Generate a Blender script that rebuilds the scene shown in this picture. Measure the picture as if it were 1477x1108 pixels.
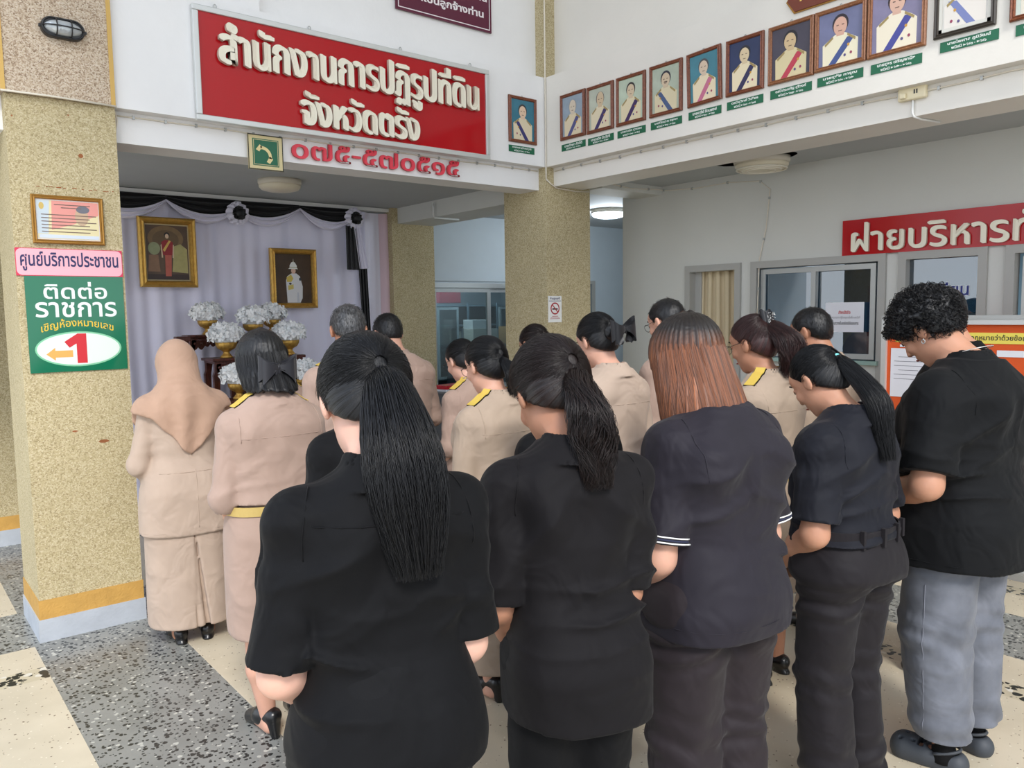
import bpy, bmesh, math, random
import numpy as np
from mathutils import Vector, Matrix
random.seed(7); np.random.seed(7)
for o in list(bpy.data.objects): bpy.data.objects.remove(o, do_unlink=True)
SC = bpy.context.scene
COL = SC.collection
pi = math.pi

# ------------------------------------------------------------------ camera
CAMH = 1.62
YAW, PIT, ROL = 0.68471325, 0.09061302, -0.01461551
Fv = Vector((math.sin(YAW)*math.cos(PIT), math.cos(YAW)*math.cos(PIT), -math.sin(PIT)))
rv = Vector((math.cos(YAW), -math.sin(YAW), 0)); uv = rv.cross(Fv)
r2 = rv*math.cos(ROL)+uv*math.sin(ROL); u2 = -rv*math.sin(ROL)+uv*math.cos(ROL)
cd = bpy.data.cameras.new('camera'); cam = bpy.data.objects.new('camera', cd); COL.objects.link(cam)
cd.sensor_width = 36.0; cd.lens = 36.0*1142.96/1477.0; cd.clip_start = 0.05; cd.clip_end = 200
cam.matrix_world = Matrix(((r2.x, u2.x, -Fv.x, 0), (r2.y, u2.y, -Fv.y, 0), (r2.z, u2.z, -Fv.z, CAMH), (0, 0, 0, 1)))
SC.camera = cam

# ------------------------------------------------------------------ light and exposure
SC.view_settings.view_transform = 'Standard'
SC.view_settings.look = 'None'
SC.view_settings.gamma = 1.0
SC.view_settings.use_curve_mapping = False
SC.view_settings.exposure = 0.70
W = bpy.data.worlds.new('world'); SC.world = W; W.use_nodes = True
wn = W.node_tree; wn.nodes.clear()
wo = wn.nodes.new('ShaderNodeOutputWorld'); wb = wn.nodes.new('ShaderNodeBackground')
tc = wn.nodes.new('ShaderNodeTexCoord'); sx = wn.nodes.new('ShaderNodeSeparateXYZ'); cr = wn.nodes.new('ShaderNodeValToRGB')
wn.links.new(tc.outputs['Generated'], sx.inputs[0]); wn.links.new(sx.outputs['Z'], cr.inputs[0])
cr.color_ramp.elements[0].position = 0.0; cr.color_ramp.elements[0].color = (0.80, 0.84, 0.88, 1)
cr.color_ramp.elements[1].position = 1.0; cr.color_ramp.elements[1].color = (0.62, 0.75, 1.0, 1)
wn.links.new(cr.outputs[0], wb.inputs[0]); wb.inputs[1].default_value = 1.35
wn.links.new(wb.outputs[0], wo.inputs[0])
sund = bpy.data.lights.new('sun', 'SUN'); sund.energy = 1.7; sund.angle = math.radians(14); sund.color = (1, 0.96, 0.9)
sun = bpy.data.objects.new('sun', sund); COL.objects.link(sun)
sun.rotation_euler = (math.radians(50), 0, math.radians(-25))   # shines from behind the camera, high

# ------------------------------------------------------------------ materials
def lin(c):
    return tuple(((v/255)/12.92 if v/255 <= 0.04045 else (((v/255)+0.055)/1.055)**2.4) for v in c)
MATS = {}
def _new(name):
    m = bpy.data.materials.new(name); m.use_nodes = True
    nt = m.node_tree; b = nt.nodes['Principled BSDF']
    return m, nt, b
def _coord(nt, kind='Object', scale=None):
    t = nt.nodes.new('ShaderNodeTexCoord'); o = t.outputs[kind]
    if scale is not None:
        mp = nt.nodes.new('ShaderNodeMapping'); mp.inputs['Scale'].default_value = scale
        nt.links.new(o, mp.inputs[0]); o = mp.outputs[0]
    return o
def _bump(nt, b, h, strength, dist=0.01):
    bp = nt.nodes.new('ShaderNodeBump'); bp.inputs['Strength'].default_value = strength; bp.inputs['Distance'].default_value = dist
    nt.links.new(h, bp.inputs['Height']); nt.links.new(bp.outputs[0], b.inputs['Normal'])
def mat(name, rgb, rough=0.5, metal=0.0, spec=0.5, var=0.0, vscale=6.0, bump=0.0, bscale=60.0, scale3=None, sheen=0.0, sub=0.0, emit=None, es=0.0, coat=0.0):
    if name in MATS: return MATS[name]
    m, nt, b = _new(name); c = lin(rgb)
    b.inputs['Base Color'].default_value = (*c, 1); b.inputs['Roughness'].default_value = rough
    b.inputs['Metallic'].default_value = metal; b.inputs['Specular IOR Level'].default_value = spec
    if sheen: b.inputs['Sheen Weight'].default_value = sheen; b.inputs['Sheen Roughness'].default_value = 0.4
    if coat: b.inputs['Coat Weight'].default_value = coat
    if sub:
        b.inputs['Subsurface Weight'].default_value = sub; b.inputs['Subsurface Radius'].default_value = (1, 0.35, 0.2); b.inputs['Subsurface Scale'].default_value = 0.006
    if emit: b.inputs['Emission Color'].default_value = (*lin(emit), 1); b.inputs['Emission Strength'].default_value = es
    co = _coord(nt, 'Object', scale3)
    if var:
        n = nt.nodes.new('ShaderNodeTexNoise'); n.inputs['Scale'].default_value = vscale; n.inputs['Detail'].default_value = 5
        nt.links.new(co, n.inputs['Vector'])
        mr = nt.nodes.new('ShaderNodeMapRange'); mr.inputs['To Min'].default_value = 1-var; mr.inputs['To Max'].default_value = 1+var
        mr.inputs['From Min'].default_value = 0.25; mr.inputs['From Max'].default_value = 0.75
        nt.links.new(n.outputs['Fac'], mr.inputs['Value'])
        mx = nt.nodes.new('ShaderNodeVectorMath'); mx.operation = 'SCALE'; mx.inputs[0].default_value = c
        nt.links.new(mr.outputs[0], mx.inputs['Scale']); nt.links.new(mx.outputs[0], b.inputs['Base Color'])
    if bump:
        n2 = nt.nodes.new('ShaderNodeTexNoise'); n2.inputs['Scale'].default_value = bscale; n2.inputs['Detail'].default_value = 4
        nt.links.new(co, n2.inputs['Vector']); _bump(nt, b, n2.outputs['Fac'], bump)
    MATS[name] = m; return m
def pebble_mat(name, cols, scale, bump=0.5, rough=0.85):
    m, nt, b = _new(name); co = _coord(nt)
    v = nt.nodes.new('ShaderNodeTexVoronoi'); v.inputs['Scale'].default_value = scale; nt.links.new(co, v.inputs['Vector'])
    s = nt.nodes.new('ShaderNodeSeparateColor'); nt.links.new(v.outputs['Color'], s.inputs[0])
    r = nt.nodes.new('ShaderNodeValToRGB'); r.color_ramp.interpolation = 'LINEAR'
    el = r.color_ramp.elements
    el[0].position = 0; el[0].color = (*lin(cols[0]), 1); el[1].position = 1; el[1].color = (*lin(cols[-1]), 1)
    for i, c in enumerate(cols[1:-1]):
        e = el.new((i+1)/(len(cols)-1)); e.color = (*lin(c), 1)
    nt.links.new(s.outputs[0], r.inputs[0])
    n = nt.nodes.new('ShaderNodeTexNoise'); n.inputs['Scale'].default_value = 3; n.inputs['Detail'].default_value = 4; nt.links.new(co, n.inputs['Vector'])
    mr = nt.nodes.new('ShaderNodeMapRange'); mr.inputs['To Min'].default_value = .86; mr.inputs['To Max'].default_value = 1.1; nt.links.new(n.outputs['Fac'], mr.inputs[0])
    mx = nt.nodes.new('ShaderNodeVectorMath'); mx.operation = 'SCALE'; nt.links.new(r.outputs[0], mx.inputs[0]); nt.links.new(mr.outputs[0], mx.inputs['Scale'])
    nt.links.new(mx.outputs[0], b.inputs['Base Color']); b.inputs['Roughness'].default_value = rough
    _bump(nt, b, v.outputs['Distance'], bump, 0.004)
    MATS[name] = m; return m
def terrazzo_mat(name, base, base2, dark, light, scale, pd, pl, size=0.42, rough=0.28):
    m, nt, b = _new(name); co = _coord(nt)
    w = nt.nodes.new('ShaderNodeTexNoise'); w.inputs['Scale'].default_value = scale*0.9; nt.links.new(co, w.inputs['Vector'])
    ad = nt.nodes.new('ShaderNodeVectorMath'); ad.operation = 'MULTIPLY_ADD'; ad.inputs[1].default_value = (0.9/scale,)*3
    nt.links.new(w.outputs['Color'], ad.inputs[0]); nt.links.new(co, ad.inputs[2])
    v = nt.nodes.new('ShaderNodeTexVoronoi'); v.inputs['Scale'].default_value = scale; nt.links.new(ad.outputs[0], v.inputs['Vector'])
    s = nt.nodes.new('ShaderNodeSeparateColor'); nt.links.new(v.outputs['Color'], s.inputs[0])
    def M(op, a, bb):
        k = nt.nodes.new('ShaderNodeMath'); k.operation = op
        for i, x in enumerate((a, bb)):
            if isinstance(x, (int, float)): k.inputs[i].default_value = x
            else: nt.links.new(x, k.inputs[i])
        return k.outputs[0]
    thr = M('MULTIPLY', s.outputs[1], size); thr = M('ADD', thr, size*0.45)
    inside = M('LESS_THAN', v.outputs['Distance'], thr)
    isd = M('MULTIPLY', inside, M('LESS_THAN', s.outputs[0], pd))
    isl = M('MULTIPLY', inside, M('GREATER_THAN', s.outputs[0], 1-pl))
    n = nt.nodes.new('ShaderNodeTexNoise'); n.inputs['Scale'].default_value = 3.0; n.inputs['Detail'].default_value = 6; nt.links.new(co, n.inputs['Vector'])
    mrn = nt.nodes.new('ShaderNodeMapRange'); mrn.inputs['From Min'].default_value = .35; mrn.inputs['From Max'].default_value = .65; nt.links.new(n.outputs['Fac'], mrn.inputs[0])
    def mix(f, a, bb):
        k = nt.nodes.new('ShaderNodeMix'); k.data_type = 'RGBA'; nt.links.new(f, k.inputs[0])
        for i, x in ((6, a), (7, bb)):
            if isinstance(x, tuple): k.inputs[i].default_value = (*lin(x), 1)
            else: nt.links.new(x, k.inputs[i])
        return k.outputs[2]
    c = mix(mrn.outputs[0], base, base2); c = mix(isd, c, dark); c = mix(isl, c, light)
    nt.links.new(c, b.inputs['Base Color']); b.inputs['Roughness'].default_value = rough
    MATS[name] = m; return m
def glass_mat(name, tint=(215, 228, 228), rough=0.0, refl=0.12):
    m = bpy.data.materials.new(name); m.use_nodes = True; nt = m.node_tree; nt.nodes.clear()
    o = nt.nodes.new('ShaderNodeOutputMaterial'); t = nt.nodes.new('ShaderNodeBsdfTransparent'); g = nt.nodes.new('ShaderNodeBsdfGlossy')
    t.inputs[0].default_value = (*lin(tint), 1); g.inputs['Roughness'].default_value = rough
    fr = nt.nodes.new('ShaderNodeFresnel'); fr.inputs[0].default_value = 1.5
    ad = nt.nodes.new('ShaderNodeMath'); ad.operation = 'ADD'; ad.inputs[1].default_value = refl; nt.links.new(fr.outputs[0], ad.inputs[0])
    mx = nt.nodes.new('ShaderNodeMixShader'); nt.links.new(ad.outputs[0], mx.inputs[0]); nt.links.new(t.outputs[0], mx.inputs[1]); nt.links.new(g.outputs[0], mx.inputs[2])
    nt.links.new(mx.outputs[0], o.inputs[0]); MATS[name] = m; return m
def wood_mat(name, a, bcol, rough=0.4, scale=(3, 3, 40)):
    m, nt, b = _new(name); co = _coord(nt, 'Object', scale)
    n = nt.nodes.new('ShaderNodeTexNoise'); n.inputs['Scale'].default_value = 4; n.inputs['Detail'].default_value = 6; n.inputs['Distortion'].default_value = 1.5
    nt.links.new(co, n.inputs['Vector']); r = nt.nodes.new('ShaderNodeValToRGB')
    r.color_ramp.elements[0].position = .35; r.color_ramp.elements[0].color = (*lin(a), 1)
    r.color_ramp.elements[1].position = .68; r.color_ramp.elements[1].color = (*lin(bcol), 1)
    nt.links.new(n.outputs['Fac'], r.inputs[0]); nt.links.new(r.outputs[0], b.inputs['Base Color']); b.inputs['Roughness'].default_value = rough
    MATS[name] = m; return m

plaster = mat('white_plaster', (236, 235, 234), 0.7, var=0.03, vscale=2.5, bump=0.12, bscale=25)
plaster_warm = mat('warm_white_plaster', (228, 224, 216), 0.75, var=0.04, vscale=2, bump=0.12, bscale=30)
wallgrey = mat('pale_grey_wall', (206, 206, 200), 0.7, var=0.03, vscale=2, bump=0.1, bscale=30)
bluewall = mat('pale_blue_wall', (196, 206, 212), 0.7, var=0.02)
ceilm = mat('ceiling_paint', (176, 180, 181), 0.8, var=0.02)
sand = pebble_mat('sand_wash', [(152, 136, 100), (178, 163, 124), (188, 173, 135), (196, 182, 146), (208, 197, 164)], 190, .3)
sandpink = pebble_mat('pink_pebble_wash', [(142, 118, 96), (178, 156, 132), (196, 176, 152), (206, 190, 168), (216, 202, 184)], 190, .35)
skirtblue = mat('blue_grey_paint', (178, 184, 192), 0.7, var=0.08, vscale=9, bump=0.2, bscale=60)
ochre = mat('ochre_paint', (196, 152, 78), 0.75, var=0.1, vscale=14, bump=0.35, bscale=90)
terr_grey = terrazzo_mat('grey_terrazzo', (146, 147, 142), (126, 127, 122), (44, 46, 46), (188, 187, 178), 58, 0.55, 0.14, 0.42)
terr_cream = terrazzo_mat('cream_terrazzo', (214, 202, 178), (202, 190, 166), (120, 100, 78), (228, 218, 198), 75, 0.16, 0.1, 0.24)
terr_strip = terrazzo_mat('black_chip_terrazzo', (206, 194, 166), (190, 178, 152), (28, 32, 30), (220, 214, 200), 32, 0.78, 0.08, 0.50)
white_paint = mat('white_gloss', (235, 235, 232), 0.35)
alu = mat('anodised_aluminium', (176, 178, 176), 0.35, metal=0.6)
grey_frame = mat('grey_window_frame', (168, 167, 162), 0.5)
black_plastic = mat('black_plastic', (28, 28, 30), 0.4)
glass = glass_mat('window_glass'); glass_dark = glass_mat('office_glass', (150, 175, 190), 0.0, 0.16)
cable_m = mat('white_cable', (222, 214, 198), 0.5)
gold = mat('gold_leaf', (206, 164, 84), 0.42, metal=0.7, var=0.15, vscale=40, bump=0.3, bscale=120)
gold_dull = mat('dull_gold', (168, 124, 58), 0.45, metal=0.6, bump=0.3, bscale=150)
rosewood = wood_mat('rosewood', (58, 24, 18), (92, 42, 30), 0.3, (12, 12, 3))
framewood = wood_mat('brown_frame_wood', (104, 54, 34), (140, 80, 52), 0.4, (20, 20, 20))
RED = mat('sign_red_acrylic', (176, 14, 24), 0.12, spec=0.35)
CREAM_L = mat('cream_lettering', (240, 234, 214), 0.5)
CREAM_S = mat('letter_side', (196, 176, 160), 0.6)

# ------------------------------------------------------------------ mesh helpers
def tag(o, label=None, cat=None, group=None, kind=None):
    if label: o['label'] = label
    if cat: o['category'] = cat
    if group: o['group'] = group
    if kind: o['kind'] = kind
    return o
def empty(name, loc=(0, 0, 0), rz=0, label=None, cat=None, group=None, parent=None):
    o = bpy.data.objects.new(name, None); COL.objects.link(o); o.location = loc; o.rotation_euler = (0, 0, rz)
    o.empty_display_size = 0.05
    if parent: o.parent = parent
    return tag(o, label, cat, group)
def link(name, me, m=None, parent=None, smooth=False, kind=None, label=None, cat=None, group=None):
    o = bpy.data.objects.new(name, me); COL.objects.link(o)
    if m is not None:
        me.materials.clear(); [me.materials.append(x) for x in (m if isinstance(m, (list, tuple)) else [m])]
    if parent: o.parent = parent
    if smooth: me.polygons.foreach_set('use_smooth', [True]*len(me.polygons))
    return tag(o, label, cat, group, kind)
class MB:
    """collects shapes into one mesh"""
    def __init__(s): s.v = []; s.f = []; s.mi = []; s.sm = []
    def add(s, vs, fs, mi=0, sm=False):
        n = len(s.v); s.v += [tuple(v) for v in vs]; s.f += [tuple(i+n for i in f) for f in fs]; s.mi += [mi]*len(fs); s.sm += [sm]*len(fs); return s
    def box(s, a, b, mi=0, bev=0.0):
        x0, y0, z0 = a; x1, y1, z1 = b
        x0, x1 = min(x0, x1), max(x0, x1); y0, y1 = min(y0, y1), max(y0, y1); z0, z1 = min(z0, z1), max(z0, z1)
        if bev <= 0:
            v = [(x0,y0,z0),(x1,y0,z0),(x1,y1,z0),(x0,y1,z0),(x0,y0,z1),(x1,y0,z1),(x1,y1,z1),(x0,y1,z1)]
            return s.add(v, [(0,3,2,1),(4,5,6,7),(0,1,5,4),(1,2,6,5),(2,3,7,6),(3,0,4,7)], mi)
        bm = bmesh.new(); bmesh.ops.create_cube(bm, size=1)
        for v in bm.verts: v.co = Vector(((x0+x1)/2+v.co.x*(x1-x0), (y0+y1)/2+v.co.y*(y1-y0), (z0+z1)/2+v.co.z*(z1-z0)))
        bmesh.ops.bevel(bm, geom=bm.edges[:], offset=min(bev, .45*min(x1-x0, y1-y0, z1-z0)), segments=2, affect='EDGES', profile=.5)
        s.add([v.co.copy() for v in bm.verts], [[v.index for v in f.verts] for f in bm.faces], mi); bm.free(); return s
    def ringx(s, x0, x1, a, b, z0, z1, w, wb=None):
        wb = w if wb is None else wb
        s.box((x0, a, z0), (x1, a+w, z1)); s.box((x0, b-w, z0), (x1, b, z1)); s.box((x0, a+w, z1-w), (x1, b-w, z1)); s.box((x0, a+w, z0), (x1, b-w, z0+wb)); return s
    def ringy(s, y0, y1, a, b, z0, z1, w, wb=None):
        wb = w if wb is None else wb
        s.box((a, y0, z0), (a+w, y1, z1)); s.box((b-w, y0, z0), (b, y1, z1)); s.box((a+w, y0, z1-w), (b-w, y1, z1)); s.box((a+w, y0, z0), (b-w, y1, z0+wb)); return s
    def prism(s, pts, axis, t0, t1, mi=0):
        """polygon pts (2D) extruded along axis from t0 to t1"""
        def P(p, t): return {'x': (t, p[0], p[1]), 'y': (p[0], t, p[1]), 'z': (p[0], p[1], t)}[axis]
        n = len(pts); v = [P(p, t0) for p in pts]+[P(p, t1) for p in pts]
        f = [tuple(range(n)), tuple(range(2*n-1, n-1, -1))]+[(i, i+n, (i+1) % n+n, (i+1) % n) for i in range(n)]
        return s.add(v, f, mi)
    def lathe(s, prof, c=(0, 0, 0), seg=20, mi=0, sx=1, sy=1, axis='z', sm=True, flute=0, nfl=12):
        vs = []; fs = []
        for r, z in prof:
            for i in range(seg):
                a = 2*pi*i/seg; rr = r*(1+flute*math.cos(nfl*a)); x, y = rr*math.cos(a)*sx, rr*math.sin(a)*sy
                p = {'z': (x, y, z), 'y': (x, z, y), 'x': (z, x, y)}[axis]
                vs.append((p[0]+c[0], p[1]+c[1], p[2]+c[2]))
        for j in range(len(prof)-1):
            for i in range(seg): k = (i+1) % seg; fs.append((j*seg+i, j*seg+k, (j+1)*seg+k, (j+1)*seg+i))
        if prof[0][0] > 1e-6: fs.append(tuple(range(seg-1, -1, -1)))
        if prof[-1][0] > 1e-6: fs.append(tuple((len(prof)-1)*seg+i for i in range(seg)))
        return s.add(vs, fs, mi, sm)
    def tube(s, pts, r, seg=6, mi=0, sm=True, closed=False):
        P = [Vector(p) for p in pts]; n = len(P)
        R = r if isinstance(r, (list, tuple)) else [r]*n
        vs = []; up = None
        for i in range(n):
            if closed: t = (P[(i+1) % n]-P[i-1]).normalized()
            else: t = (P[min(i+1, n-1)]-P[max(i-1, 0)])
            t = t.normalized() if t.length > 1e-9 else Vector((0, 0, 1))
            if up is None: up = t.orthogonal().normalized()
            else:
                up = up-t*up.dot(t); up = up.normalized() if up.length > 1e-6 else t.orthogonal().normalized()
            w = t.cross(up)
            for k in range(seg): a = 2*pi*k/seg; vs.append(P[i]+(up*math.cos(a)+w*math.sin(a))*R[i])
        fs = []
        for i in range(n if closed else n-1):
            j = (i+1) % n
            for k in range(seg): l = (k+1) % seg; fs.append((i*seg+k, i*seg+l, j*seg+l, j*seg+k))
        if not closed: fs += [tuple(range(seg-1, -1, -1)), tuple((n-1)*seg+k for k in range(seg))]
        return s.add(vs, fs, mi, sm)
    def sphere(s, c, r, seg=12, rings=8, mi=0):
        rr = r if isinstance(r, (tuple, list)) else (r, r, r)
        vs = []; fs = []
        for j in range(rings+1):
            t = pi*j/rings
            for i in range(seg): a = 2*pi*i/seg; vs.append((c[0]+rr[0]*math.sin(t)*math.cos(a), c[1]+rr[1]*math.sin(t)*math.sin(a), c[2]+rr[2]*math.cos(t)))
        for j in range(rings):
            for i in range(seg): k = (i+1) % seg; fs.append((j*seg+i, (j+1)*seg+i, (j+1)*seg+k, j*seg+k))
        return s.add(vs, fs, mi, True)
    def grid(s, fn, nu, nv, mi=0, sm=True, thick=0):
        vs = [fn(u/nu, v/nv) for v in range(nv+1) for u in range(nu+1)]
        fs = [(v*(nu+1)+u, v*(nu+1)+u+1, (v+1)*(nu+1)+u+1, (v+1)*(nu+1)+u) for v in range(nv) for u in range(nu)]
        return s.add(vs, fs, mi, sm)
    def xform(s, M, start=0):
        for i in range(start, len(s.v)): s.v[i] = tuple(M @ Vector(s.v[i]))
        return s
    def build(s, name, m=None, parent=None, kind=None, label=None, cat=None, group=None, loc=None, rz=0):
        me = bpy.data.meshes.new(name); me.from_pydata(s.v, [], s.f); me.validate(clean_customdata=False) if False else None
        o = link(name, me, m, parent, False, kind, label, cat, group)
        me.polygons.foreach_set('use_smooth', s.sm); me.polygons.foreach_set('material_index', s.mi); me.update()
        if loc is not None: o.location = loc
        if rz: o.rotation_euler = (0, 0, rz)
        return o
def recalc(o):
    bm = bmesh.new(); bm.from_mesh(o.data); bmesh.ops.recalc_face_normals(bm, faces=bm.faces[:]); bm.to_mesh(o.data); bm.free(); return o
def box(name, a, b, m, parent=None, bev=0, **k):
    return MB().box(a, b, bev=bev).build(name, m, parent, **k)

THAI = bpy.data.fonts.load(bpy.utils.system_resource('DATAFILES', path='fonts')+'/NotoSansThai-VariableFont_wdth,wght.woff2')
def text(name, body, size, m, M, parent=None, ext=0.0, bold=0.0, shear=0.0, width=None, height=None, nib=None, align='CENTER', side=None, res=3, arc=None, kind=None):
    """flat lettering as mesh; M maps text x (right), y (up), z (out) into place; width/height fit the outline"""
    cu = bpy.data.curves.new(name, 'FONT'); cu.body = body.replace('\u0e33', '\u0e4d\u0e32'); cu.size = size; cu.extrude = 0; cu.offset = bold; cu.shear = shear
    cu.align_x = align; cu.align_y = 'CENTER'; cu.resolution_u = res; cu.font = THAI
    cu.extrude = ext
    o = bpy.data.objects.new('tmp', cu); COL.objects.link(o)
    bpy.context.view_layer.update()
    me = bpy.data.meshes.new_from_object(o.evaluated_get(bpy.context.evaluated_depsgraph_get()))
    bpy.data.objects.remove(o, do_unlink=True); bpy.data.curves.remove(cu)
    n = len(me.vertices); co = np.zeros(n*3); me.vertices.foreach_get('co', co); co = co.reshape(-1, 3)
    if n == 0: return None
    mn, mx = co.min(0), co.max(0); c = (mn+mx)/2; co[:, :2] -= c[:2]
    if width: co[:, 0] *= width/(mx[0]-mn[0])
    if height: co[:, 1] *= height/(mx[1]-mn[1])
    if arc: co[:, 1] += arc*(1-(co[:, 0]/(width/2))**2)
    zs0 = co[:, 2].copy()
    polys = [tuple(p.vertices) for p in me.polygons]
    par = list(range(n))
    def fd(a):
        while par[a] != a: par[a] = par[par[a]]; a = par[a]
        return a
    for p in polys:
        r0 = fd(p[0])
        for q in p[1:]:
            r1 = fd(q)
            if r1 != r0: par[r1] = r0
    ids = {}
    for a in range(n): co[a, 2] += .0005*(ids.setdefault(fd(a), len(ids)) % 4)*(1 if ext > .002 else .3)
    mb = MB()
    for i, (dx, dy) in enumerate(nib or [(0, 0)]):
        c2 = co.copy(); c2[:, 0] += dx; c2[:, 1] += dy; c2[:, 2] += ext + 0.0009*i
        st = len(mb.v); mb.add(c2, [])
        for p in polys:
            zz = [zs0[q] for q in p]
            mb.f.append(tuple(q+st for q in p)); mb.mi.append(1 if (side and max(zz)-min(zz) > 1e-5) else 0); mb.sm.append(False)
    bpy.data.meshes.remove(me)
    mb.xform(M)
    return mb.build(name, [m, side] if side else m, parent, kind=kind)
def MX(x, z_up=(0, 0, 1), kind='y', pos=(0, 0, 0)):
    """frame on a wall: kind 'y' faces -Y (right = +X); kind 'x' faces -X (right = -Y)"""
    if kind == 'y': m = Matrix(((1, 0, 0, pos[0]), (0, 0, -1, pos[1]), (0, 1, 0, pos[2]), (0, 0, 0, 1)))
    else: m = Matrix(((0, 0, -1, pos[0]), (-1, 0, 0, pos[1]), (0, 1, 0, pos[2]), (0, 0, 0, 1)))
    return m
# ================================================================== THE SETTING
Y0 = 4.49; CX = 4.02; XW = 5.17; YB = 6.82; CE = 2.627; TOP = 6.2
S = dict(kind='structure')
# floor: grey terrazzo slab with cream panels and chip strips set in it
fl = box('floor', (-9, -10, -0.12), (9.5, 9.6, 0), terr_grey, **S)
def panel(x0, y0, x1, y1, inset=None):
    if inset is None: box('floor_panel', (x0, y0, 0), (x1, y1, 0.0012), terr_cream, fl); return
    a, b = inset
    xi0, xi1, yi0, yi1 = x0+a, x1-a, y0+a, y1-a
    w = b-a
    for q in ((x0, y0, xi0, y1), (xi1, y0, x1, y1), (xi0, y0, xi1, yi0), (xi0, yi1, xi1, y1), (xi0+w, yi0+w, xi1-w, yi1-w)):
        box('floor_panel', (q[0], q[1], 0), (q[2], q[3], 0.0012), terr_cream, fl)
    for q in ((xi0, yi0, xi0+w, yi1), (xi1-w, yi0, xi1, yi1), (xi0+w, yi0, xi1-w, yi0+w), (xi0+w, yi1-w, xi1-w, yi1)):
        box('floor_strip', (q[0], q[1], 0), (q[2], q[3], 0.0012), terr_strip, fl)
for q_ in ((-2.9, 4.16, .555, 4.45), (-2.9, -.9, .125, 4.02), (.265, -.9, .555, 4.02)): box('floor_panel', (q_[0], q_[1], 0), (q_[2], q_[3], .0012), terr_cream, fl)
for q_ in ((-2.9, 4.02, .555, 4.16), (.125, -.9, .265, 4.02)): box('floor_strip', (q_[0], q_[1], 0), (q_[2], q_[3], .0012), terr_strip, fl)
panel(1.15, -0.9, 4.0, 4.45, (0.29, 0.43))
panel(-2.9, 5.03, 0.555, 6.6, (0.34, 0.47)); panel(1.15, 5.03, 4.0, 6.6, (0.34, 0.47))
box('floor_panel', (4.57, -.9, 0), (4.90, 4.45, .0012), terr_cream, fl); box('floor_strip', (4.90, -.9, 0), (5.03, 4.45, .0012), terr_strip, fl); box('floor_panel', (5.03, -.9, 0), (5.17, 4.45, .0012), terr_cream, fl)
panel(4.57, 5.03, 9.0, 6.6, (0.34, 0.47))
panel(1.15, -6.8, 4.0, -1.5, (0.29, 0.43)); panel(-2.9, -6.8, 0.555, -1.5, (0.29, 0.43))

def column(x0, y0, x1, y1, h, base=True, nm='column'):
    c = box(nm, (x0, y0, 0), (x1, y1, h), sand, **S)
    if base:
        e = 0.006
        box('painted_plinth', (x0-e-.004, y0-e-.004, 0), (x1+e+.004, y1+e, 0.115), skirtblue, c)
        box('ochre_band', (x0-e+.002, y0-e+.002, 0.115), (x1+e-.002, y1+e-.004, 0.213), ochre, c)
    return c
c1 = column(0.592, Y0, 1.075, Y0+0.49, 2.69)
cc = column(CX, Y0, CX+0.46, Y0+0.5, TOP)
column(0.33, 6.62, 0.812, 7.1, CE); column(3.985, 6.66, 4.462, 7.1, CE)
# upper cladding of the near column, with its ochre edge strips
up = box('column_cladding', (0.578, Y0-0.02, 2.692), (1.075, Y0+.49, TOP), sandpink, **S)
for x in (0.578, 1.055): box('edge_strip', (x, Y0-0.026, 2.692), (x+.02, Y0-.019, TOP), mat('edge_paint', (206, 168, 92), .6), up)
MB().tube([(0.578, Y0-.028, 2.692), (0.8, Y0-.029, 2.694), (1.078, Y0-.028, 2.688)], .005).build('edge_cable', cable_m, up)
# left side: beam, proud panel, ledge and the wall above
wl = MB()
wl.box((-1.2, Y0+.08, 2.53), (0.592, Y0+.31, CE+.3)); wl.box((1.075, Y0+.08, 2.53), (CX, Y0+.31, CE+.3))
wl.box((-1.2, Y0, 2.69), (0.578, Y0+.4, 3.335)); wl.box((1.075, Y0, 2.69), (CX, Y0+.4, 3.335))
wl.box((-1.2, Y0+.1, 3.335), (0.578, Y0+.3, TOP)); wl.box((1.075, Y0+.1, 3.335), (CX, Y0+.3, TOP))
wlo = wl.build('wall_left', plaster, **S)
box('wall_pilaster', (1.3, Y0+.04, 3.335), (1.88, Y0+.12, TOP), plaster, wlo)
wr = MB()
wr.box((CX+.08, -5, 2.555), (CX+.38, Y0, CE+.3)); wr.box((CX, -5, 2.69), (CX+.4, Y0, 3.335))
wr.box((CX+.1, -5, 3.335), (CX+.3, Y0, TOP))
wr.build('wall_right', plaster_warm, **S)
bx = MB(); bx.box((CX+.03, Y0+.5, 2.48), (CX+.43, 6.66, CE)); bx.build('trim_1', wallgrey, **S)
bx = MB(); bx.box((CX+.46, Y0-.14, 2.56), (XW, Y0+.14, CE)); bx.build('trim_2', wallgrey, **S)
# lower ceilings and the high roof over the atrium
cl = MB(); cl.box((-1.2, Y0+.31, CE), (9.5, 9.5, CE+.1)); cl.box((CX+.38, -5, CE), (9.5, Y0+.31, CE+.1)); cl.build('ceiling', ceilm, **S)
box('ceiling_atrium', (-1.2, -1.2, TOP), (CX+.3, Y0+.3, TOP+.1), ceilm, **S)
# back wall (two stretches) with the office window opening between x 4.52 and 5.7
bw = MB()
bw.box((-1.2, YB, 0), (4.52, YB+.12, CE)); bw.box((4.52, YB, 1.9), (5.72, YB+.12, CE)); bw.box((4.52, YB, 0), (5.72, YB+.12, .62))
bw.box((5.72, YB, 0), (9.5, YB+.12, CE)); bw.build('wall_back', bluewall, **S)
box('trim_3', (-1.2, YB-.05, CE-.04), (CX, YB, CE), white_paint, **S)
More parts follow.
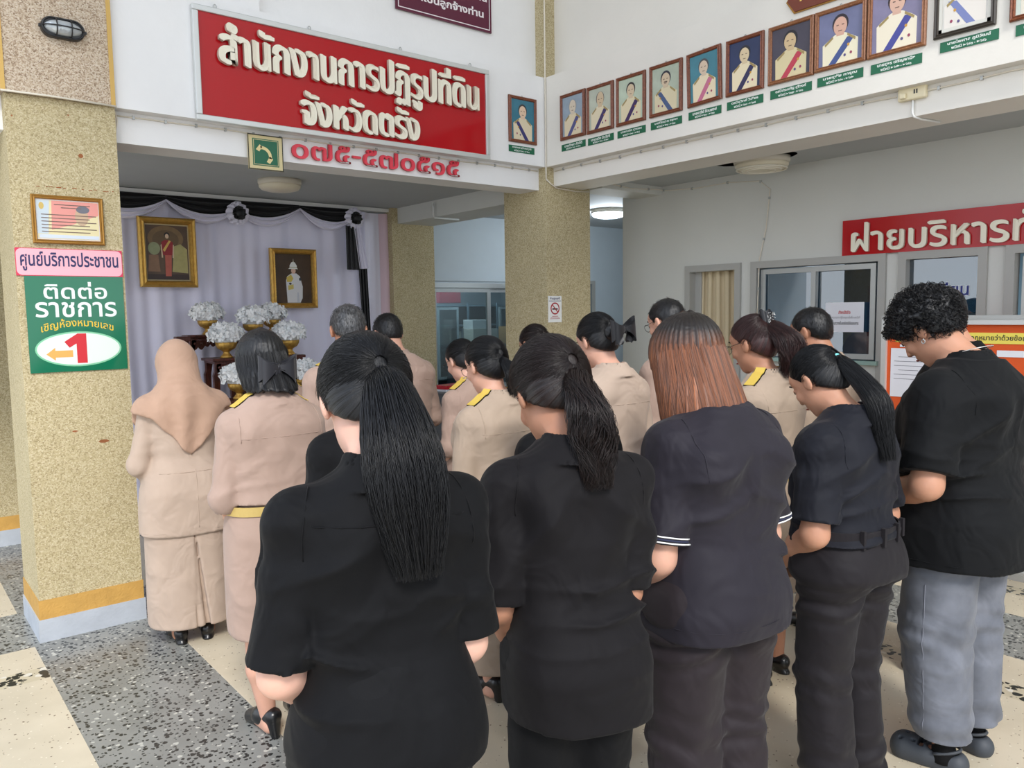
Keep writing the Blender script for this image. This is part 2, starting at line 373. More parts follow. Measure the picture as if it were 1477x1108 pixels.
# office wall on the right with its window openings
ow = MB(); YE = 4.78
spans = [(3.6, 4.06, 0.95, 1.94), (2.5, 3.45, .92, 1.94), (1.9, 2.36, 1.0, 1.94), (0.6, 1.745, 0.0, 1.94)]
ow.box((XW, -5, 1.94), (XW+.12, YE, CE))
edges = [YE, 4.06, 3.6, 3.45, 2.5, 2.36, 1.9, 1.745, 0.6, -5]
for i in range(0, 9, 2): ow.box((XW, edges[i+1], 0), (XW+.12, edges[i], 1.94))
for (a, b, z0, z1) in spans:
    if z0 > 0: ow.box((XW, a, 0), (XW+.12, b, z0))
owo = ow.build('wall_office', wallgrey, **S)
box('baseboard_office', (XW-.03, 1.745, 0), (XW, YE, .09), mat('grey_curb', (176, 178, 172), .7, var=.06), **S)
# wall closing the corridor
ew = MB(); ew.box((XW+.12, YE-.12, 0), (9.5, YE, CE)); ew.build('wall_corridor', bluewall, **S)
box('wall_end', (9.4, YE, 0), (9.5, YB, CE), bluewall, **S)
# office rooms behind the glass
rm = MB(); rm.box((8.4, -5, 0), (8.5, YE-.12, CE)); rm.build('wall_office_back', mat('office_blue_wall', (150, 178, 192), .7, var=.03), **S)
box('wall_office_light_block', (XW+.12, -5.1, 0), (8.5, -5, CE), mat('office_blue_wall', (150, 178, 192), .7, var=.03), **S)  # out of view, added to keep daylight out of the office
rm = MB(); rm.box((3.0, 9.3, 0), (7.5, 9.42, CE)); rm.box((3.0, YB+.12, 0), (3.1, 9.3, CE)); rm.box((7.4, YB+.12, 0), (7.5, 9.3, CE)); rm.build('wall_store', mat('store_wall', (170, 180, 190), .7), **S)

# windows of the office wall
def window(n, a, b, z0, z1, fr=.05, mull=None, gl=glass_dark):
    """a<b along y; frame proud of the wall"""
    f = MB(); x0, x1 = XW-.022, XW+.06
    f.ringx(x0, x1, a-fr*.6, b+fr*.6, z0-fr*.6, z1+fr*.5, fr)
    w = f.build('window_%d' % n, grey_frame, **S)
    if gl: box('window_glass', (XW+.035, a+.01, z0+.01), (XW+.039, b-.01, z1-.01), gl, w)
    return w
w1 = window(1, 3.6, 4.06, .95, 1.94, gl=None)
# beige folding curtain behind the first opening
cu = MB()
def cf(u, v):
    y = 4.05-u*.44; ph = u*5.5*2*pi
    return (XW+.075+.02*math.sin(ph)+.006*math.sin(v*4+u*9), y+.008*math.sin(ph*2), 1.93-v*.97)
cu.grid(cf, 66, 10)
co_ = cu.build('curtain', mat('beige_curtain', (206, 190, 158), .85, bump=.1, bscale=200), w1)
box('side_panel', (XW+.05, 3.98, .96), (XW+.065, 4.05, 1.93), grey_frame, w1)
w2 = window(2, 2.5, 3.45, .92, 1.94)
for (a, b, dx) in ((2.54, 3.0, .0), (2.96, 3.41, .016)):
    f = MB(); x0 = XW-.004+dx
    f.ringx(x0, x0+.014, a, b, 1.27, 1.905, .035)
    s_ = f.build('sliding_sash', alu, w2); 
MB().box((XW-.05, 2.5, 1.235), (XW+.05, 3.45, 1.262)).build('glass_shelf', mat('green_glass_edge', (150, 178, 168), .2), w2)
MB().box((XW-.012, 2.52, .95), (XW+.0, 3.43, 1.235)).build('lower_panel', wallgrey, w2)
w3 = window(3, 1.9, 2.36, 1.0, 1.94)
w4 = window(4, 0.6, 1.745, 0.02, 1.94, gl=None)
box('door_panel', (XW+.03, .64, .02), (XW+.05, 1.7, 1.9), mat('white_door', (200, 202, 198), .5), w4)
t_ = text('window_lettering', 'ทะเบียน', .09, mat('blue_lettering', (30, 44, 120), .5), MX(0, kind='x', pos=(XW+.033, 2.13, 1.722)), w3, bold=.001, width=.29, height=.082)
t_ = text('window_lettering', 'ทะเบียน', .09, mat('white_outline', (215, 220, 225), .5), MX(0, kind='x', pos=(XW+.0344, 2.13, 1.722)), w3, bold=.004, width=.298, height=.09)
# back office window with sliding sashes
f = MB(); z0, z1 = .62, 1.9
f.ringy(YB-.03, YB+.06, 4.48, 5.74, z0, z1+.03, .05)
w5 = f.build('window_5', alu, **S)
for a, b, dy in ((4.53, 5.28, 0), (5.24, 5.69, .02)):
    f = MB(); y = YB-.01+dy
    f.ringy(y, y+.018, a, b, z0+.04, z1-.02, .045)
    s_ = f.build('sliding_sash', alu, w5); box('pane', (a+.04, y+.007, z0+.07), (b-.04, y+.011, z1-.05), glass, s_)
box('head_moulding', (4.46, YB-.02, 1.95), (5.76, YB, 1.985), bluewall, w5)
# doorway frame in the corridor back wall
f = MB(); f.box((6.82, YB-.02, 0), (6.87, YB+.02, 1.98)); f.box((6.05, YB-.02, 1.94), (6.82, YB+.02, 1.98)); f.box((6.0, YB-.02, 0), (6.05, YB+.02, 1.98))
d1 = f.build('door_1', grey_frame, **S); box('door_leaf', (6.05, YB-.01, .01), (6.82, YB+.0, 1.94), mat('louvre_door', (120, 128, 132), .5), d1)

# ------------------------------------------------------------------ lamps and fixtures
def disc_lamp(x, y, label, r=.19, lit=False, broken=False, grp=None):
    e = empty('ceiling_lamp', (x, y, CE-.075), 0, label, 'ceiling lamp', grp)
    MB().lathe([(r*1.02, .075), (r*1.02, .05), (r*.98, .035)], seg=36).build('base_ring', mat('lamp_base', (214, 206, 190), .5), e)
    if lit: m = mat('lit_diffuser', (240, 250, 255), .4, emit=(225, 240, 255), es=5.0)
    else: m = mat('cream_diffuser', (226, 216, 192), .35)
    MB().lathe([(r*.98, .04), (r*.97, .02), (r*.88, .004), (r*.6, -.008), (0.001, -.012)], seg=36).build('diffuser', m, e)
    if broken:
        for k in range(3): MB().tube([(r*(.9-.2*k)*math.cos(a), r*(.9-.2*k)*math.sin(a), .0-.004*k) for a in [i*2*pi/24 for i in range(24)]], .006, closed=True, mi=0).build('tube_ring', mat('ring_white', (236, 230, 214), .4), e)
    return e
disc_lamp(2.49, 5.76, 'round unlit ceiling lamp above the altar alcove', .155)
disc_lamp(5.85, 5.6, 'round lit ceiling lamp in the corridor beyond the middle column', .17, lit=True)
e_ = disc_lamp(4.76, 3.14, 'stained round ceiling lamp over the office windows', .18, broken=True)
MB().lathe([(.30, 0), (.001, .0)], seg=24, sx=.55).build('water_stain', mat('stain_brown', (178, 170, 148), .9, var=.1), e_).location = (0, .05, .0745)
ld = bpy.data.lights.new('corridor_lamp_light', 'POINT'); ld.energy = 14; ld.color = (.85, .93, 1); ld.shadow_soft_size = .12
lo = bpy.data.objects.new('corridor_lamp_light', ld); COL.objects.link(lo); lo.location = (5.85, 5.6, CE-.22)
for (x, y, z, en) in ((6.8, 2.6, 2.3, 16), (5.4, 8.2, 2.4, 22)):  # unseen fill lights, added to brighten the closed rooms behind the glass
    ld = bpy.data.lights.new('office_fill_light', 'AREA'); ld.energy = en; ld.size = 1.2; ld.color = (.8, .92, 1)
    lo = bpy.data.objects.new('office_fill_light', ld); COL.objects.link(lo); lo.location = (x, y, z)
# bulkhead lamp on the near column
bl = empty('bulkhead_lamp', (.853, Y0-.022, 3.018), 0, 'black caged oval bulkhead lamp on the pink pebble column top', 'wall lamp')
def oval(w, h, n=32): return [((w-h)*(1 if math.cos(a) > 0 else -1)*(1 if abs(math.cos(a)) > 1e-6 else 0)+h*math.cos(a), h*math.sin(a)) for a in [2*pi*(i+.5)/n for i in range(n)]]
mb = MB(); mb.prism(oval(.095, .046), 'y', -.03, 0); mb.build('housing', black_plastic, bl)
mb = MB(); mb.sphere((0, -.03, 0), (.082, .034, .036), 24, 12); mb.build('lens', mat('ribbed_lens', (190, 196, 200), .12, metal=.3, bump=.4, bscale=60), bl)
mb = MB()
mb.tube([(p[0]*.93, -.032, p[1]*.93) for p in oval(.095, .046)], .005, closed=True)
for x in (-.032, .032): mb.tube([(x, -.03+.0-.04*math.cos(t), .04*math.sin(t)) for t in [-1.5+3*i/10 for i in range(11)]], .003)
mb.tube([(x, -.032-.04*math.sqrt(max(0, 1-(x/.09)**2)), 0) for x in [-.09+.18*i/14 for i in range(15)]], .003)
mb.box((-.103, -.025, -.006), (-.09, -.01, .006)); mb.box((.09, -.025, -.006), (.103, -.01, .006))
mb.build('cage', black_plastic, bl)

# cables clipped along the two beams
def cable_run(name, pts, label, r=.004, clips=0, off=(0, 0, 0)):
    e = MB().tube(pts, r, 6).build(name, cable_m, cat='cable', label=label)
    for i in range(clips):
        t = (i+.5)/clips*(len(pts)-1); k = int(t); p = Vector(pts[k]).lerp(Vector(pts[min(k+1, len(pts)-1)]), t-k)
        MB().box((p.x-.006, p.y-.006, p.z-.009), (p.x+.006, p.y+.006, p.z+.009)).build('cable_clip', alu, e)
    return e
rn = random.Random(3)
cable_run('cable', [(1.1+i*.145, Y0+.072, 2.668+rn.uniform(-.004, .004)) for i in range(21)], 'thin cable clipped under the red main sign along the left beam', clips=18)
cable_run('cable', [(CX+.072, Y0-.02-i*.16, 2.668+rn.uniform(-.004, .004)) for i in range(27)], 'thin cable clipped along the right beam below the portrait row', clips=22)
cable_run('cable', [(CX-.008, Y0-.012, z) for z in (5.5, 4.6, 3.8, 3.35, 3.2, 3.0, 2.8, 2.69)]+[(CX-.006, Y0-.012, 2.60)], 'white cable running down the corner of the middle column', r=.006)
cable_run('cable', [(CX+.5, Y0-.15, 2.6), (4.8, Y0-.15, 2.58), (5.1, Y0-.15, 2.6), (XW-.01, 4.3, 2.59), (XW-.01, 4.0, 2.57), (XW-.01, 3.7, 2.575), (XW-.01, 3.42, 2.55), (XW-.01, 3.33, 2.48), (XW-.01, 3.36, 2.2), (XW-.012, 3.41, 1.98), (XW-.02, 3.42, 1.5)], 'loose cable looping down the office wall to the sliding window', clips=9)
cable_run('cable', [(1.085, Y0+.04, 2.68), (1.1, Y0+.07, 2.64), (1.082, Y0+.05, 2.56), (1.08, Y0+.04, 2.4)], 'short dark cable bend beside the near column under the beam', r=.004)
cable_run('cable', [(CX-.006, Y0-.012, 2.60), (CX+.04, Y0-.012, 2.57), (CX+.09, Y0-.012, 2.545), (CX+.3, Y0-.012, 2.535), (CX+.44, Y0-.01, 2.545)], 'cable sagging under the right beam against the middle column', r=.005)
# junction socket box on the right beam
so = empty('socket_box', (CX+.08, 1.848, 2.67), 0, 'cream double socket box on the right beam below the portraits', 'socket')
box('box_body', (-.032, -.068, -.038), (0, .068, .038), mat('cream_plastic', (226, 214, 180), .4), so, bev=.008)
box('power_plug', (-.052, .022, -.03), (-.03, .05, -.004), mat('cream_plastic', (226, 214, 180), .4), so, bev=.005)
mb = MB(); mb.box((-.034, -.03, -.012), (-.0315, -.024, .008)); mb.box((-.034, -.018, -.012), (-.0315, -.012, .008)); mb.build('socket_slot', black_plastic, so)
MB().tube([(-.012, -.0, -.036), (-.012, 0, -.1), (-.012, -.005, -.117), (.06, -.01, -.122), (.2, -.04, -.122)], .006).build('conduit', white_paint, so)
mb = MB(); mb.tube([(4.3, 6.0, 2.47), (4.03, 6.0, 2.47), (4.02, 6.0, 2.5), (4.02, 6.0, 2.6)], .008); mb.build('conduit', white_paint, label='white conduit bend under the small beam near the altar', cat='conduit')

# rust and knock marks on the near column
RUST = mat('rust_mark', (150, 92, 54), .9, var=.2)
for x, z, a, b in ((.905, 2.428, .011, .011), (.93, .985, .024, .009), (.86, 2.62, .004, .004), (.62, 2.585, .004, .004), (.80, 1.05, .012, .005)):
    m_ = MB(); n_ = 14; m_.add([(x+a*math.cos(2*pi*i/n_)*(1+.15*math.sin(3*i)), Y0-.0007, z+b*math.sin(2*pi*i/n_)) for i in range(n_)], [tuple(range(n_))]); m_.build('rust_mark', RUST, c1)
r_ = random.Random(9); m_ = MB(); x = .70
while x < 1.04:
    w_ = r_.uniform(.006, .03); zz = 2.262+r_.uniform(-.003, .003); m_.box((x, Y0-.001, zz), (x+w_, Y0-.0002, zz+r_.uniform(.003, .006))); x += w_+r_.uniform(.003, .03)
m_.build('rust_line', RUST, c1, kind='stuff')
# ================================================================== SIGNS
def frame_box(parent, name, w, h, t, d, m, kind, pos, bev=True):
    """rectangular moulding centred on pos; returns one mesh"""
    mb = MB(); prof = [(0, 0), (0, d*.7), (t*.25, d), (t*.55, d*.8), (t*.8, d), (t, d*.55), (t, 0)]
    hw, hh = w/2, h/2
    corners = [(-hw, -hh), (hw, -hh), (hw, hh), (-hw, hh)]; ins = [(1, 1), (-1, 1), (-1, -1), (1, -1)]
    vs = []; n = len(prof)
    for (cx, cy), (ix, iy) in zip(corners, ins):
        for a, dd in prof: vs.append((cx+ix*a, cy+iy*a, dd))
    fs = []
    for c in range(4):
        for i in range(n-1):
            a, b = c*n+i, c*n+i+1; a2, b2 = ((c+1) % 4)*n+i, ((c+1) % 4)*n+i+1
            fs.append((a, b, b2, a2))
    mb.add(vs, fs); mb.xform(MX(0, kind=kind, pos=pos)); return mb.build(name, m, parent)
def plate(parent, name, w, h, d, m, kind, pos, z=0.0, bev=0):
    mb = MB(); mb.box((-w/2, -h/2, z), (w/2, h/2, z+d), bev=bev); mb.xform(MX(0, kind=kind, pos=pos)); return mb.build(name, m, parent)
def poly(parent, name, pts, z, d, m, kind, pos):
    mb = MB(); n = len(pts); v = [(p[0], p[1], z) for p in pts]+[(p[0], p[1], z+d) for p in pts]
    mb.add(v, [tuple(range(n-1, -1, -1)), tuple(range(n, 2*n))]+[(i, (i+1) % n, (i+1) % n+n, i+n) for i in range(n)])
    mb.xform(MX(0, kind=kind, pos=pos)); return mb.build(name, m, parent)
def ell(cx, cy, a, b, n=24, rot=0):
    return [(cx+a*math.cos(t)*math.cos(rot)-b*math.sin(t)*math.sin(rot), cy+a*math.cos(t)*math.sin(rot)+b*math.sin(t)*math.cos(rot)) for t in [2*pi*i/n for i in range(n)]]
def thing(name, pos, label, cat, group=None): return empty(name, pos, 0, label, cat, group)
def rel(kind): return (0, 0, 0)
NIB = [(-.010, .005), (-.005, .0025), (0, 0), (.005, -.0025), (.010, -.005)]

# main red sign
ms = thing('sign', (2.475, Y0-.004, 2.983), 'large red sign with cream Thai lettering on the left beam', 'sign')
K = rel('y')
plate(ms, 'panel', 1.95, .565, .02, RED, 'y', K)
mb = MB()
for a, b in (((-1.0, -.303, 0), (1.0, -.272, .032)), ((-1.0, .272, 0), (1.0, .303, .032)), ((-1.0, -.272, 0), (-.968, .272, .032)), ((.968, -.272, 0), (1.0, .272, .032))): mb.box(a, b, bev=.004)
mb.xform(MX(0, kind='y')); mb.build('sign_frame', mat('pale_aluminium', (206, 208, 206), .35, metal=.4), ms)
for x in (-.87, -.32, .3, .85):
    MB().tube([(x+.008*math.cos(t), -.012, .315+.012*math.sin(t)) for t in [2*pi*i/10 for i in range(10)]], .0025, closed=True).build('hook', alu, ms)
text('lettering', 'สำนักงานการปฏิรูปที่ดิน', .2, CREAM_L, MX(0, kind='y', pos=(.01, -.024, .095)), ms, ext=.012, bold=0, width=1.75, height=.30, nib=NIB, side=CREAM_S)
text('lettering', 'จังหวัดตรัง', .2, CREAM_L, MX(0, kind='y', pos=(.0, -.024, -.155)), ms, ext=.012, bold=0, width=.80, height=.19, nib=NIB, side=CREAM_S)
plate(ms, 'lettering_patch', .024, .040, .036, CREAM_L, 'y', (-.799, 0, .056), .0205)
# telephone sign
ps = thing('telephone_sign', (1.885, Y0+.055, 2.562), 'square green telephone handset sign with cream border on the left beam', 'sign')
plate(ps, 'backing', .21, .2, .006, mat('cream_board', (214, 198, 150), .5), 'y', K)
mb = MB()
for a, b in (((-.105, -.1), (.105, -.094)), ((-.105, .094), (.105, .1)), ((-.105, -.094), (-.1, .094)), ((.1, -.094), (.105, .094))): mb.box((a[0], a[1], .006), (b[0], b[1], .0075))
mb.xform(MX(0, kind='y')); mb.build('edge_line', mat('sign_black', (50, 48, 34), .5), ps)
plate(ps, 'green_field', .156, .152, .002, mat('sign_green', (8, 96, 66), .35), 'y', K, .006)
plate(ps, 'inner_line', .146, .142, .0005, mat('cream_board', (214, 198, 150), .5), 'y', K, .0083)
plate(ps, 'inner_field', .14, .136, .0005, mat('sign_green', (8, 96, 66), .35), 'y', K, .0089)
arcp = [(.052*math.cos(t)-.022, .052*math.sin(t)-.02) for t in [math.radians(d) for d in range(-22, 113, 9)]]
arcq = [(.036*math.cos(t)-.022, .036*math.sin(t)-.02) for t in [math.radians(d) for d in range(112, -23, -9)]]
hs = [(-.046, .040), (-.058, .026)] ; 
handle = arcp+[(-.056, .034), (-.034, .008)]+arcq[1:]
mb = MB()
o_ = [(.06*math.cos(math.radians(d))-.025, .06*math.sin(math.radians(d))-.025) for d in range(-8, 99, 7)]
i_ = [(.042*math.cos(math.radians(d))-.025, .042*math.sin(math.radians(d))-.025) for d in range(-8, 99, 7)]
for k in range(len(o_)-1): mb.add([(*i_[k], .0095), (*o_[k], .0095), (*o_[k+1], .0095), (*i_[k+1], .0095)], [(0, 1, 2, 3)])
mb.add([(-.060, .014, .0095), (-.040, .003, .0095), (-.022, .030, .0095), (-.036, .044, .0095)], [(0, 1, 2, 3)])
mb.add([(.002, -.052, .0095), (.022, -.062, .0095), (.042, -.034, .0095), (.022, -.020, .0095)], [(0, 1, 2, 3)])
mb.xform(MX(0, kind='y')); mb.build('handset_symbol', mat('cream_symbol', (226, 208, 150), .5), ps)
# telephone number in red digits
tn = thing('telephone_number', (2.66, Y0+.075, 2.607), 'red Thai telephone digits fixed along the left beam', 'lettering')
text('digits', '๐๗๕-๕๗๐๕๑๕', .12, mat('red_digits', (226, 62, 80), .45), MX(0, kind='y', pos=(0, -.006, 0)), tn, ext=.006, bold=0, width=1.215, height=.105, nib=[(-.0035, .001), (0, 0), (.0035, -.001)], side=mat('red_side', (176, 60, 62), .5))
# dark purple sign above
pp = thing('motto_sign', (3.2, Y0+.09, 3.82), 'dark maroon sign with white Thai lettering high on the left wall', 'sign')
MAR = mat('maroon', (88, 14, 48), .3)
plate(pp, 'panel', .78, .47, .012, MAR, 'y', K)
plate(pp, 'border_line', .75, .44, .0006, mat('white_print', (236, 230, 232), .5), 'y', K, .0122)
plate(pp, 'field', .738, .428, .0006, MAR, 'y', K, .0129)
text('lettering', 'เราเป็นลูกจ้างท่าน', .09, mat('white_print', (236, 230, 232), .5), MX(0, kind='y', pos=(.02, -.0142, -.125)), pp, bold=.002, width=.60)
text('lettering', 'เงินของท่าน', .09, mat('white_print', (236, 230, 232), .5), MX(0, kind='y', pos=(.15, -.0142, -.005)), pp, bold=.002, width=.40)
# signs on the near column
fr = thing('framed_notice', (.83, Y0-.006, 2.105), 'small gold framed colour notice on the near column', 'picture')
frame_box(fr, 'picture_frame', .318, .235, .02, .016, gold_dull, 'y', K)
plate(fr, 'white_line', .286, .203, .004, mat('white_print', (236, 230, 232), .5), 'y', K)
plate(fr, 'print_ground', .272, .186, .001, mat('notice_yellow', (226, 214, 168), .4), 'y', K, .004)
poly(fr, 'print_pink_area', [(-.075, -.05), (-.07, .092), (.136, .092), (.136, .03), (.06, .0), (.02, -.02)], .005, .0003, mat('notice_pink', (226, 150, 140), .4), 'y', K)
poly(fr, 'print_blue_area', [(-.136, -.07), (-.136, .092), (-.08, .092), (-.09, -.07)], .005, .0004, mat('notice_blue', (196, 208, 216), .4), 'y', K)
poly(fr, 'print_figure', ell(.06, .02, .03, .045), .0054, .0003, mat('notice_figure', (200, 170, 140), .4), 'y', K)
poly(fr, 'print_figure_hair', ell(.066, .055, .03, .018), .0058, .0003, mat('notice_hair', (110, 110, 120), .4), 'y', K)
poly(fr, 'print_footer', [(-.13, -.09), (.134, -.09), (.134, -.073), (-.13, -.073)], .0054, .0003, mat('notice_foot', (206, 216, 230), .4), 'y', K)
poly(fr, 'print_emblem', ell(-.115, .065, .011, .017), .0058, .0003, mat('emblem_gold', (206, 178, 100), .5), 'y', K)
mb = MB()
for k in range(6):
    z = -.0+.022-k*.0165; mb.box((-.118, z, .0062), (.125-.03*(k % 2), z+.004, .0064))
mb.box((-.06, .072, .0062), (.10, .076, .0064)); mb.box((-.03, .058, .0062), (.06, .062, .0064)); mb.xform(MX(0, kind='y')); mb.build('print_text_lines', mat('notice_ink', (120, 100, 90), .6), fr)
pk = thing('pink_sign', (.829, Y0-.004, 1.897), 'pink rounded sign with dark blue Thai lettering on the near column', 'sign')
plate(pk, 'panel', .474, .134, .004, mat('crimson_corner', (214, 50, 84), .4), 'y', K)
def rrect(w, h, r, n=6):
    pts = []
    for cx, cy, a0 in ((w/2-r, h/2-r, 0), (-w/2+r, h/2-r, 90), (-w/2+r, -h/2+r, 180), (w/2-r, -h/2+r, 270)):
        pts += [(cx+r*math.cos(math.radians(a0+90*i/n)), cy+r*math.sin(math.radians(a0+90*i/n))) for i in range(n+1)]
    return pts
poly(pk, 'pink_field', rrect(.468, .128, .024), .004, .0005, mat('sign_pink', (238, 178, 190), .35), 'y', K)
text('lettering', 'ศูนย์บริการประชาชน', .09, mat('navy_print', (44, 44, 92), .5), MX(0, kind='y', pos=(0, -.0052, .004)), pk, bold=.0012, width=.435, height=.095)
gs = thing('green_sign', (.843, Y0-.004, 1.592), 'green directions sign with white oval, red 1 and orange arrow', 'sign')
plate(gs, 'panel', .44, .475, .004, mat('glossy_green', (14, 110, 78), .12, spec=.6), 'y', K)
WH = mat('white_glow_print', (232, 240, 238), .3)
text('lettering', 'ติดต่อ', .1, WH, MX(0, kind='y', pos=(0, -.0046, .168)), gs, bold=.001, width=.285, height=.085)
text('lettering', 'ราชการ', .1, WH, MX(0, kind='y', pos=(0, -.0046, .072)), gs, bold=.001, width=.365, height=.075)
text('lettering', 'เชิญห้องหมายเลข', .06, mat('yellow_print', (238, 196, 60), .4), MX(0, kind='y', pos=(0, -.0046, -.022)), gs, bold=.0003, width=.325, height=.052, arc=.028)
poly(gs, 'oval_edge', ell(0, -.125, .195, .088, 40), .004, .0004, mat('oval_green', (130, 200, 160), .3), 'y', K)
poly(gs, 'oval_field', ell(0, -.125, .187, .08, 40), .0045, .0004, mat('oval_white', (226, 236, 228), .2), 'y', K)
poly(gs, 'number_one', [(-.012, -.197), (.034, -.197), (.034, -.048), (-.006, -.048), (-.066, -.088), (-.044, -.118), (-.012, -.098)], .0051, .0004, mat('red_one', (206, 44, 54), .35), 'y', K)
poly(gs, 'arrow', [(-.148, -.148), (-.108, -.18), (-.108, -.165), (-.03, -.165), (-.03, -.131), (-.108, -.131), (-.108, -.116)], .0051, .0004, mat('orange_arrow', (240, 172, 90), .35), 'y', K)
# no smoking notice on the middle column
ns = thing('no_smoking_sign', (4.096, Y0-.003, 1.637), 'white no smoking notice on the middle column', 'sign')
plate(ns, 'sheet', .138, .2, .002, white_paint, 'y', K)
poly(ns, 'border_band', [(-.062, .06), (.062, .06), (.062, .064), (-.062, .064)], .0021, .0002, mat('navy_print', (44, 44, 92), .5), 'y', K)
text('lettering', 'ห้ามสูบบุหรี่', .03, mat('navy_print', (44, 44, 92), .5), MX(0, kind='y', pos=(0, -.0024, .08)), ns, bold=.0006, width=.1)
mb = MB(); n = 28
vs = [(.046*math.cos(2*pi*i/n), .005+.046*math.sin(2*pi*i/n), .0024) for i in range(n)]+[(.036*math.cos(2*pi*i/n), .005+.036*math.sin(2*pi*i/n), .0024) for i in range(n)]
mb.add(vs, [(i, (i+1) % n, (i+1) % n+n, i+n) for i in range(n)])
mb.add([(-.032, .032, .0026), (-.026, .038, .0026), (.032, -.022, .0026), (.026, -.028, .0026)], [(0, 1, 2, 3)])
mb.xform(MX(0, kind='y')); mb.build('prohibition_ring', mat('ring_red', (170, 30, 44), .4), ns)
poly(ns, 'cigarette', [(-.028, -.004), (.028, -.004), (.028, .007), (-.028, .007)], .0022, .0001, mat('ink_black', (36, 34, 36), .5), 'y', K)
mb = MB(); mb.box((-.045, -.066, .0022), (.045, -.063, .0024)); mb.box((-.05, -.074, .0022), (.05, -.071, .0024)); mb.box((-.03, -.056, .0022), (.03, -.052, .0024)); mb.xform(MX(0, kind='y')); mb.build('small_print', mat('ring_red', (170, 30, 44), .4), ns)
# red office sign on the right wall
rs = thing('sign', (XW-.012, 2.0, 2.08), 'long red sign with cream Thai lettering above the office windows', 'sign')
plate(rs, 'panel', 1.53, .232, .012, RED, 'x', K)
text('lettering', 'ฝ่ายบริหารทั่วไป', .15, CREAM_L, MX(0, kind='x', pos=(-.012, .0, -.003)), rs, ext=.008, bold=0, width=1.38, height=.185, nib=[(-.006, .004), (-.002, .0015), (.002, -.0015), (.006, -.004)], side=CREAM_S)
# hexagonal title board above the portraits
hx = thing('title_board', (CX-.004, 2.16, 3.27), 'brown wooden title board with gold edge above the portrait row', 'sign')
hp = [(-.335, 0), (-.29, .062), (.29, .062), (.335, 0), (.29, -.062), (-.29, -.062)]
poly(hx, 'gold_edge', [(p[0]*1.03, p[1]*1.1) for p in hp], 0, .008, gold_dull, 'x', K)
poly(hx, 'board', hp, .008, .006, mat('red_brown_board', (112, 50, 30), .4), 'x', K)
text('lettering', 'ทำเนียบผู้บริหาร', .08, mat('gold_print', (226, 190, 96), .4), MX(0, kind='x', pos=(-.0145, 0, .0)), hx, bold=.0015, width=.52)
hx.rotation_euler = (math.radians(0), 0, 0)
# paper on the office window
pa = thing('paper_notice', (XW-.02, 2.74, 1.552), 'white paper notice with red heading taped to the sliding window', 'notice')
plate(pa, 'sheet', .272, .2, .001, mat('paper_white', (226, 226, 232), .6), 'x', K)
text('heading', 'ส่งหนังสือ', .04, mat('print_red', (190, 50, 50), .5), MX(0, kind='x', pos=(-.0015, 0, .035)), pa, bold=.001, width=.085)
text('line', 'เอกสารราชการ ผู้รับกรุณาเซ็นชื่อ และวันที่', .03, mat('ink_grey', (90, 90, 100), .5), MX(0, kind='x', pos=(-.0015, 0, -.002)), pa, width=.22)
text('line', 'กรุณาวางในกล่องใส่เอกสาร', .04, mat('ink_black', (36, 34, 36), .5), MX(0, kind='x', pos=(-.0015, 0, -.042)), pa, bold=.0006, width=.2)

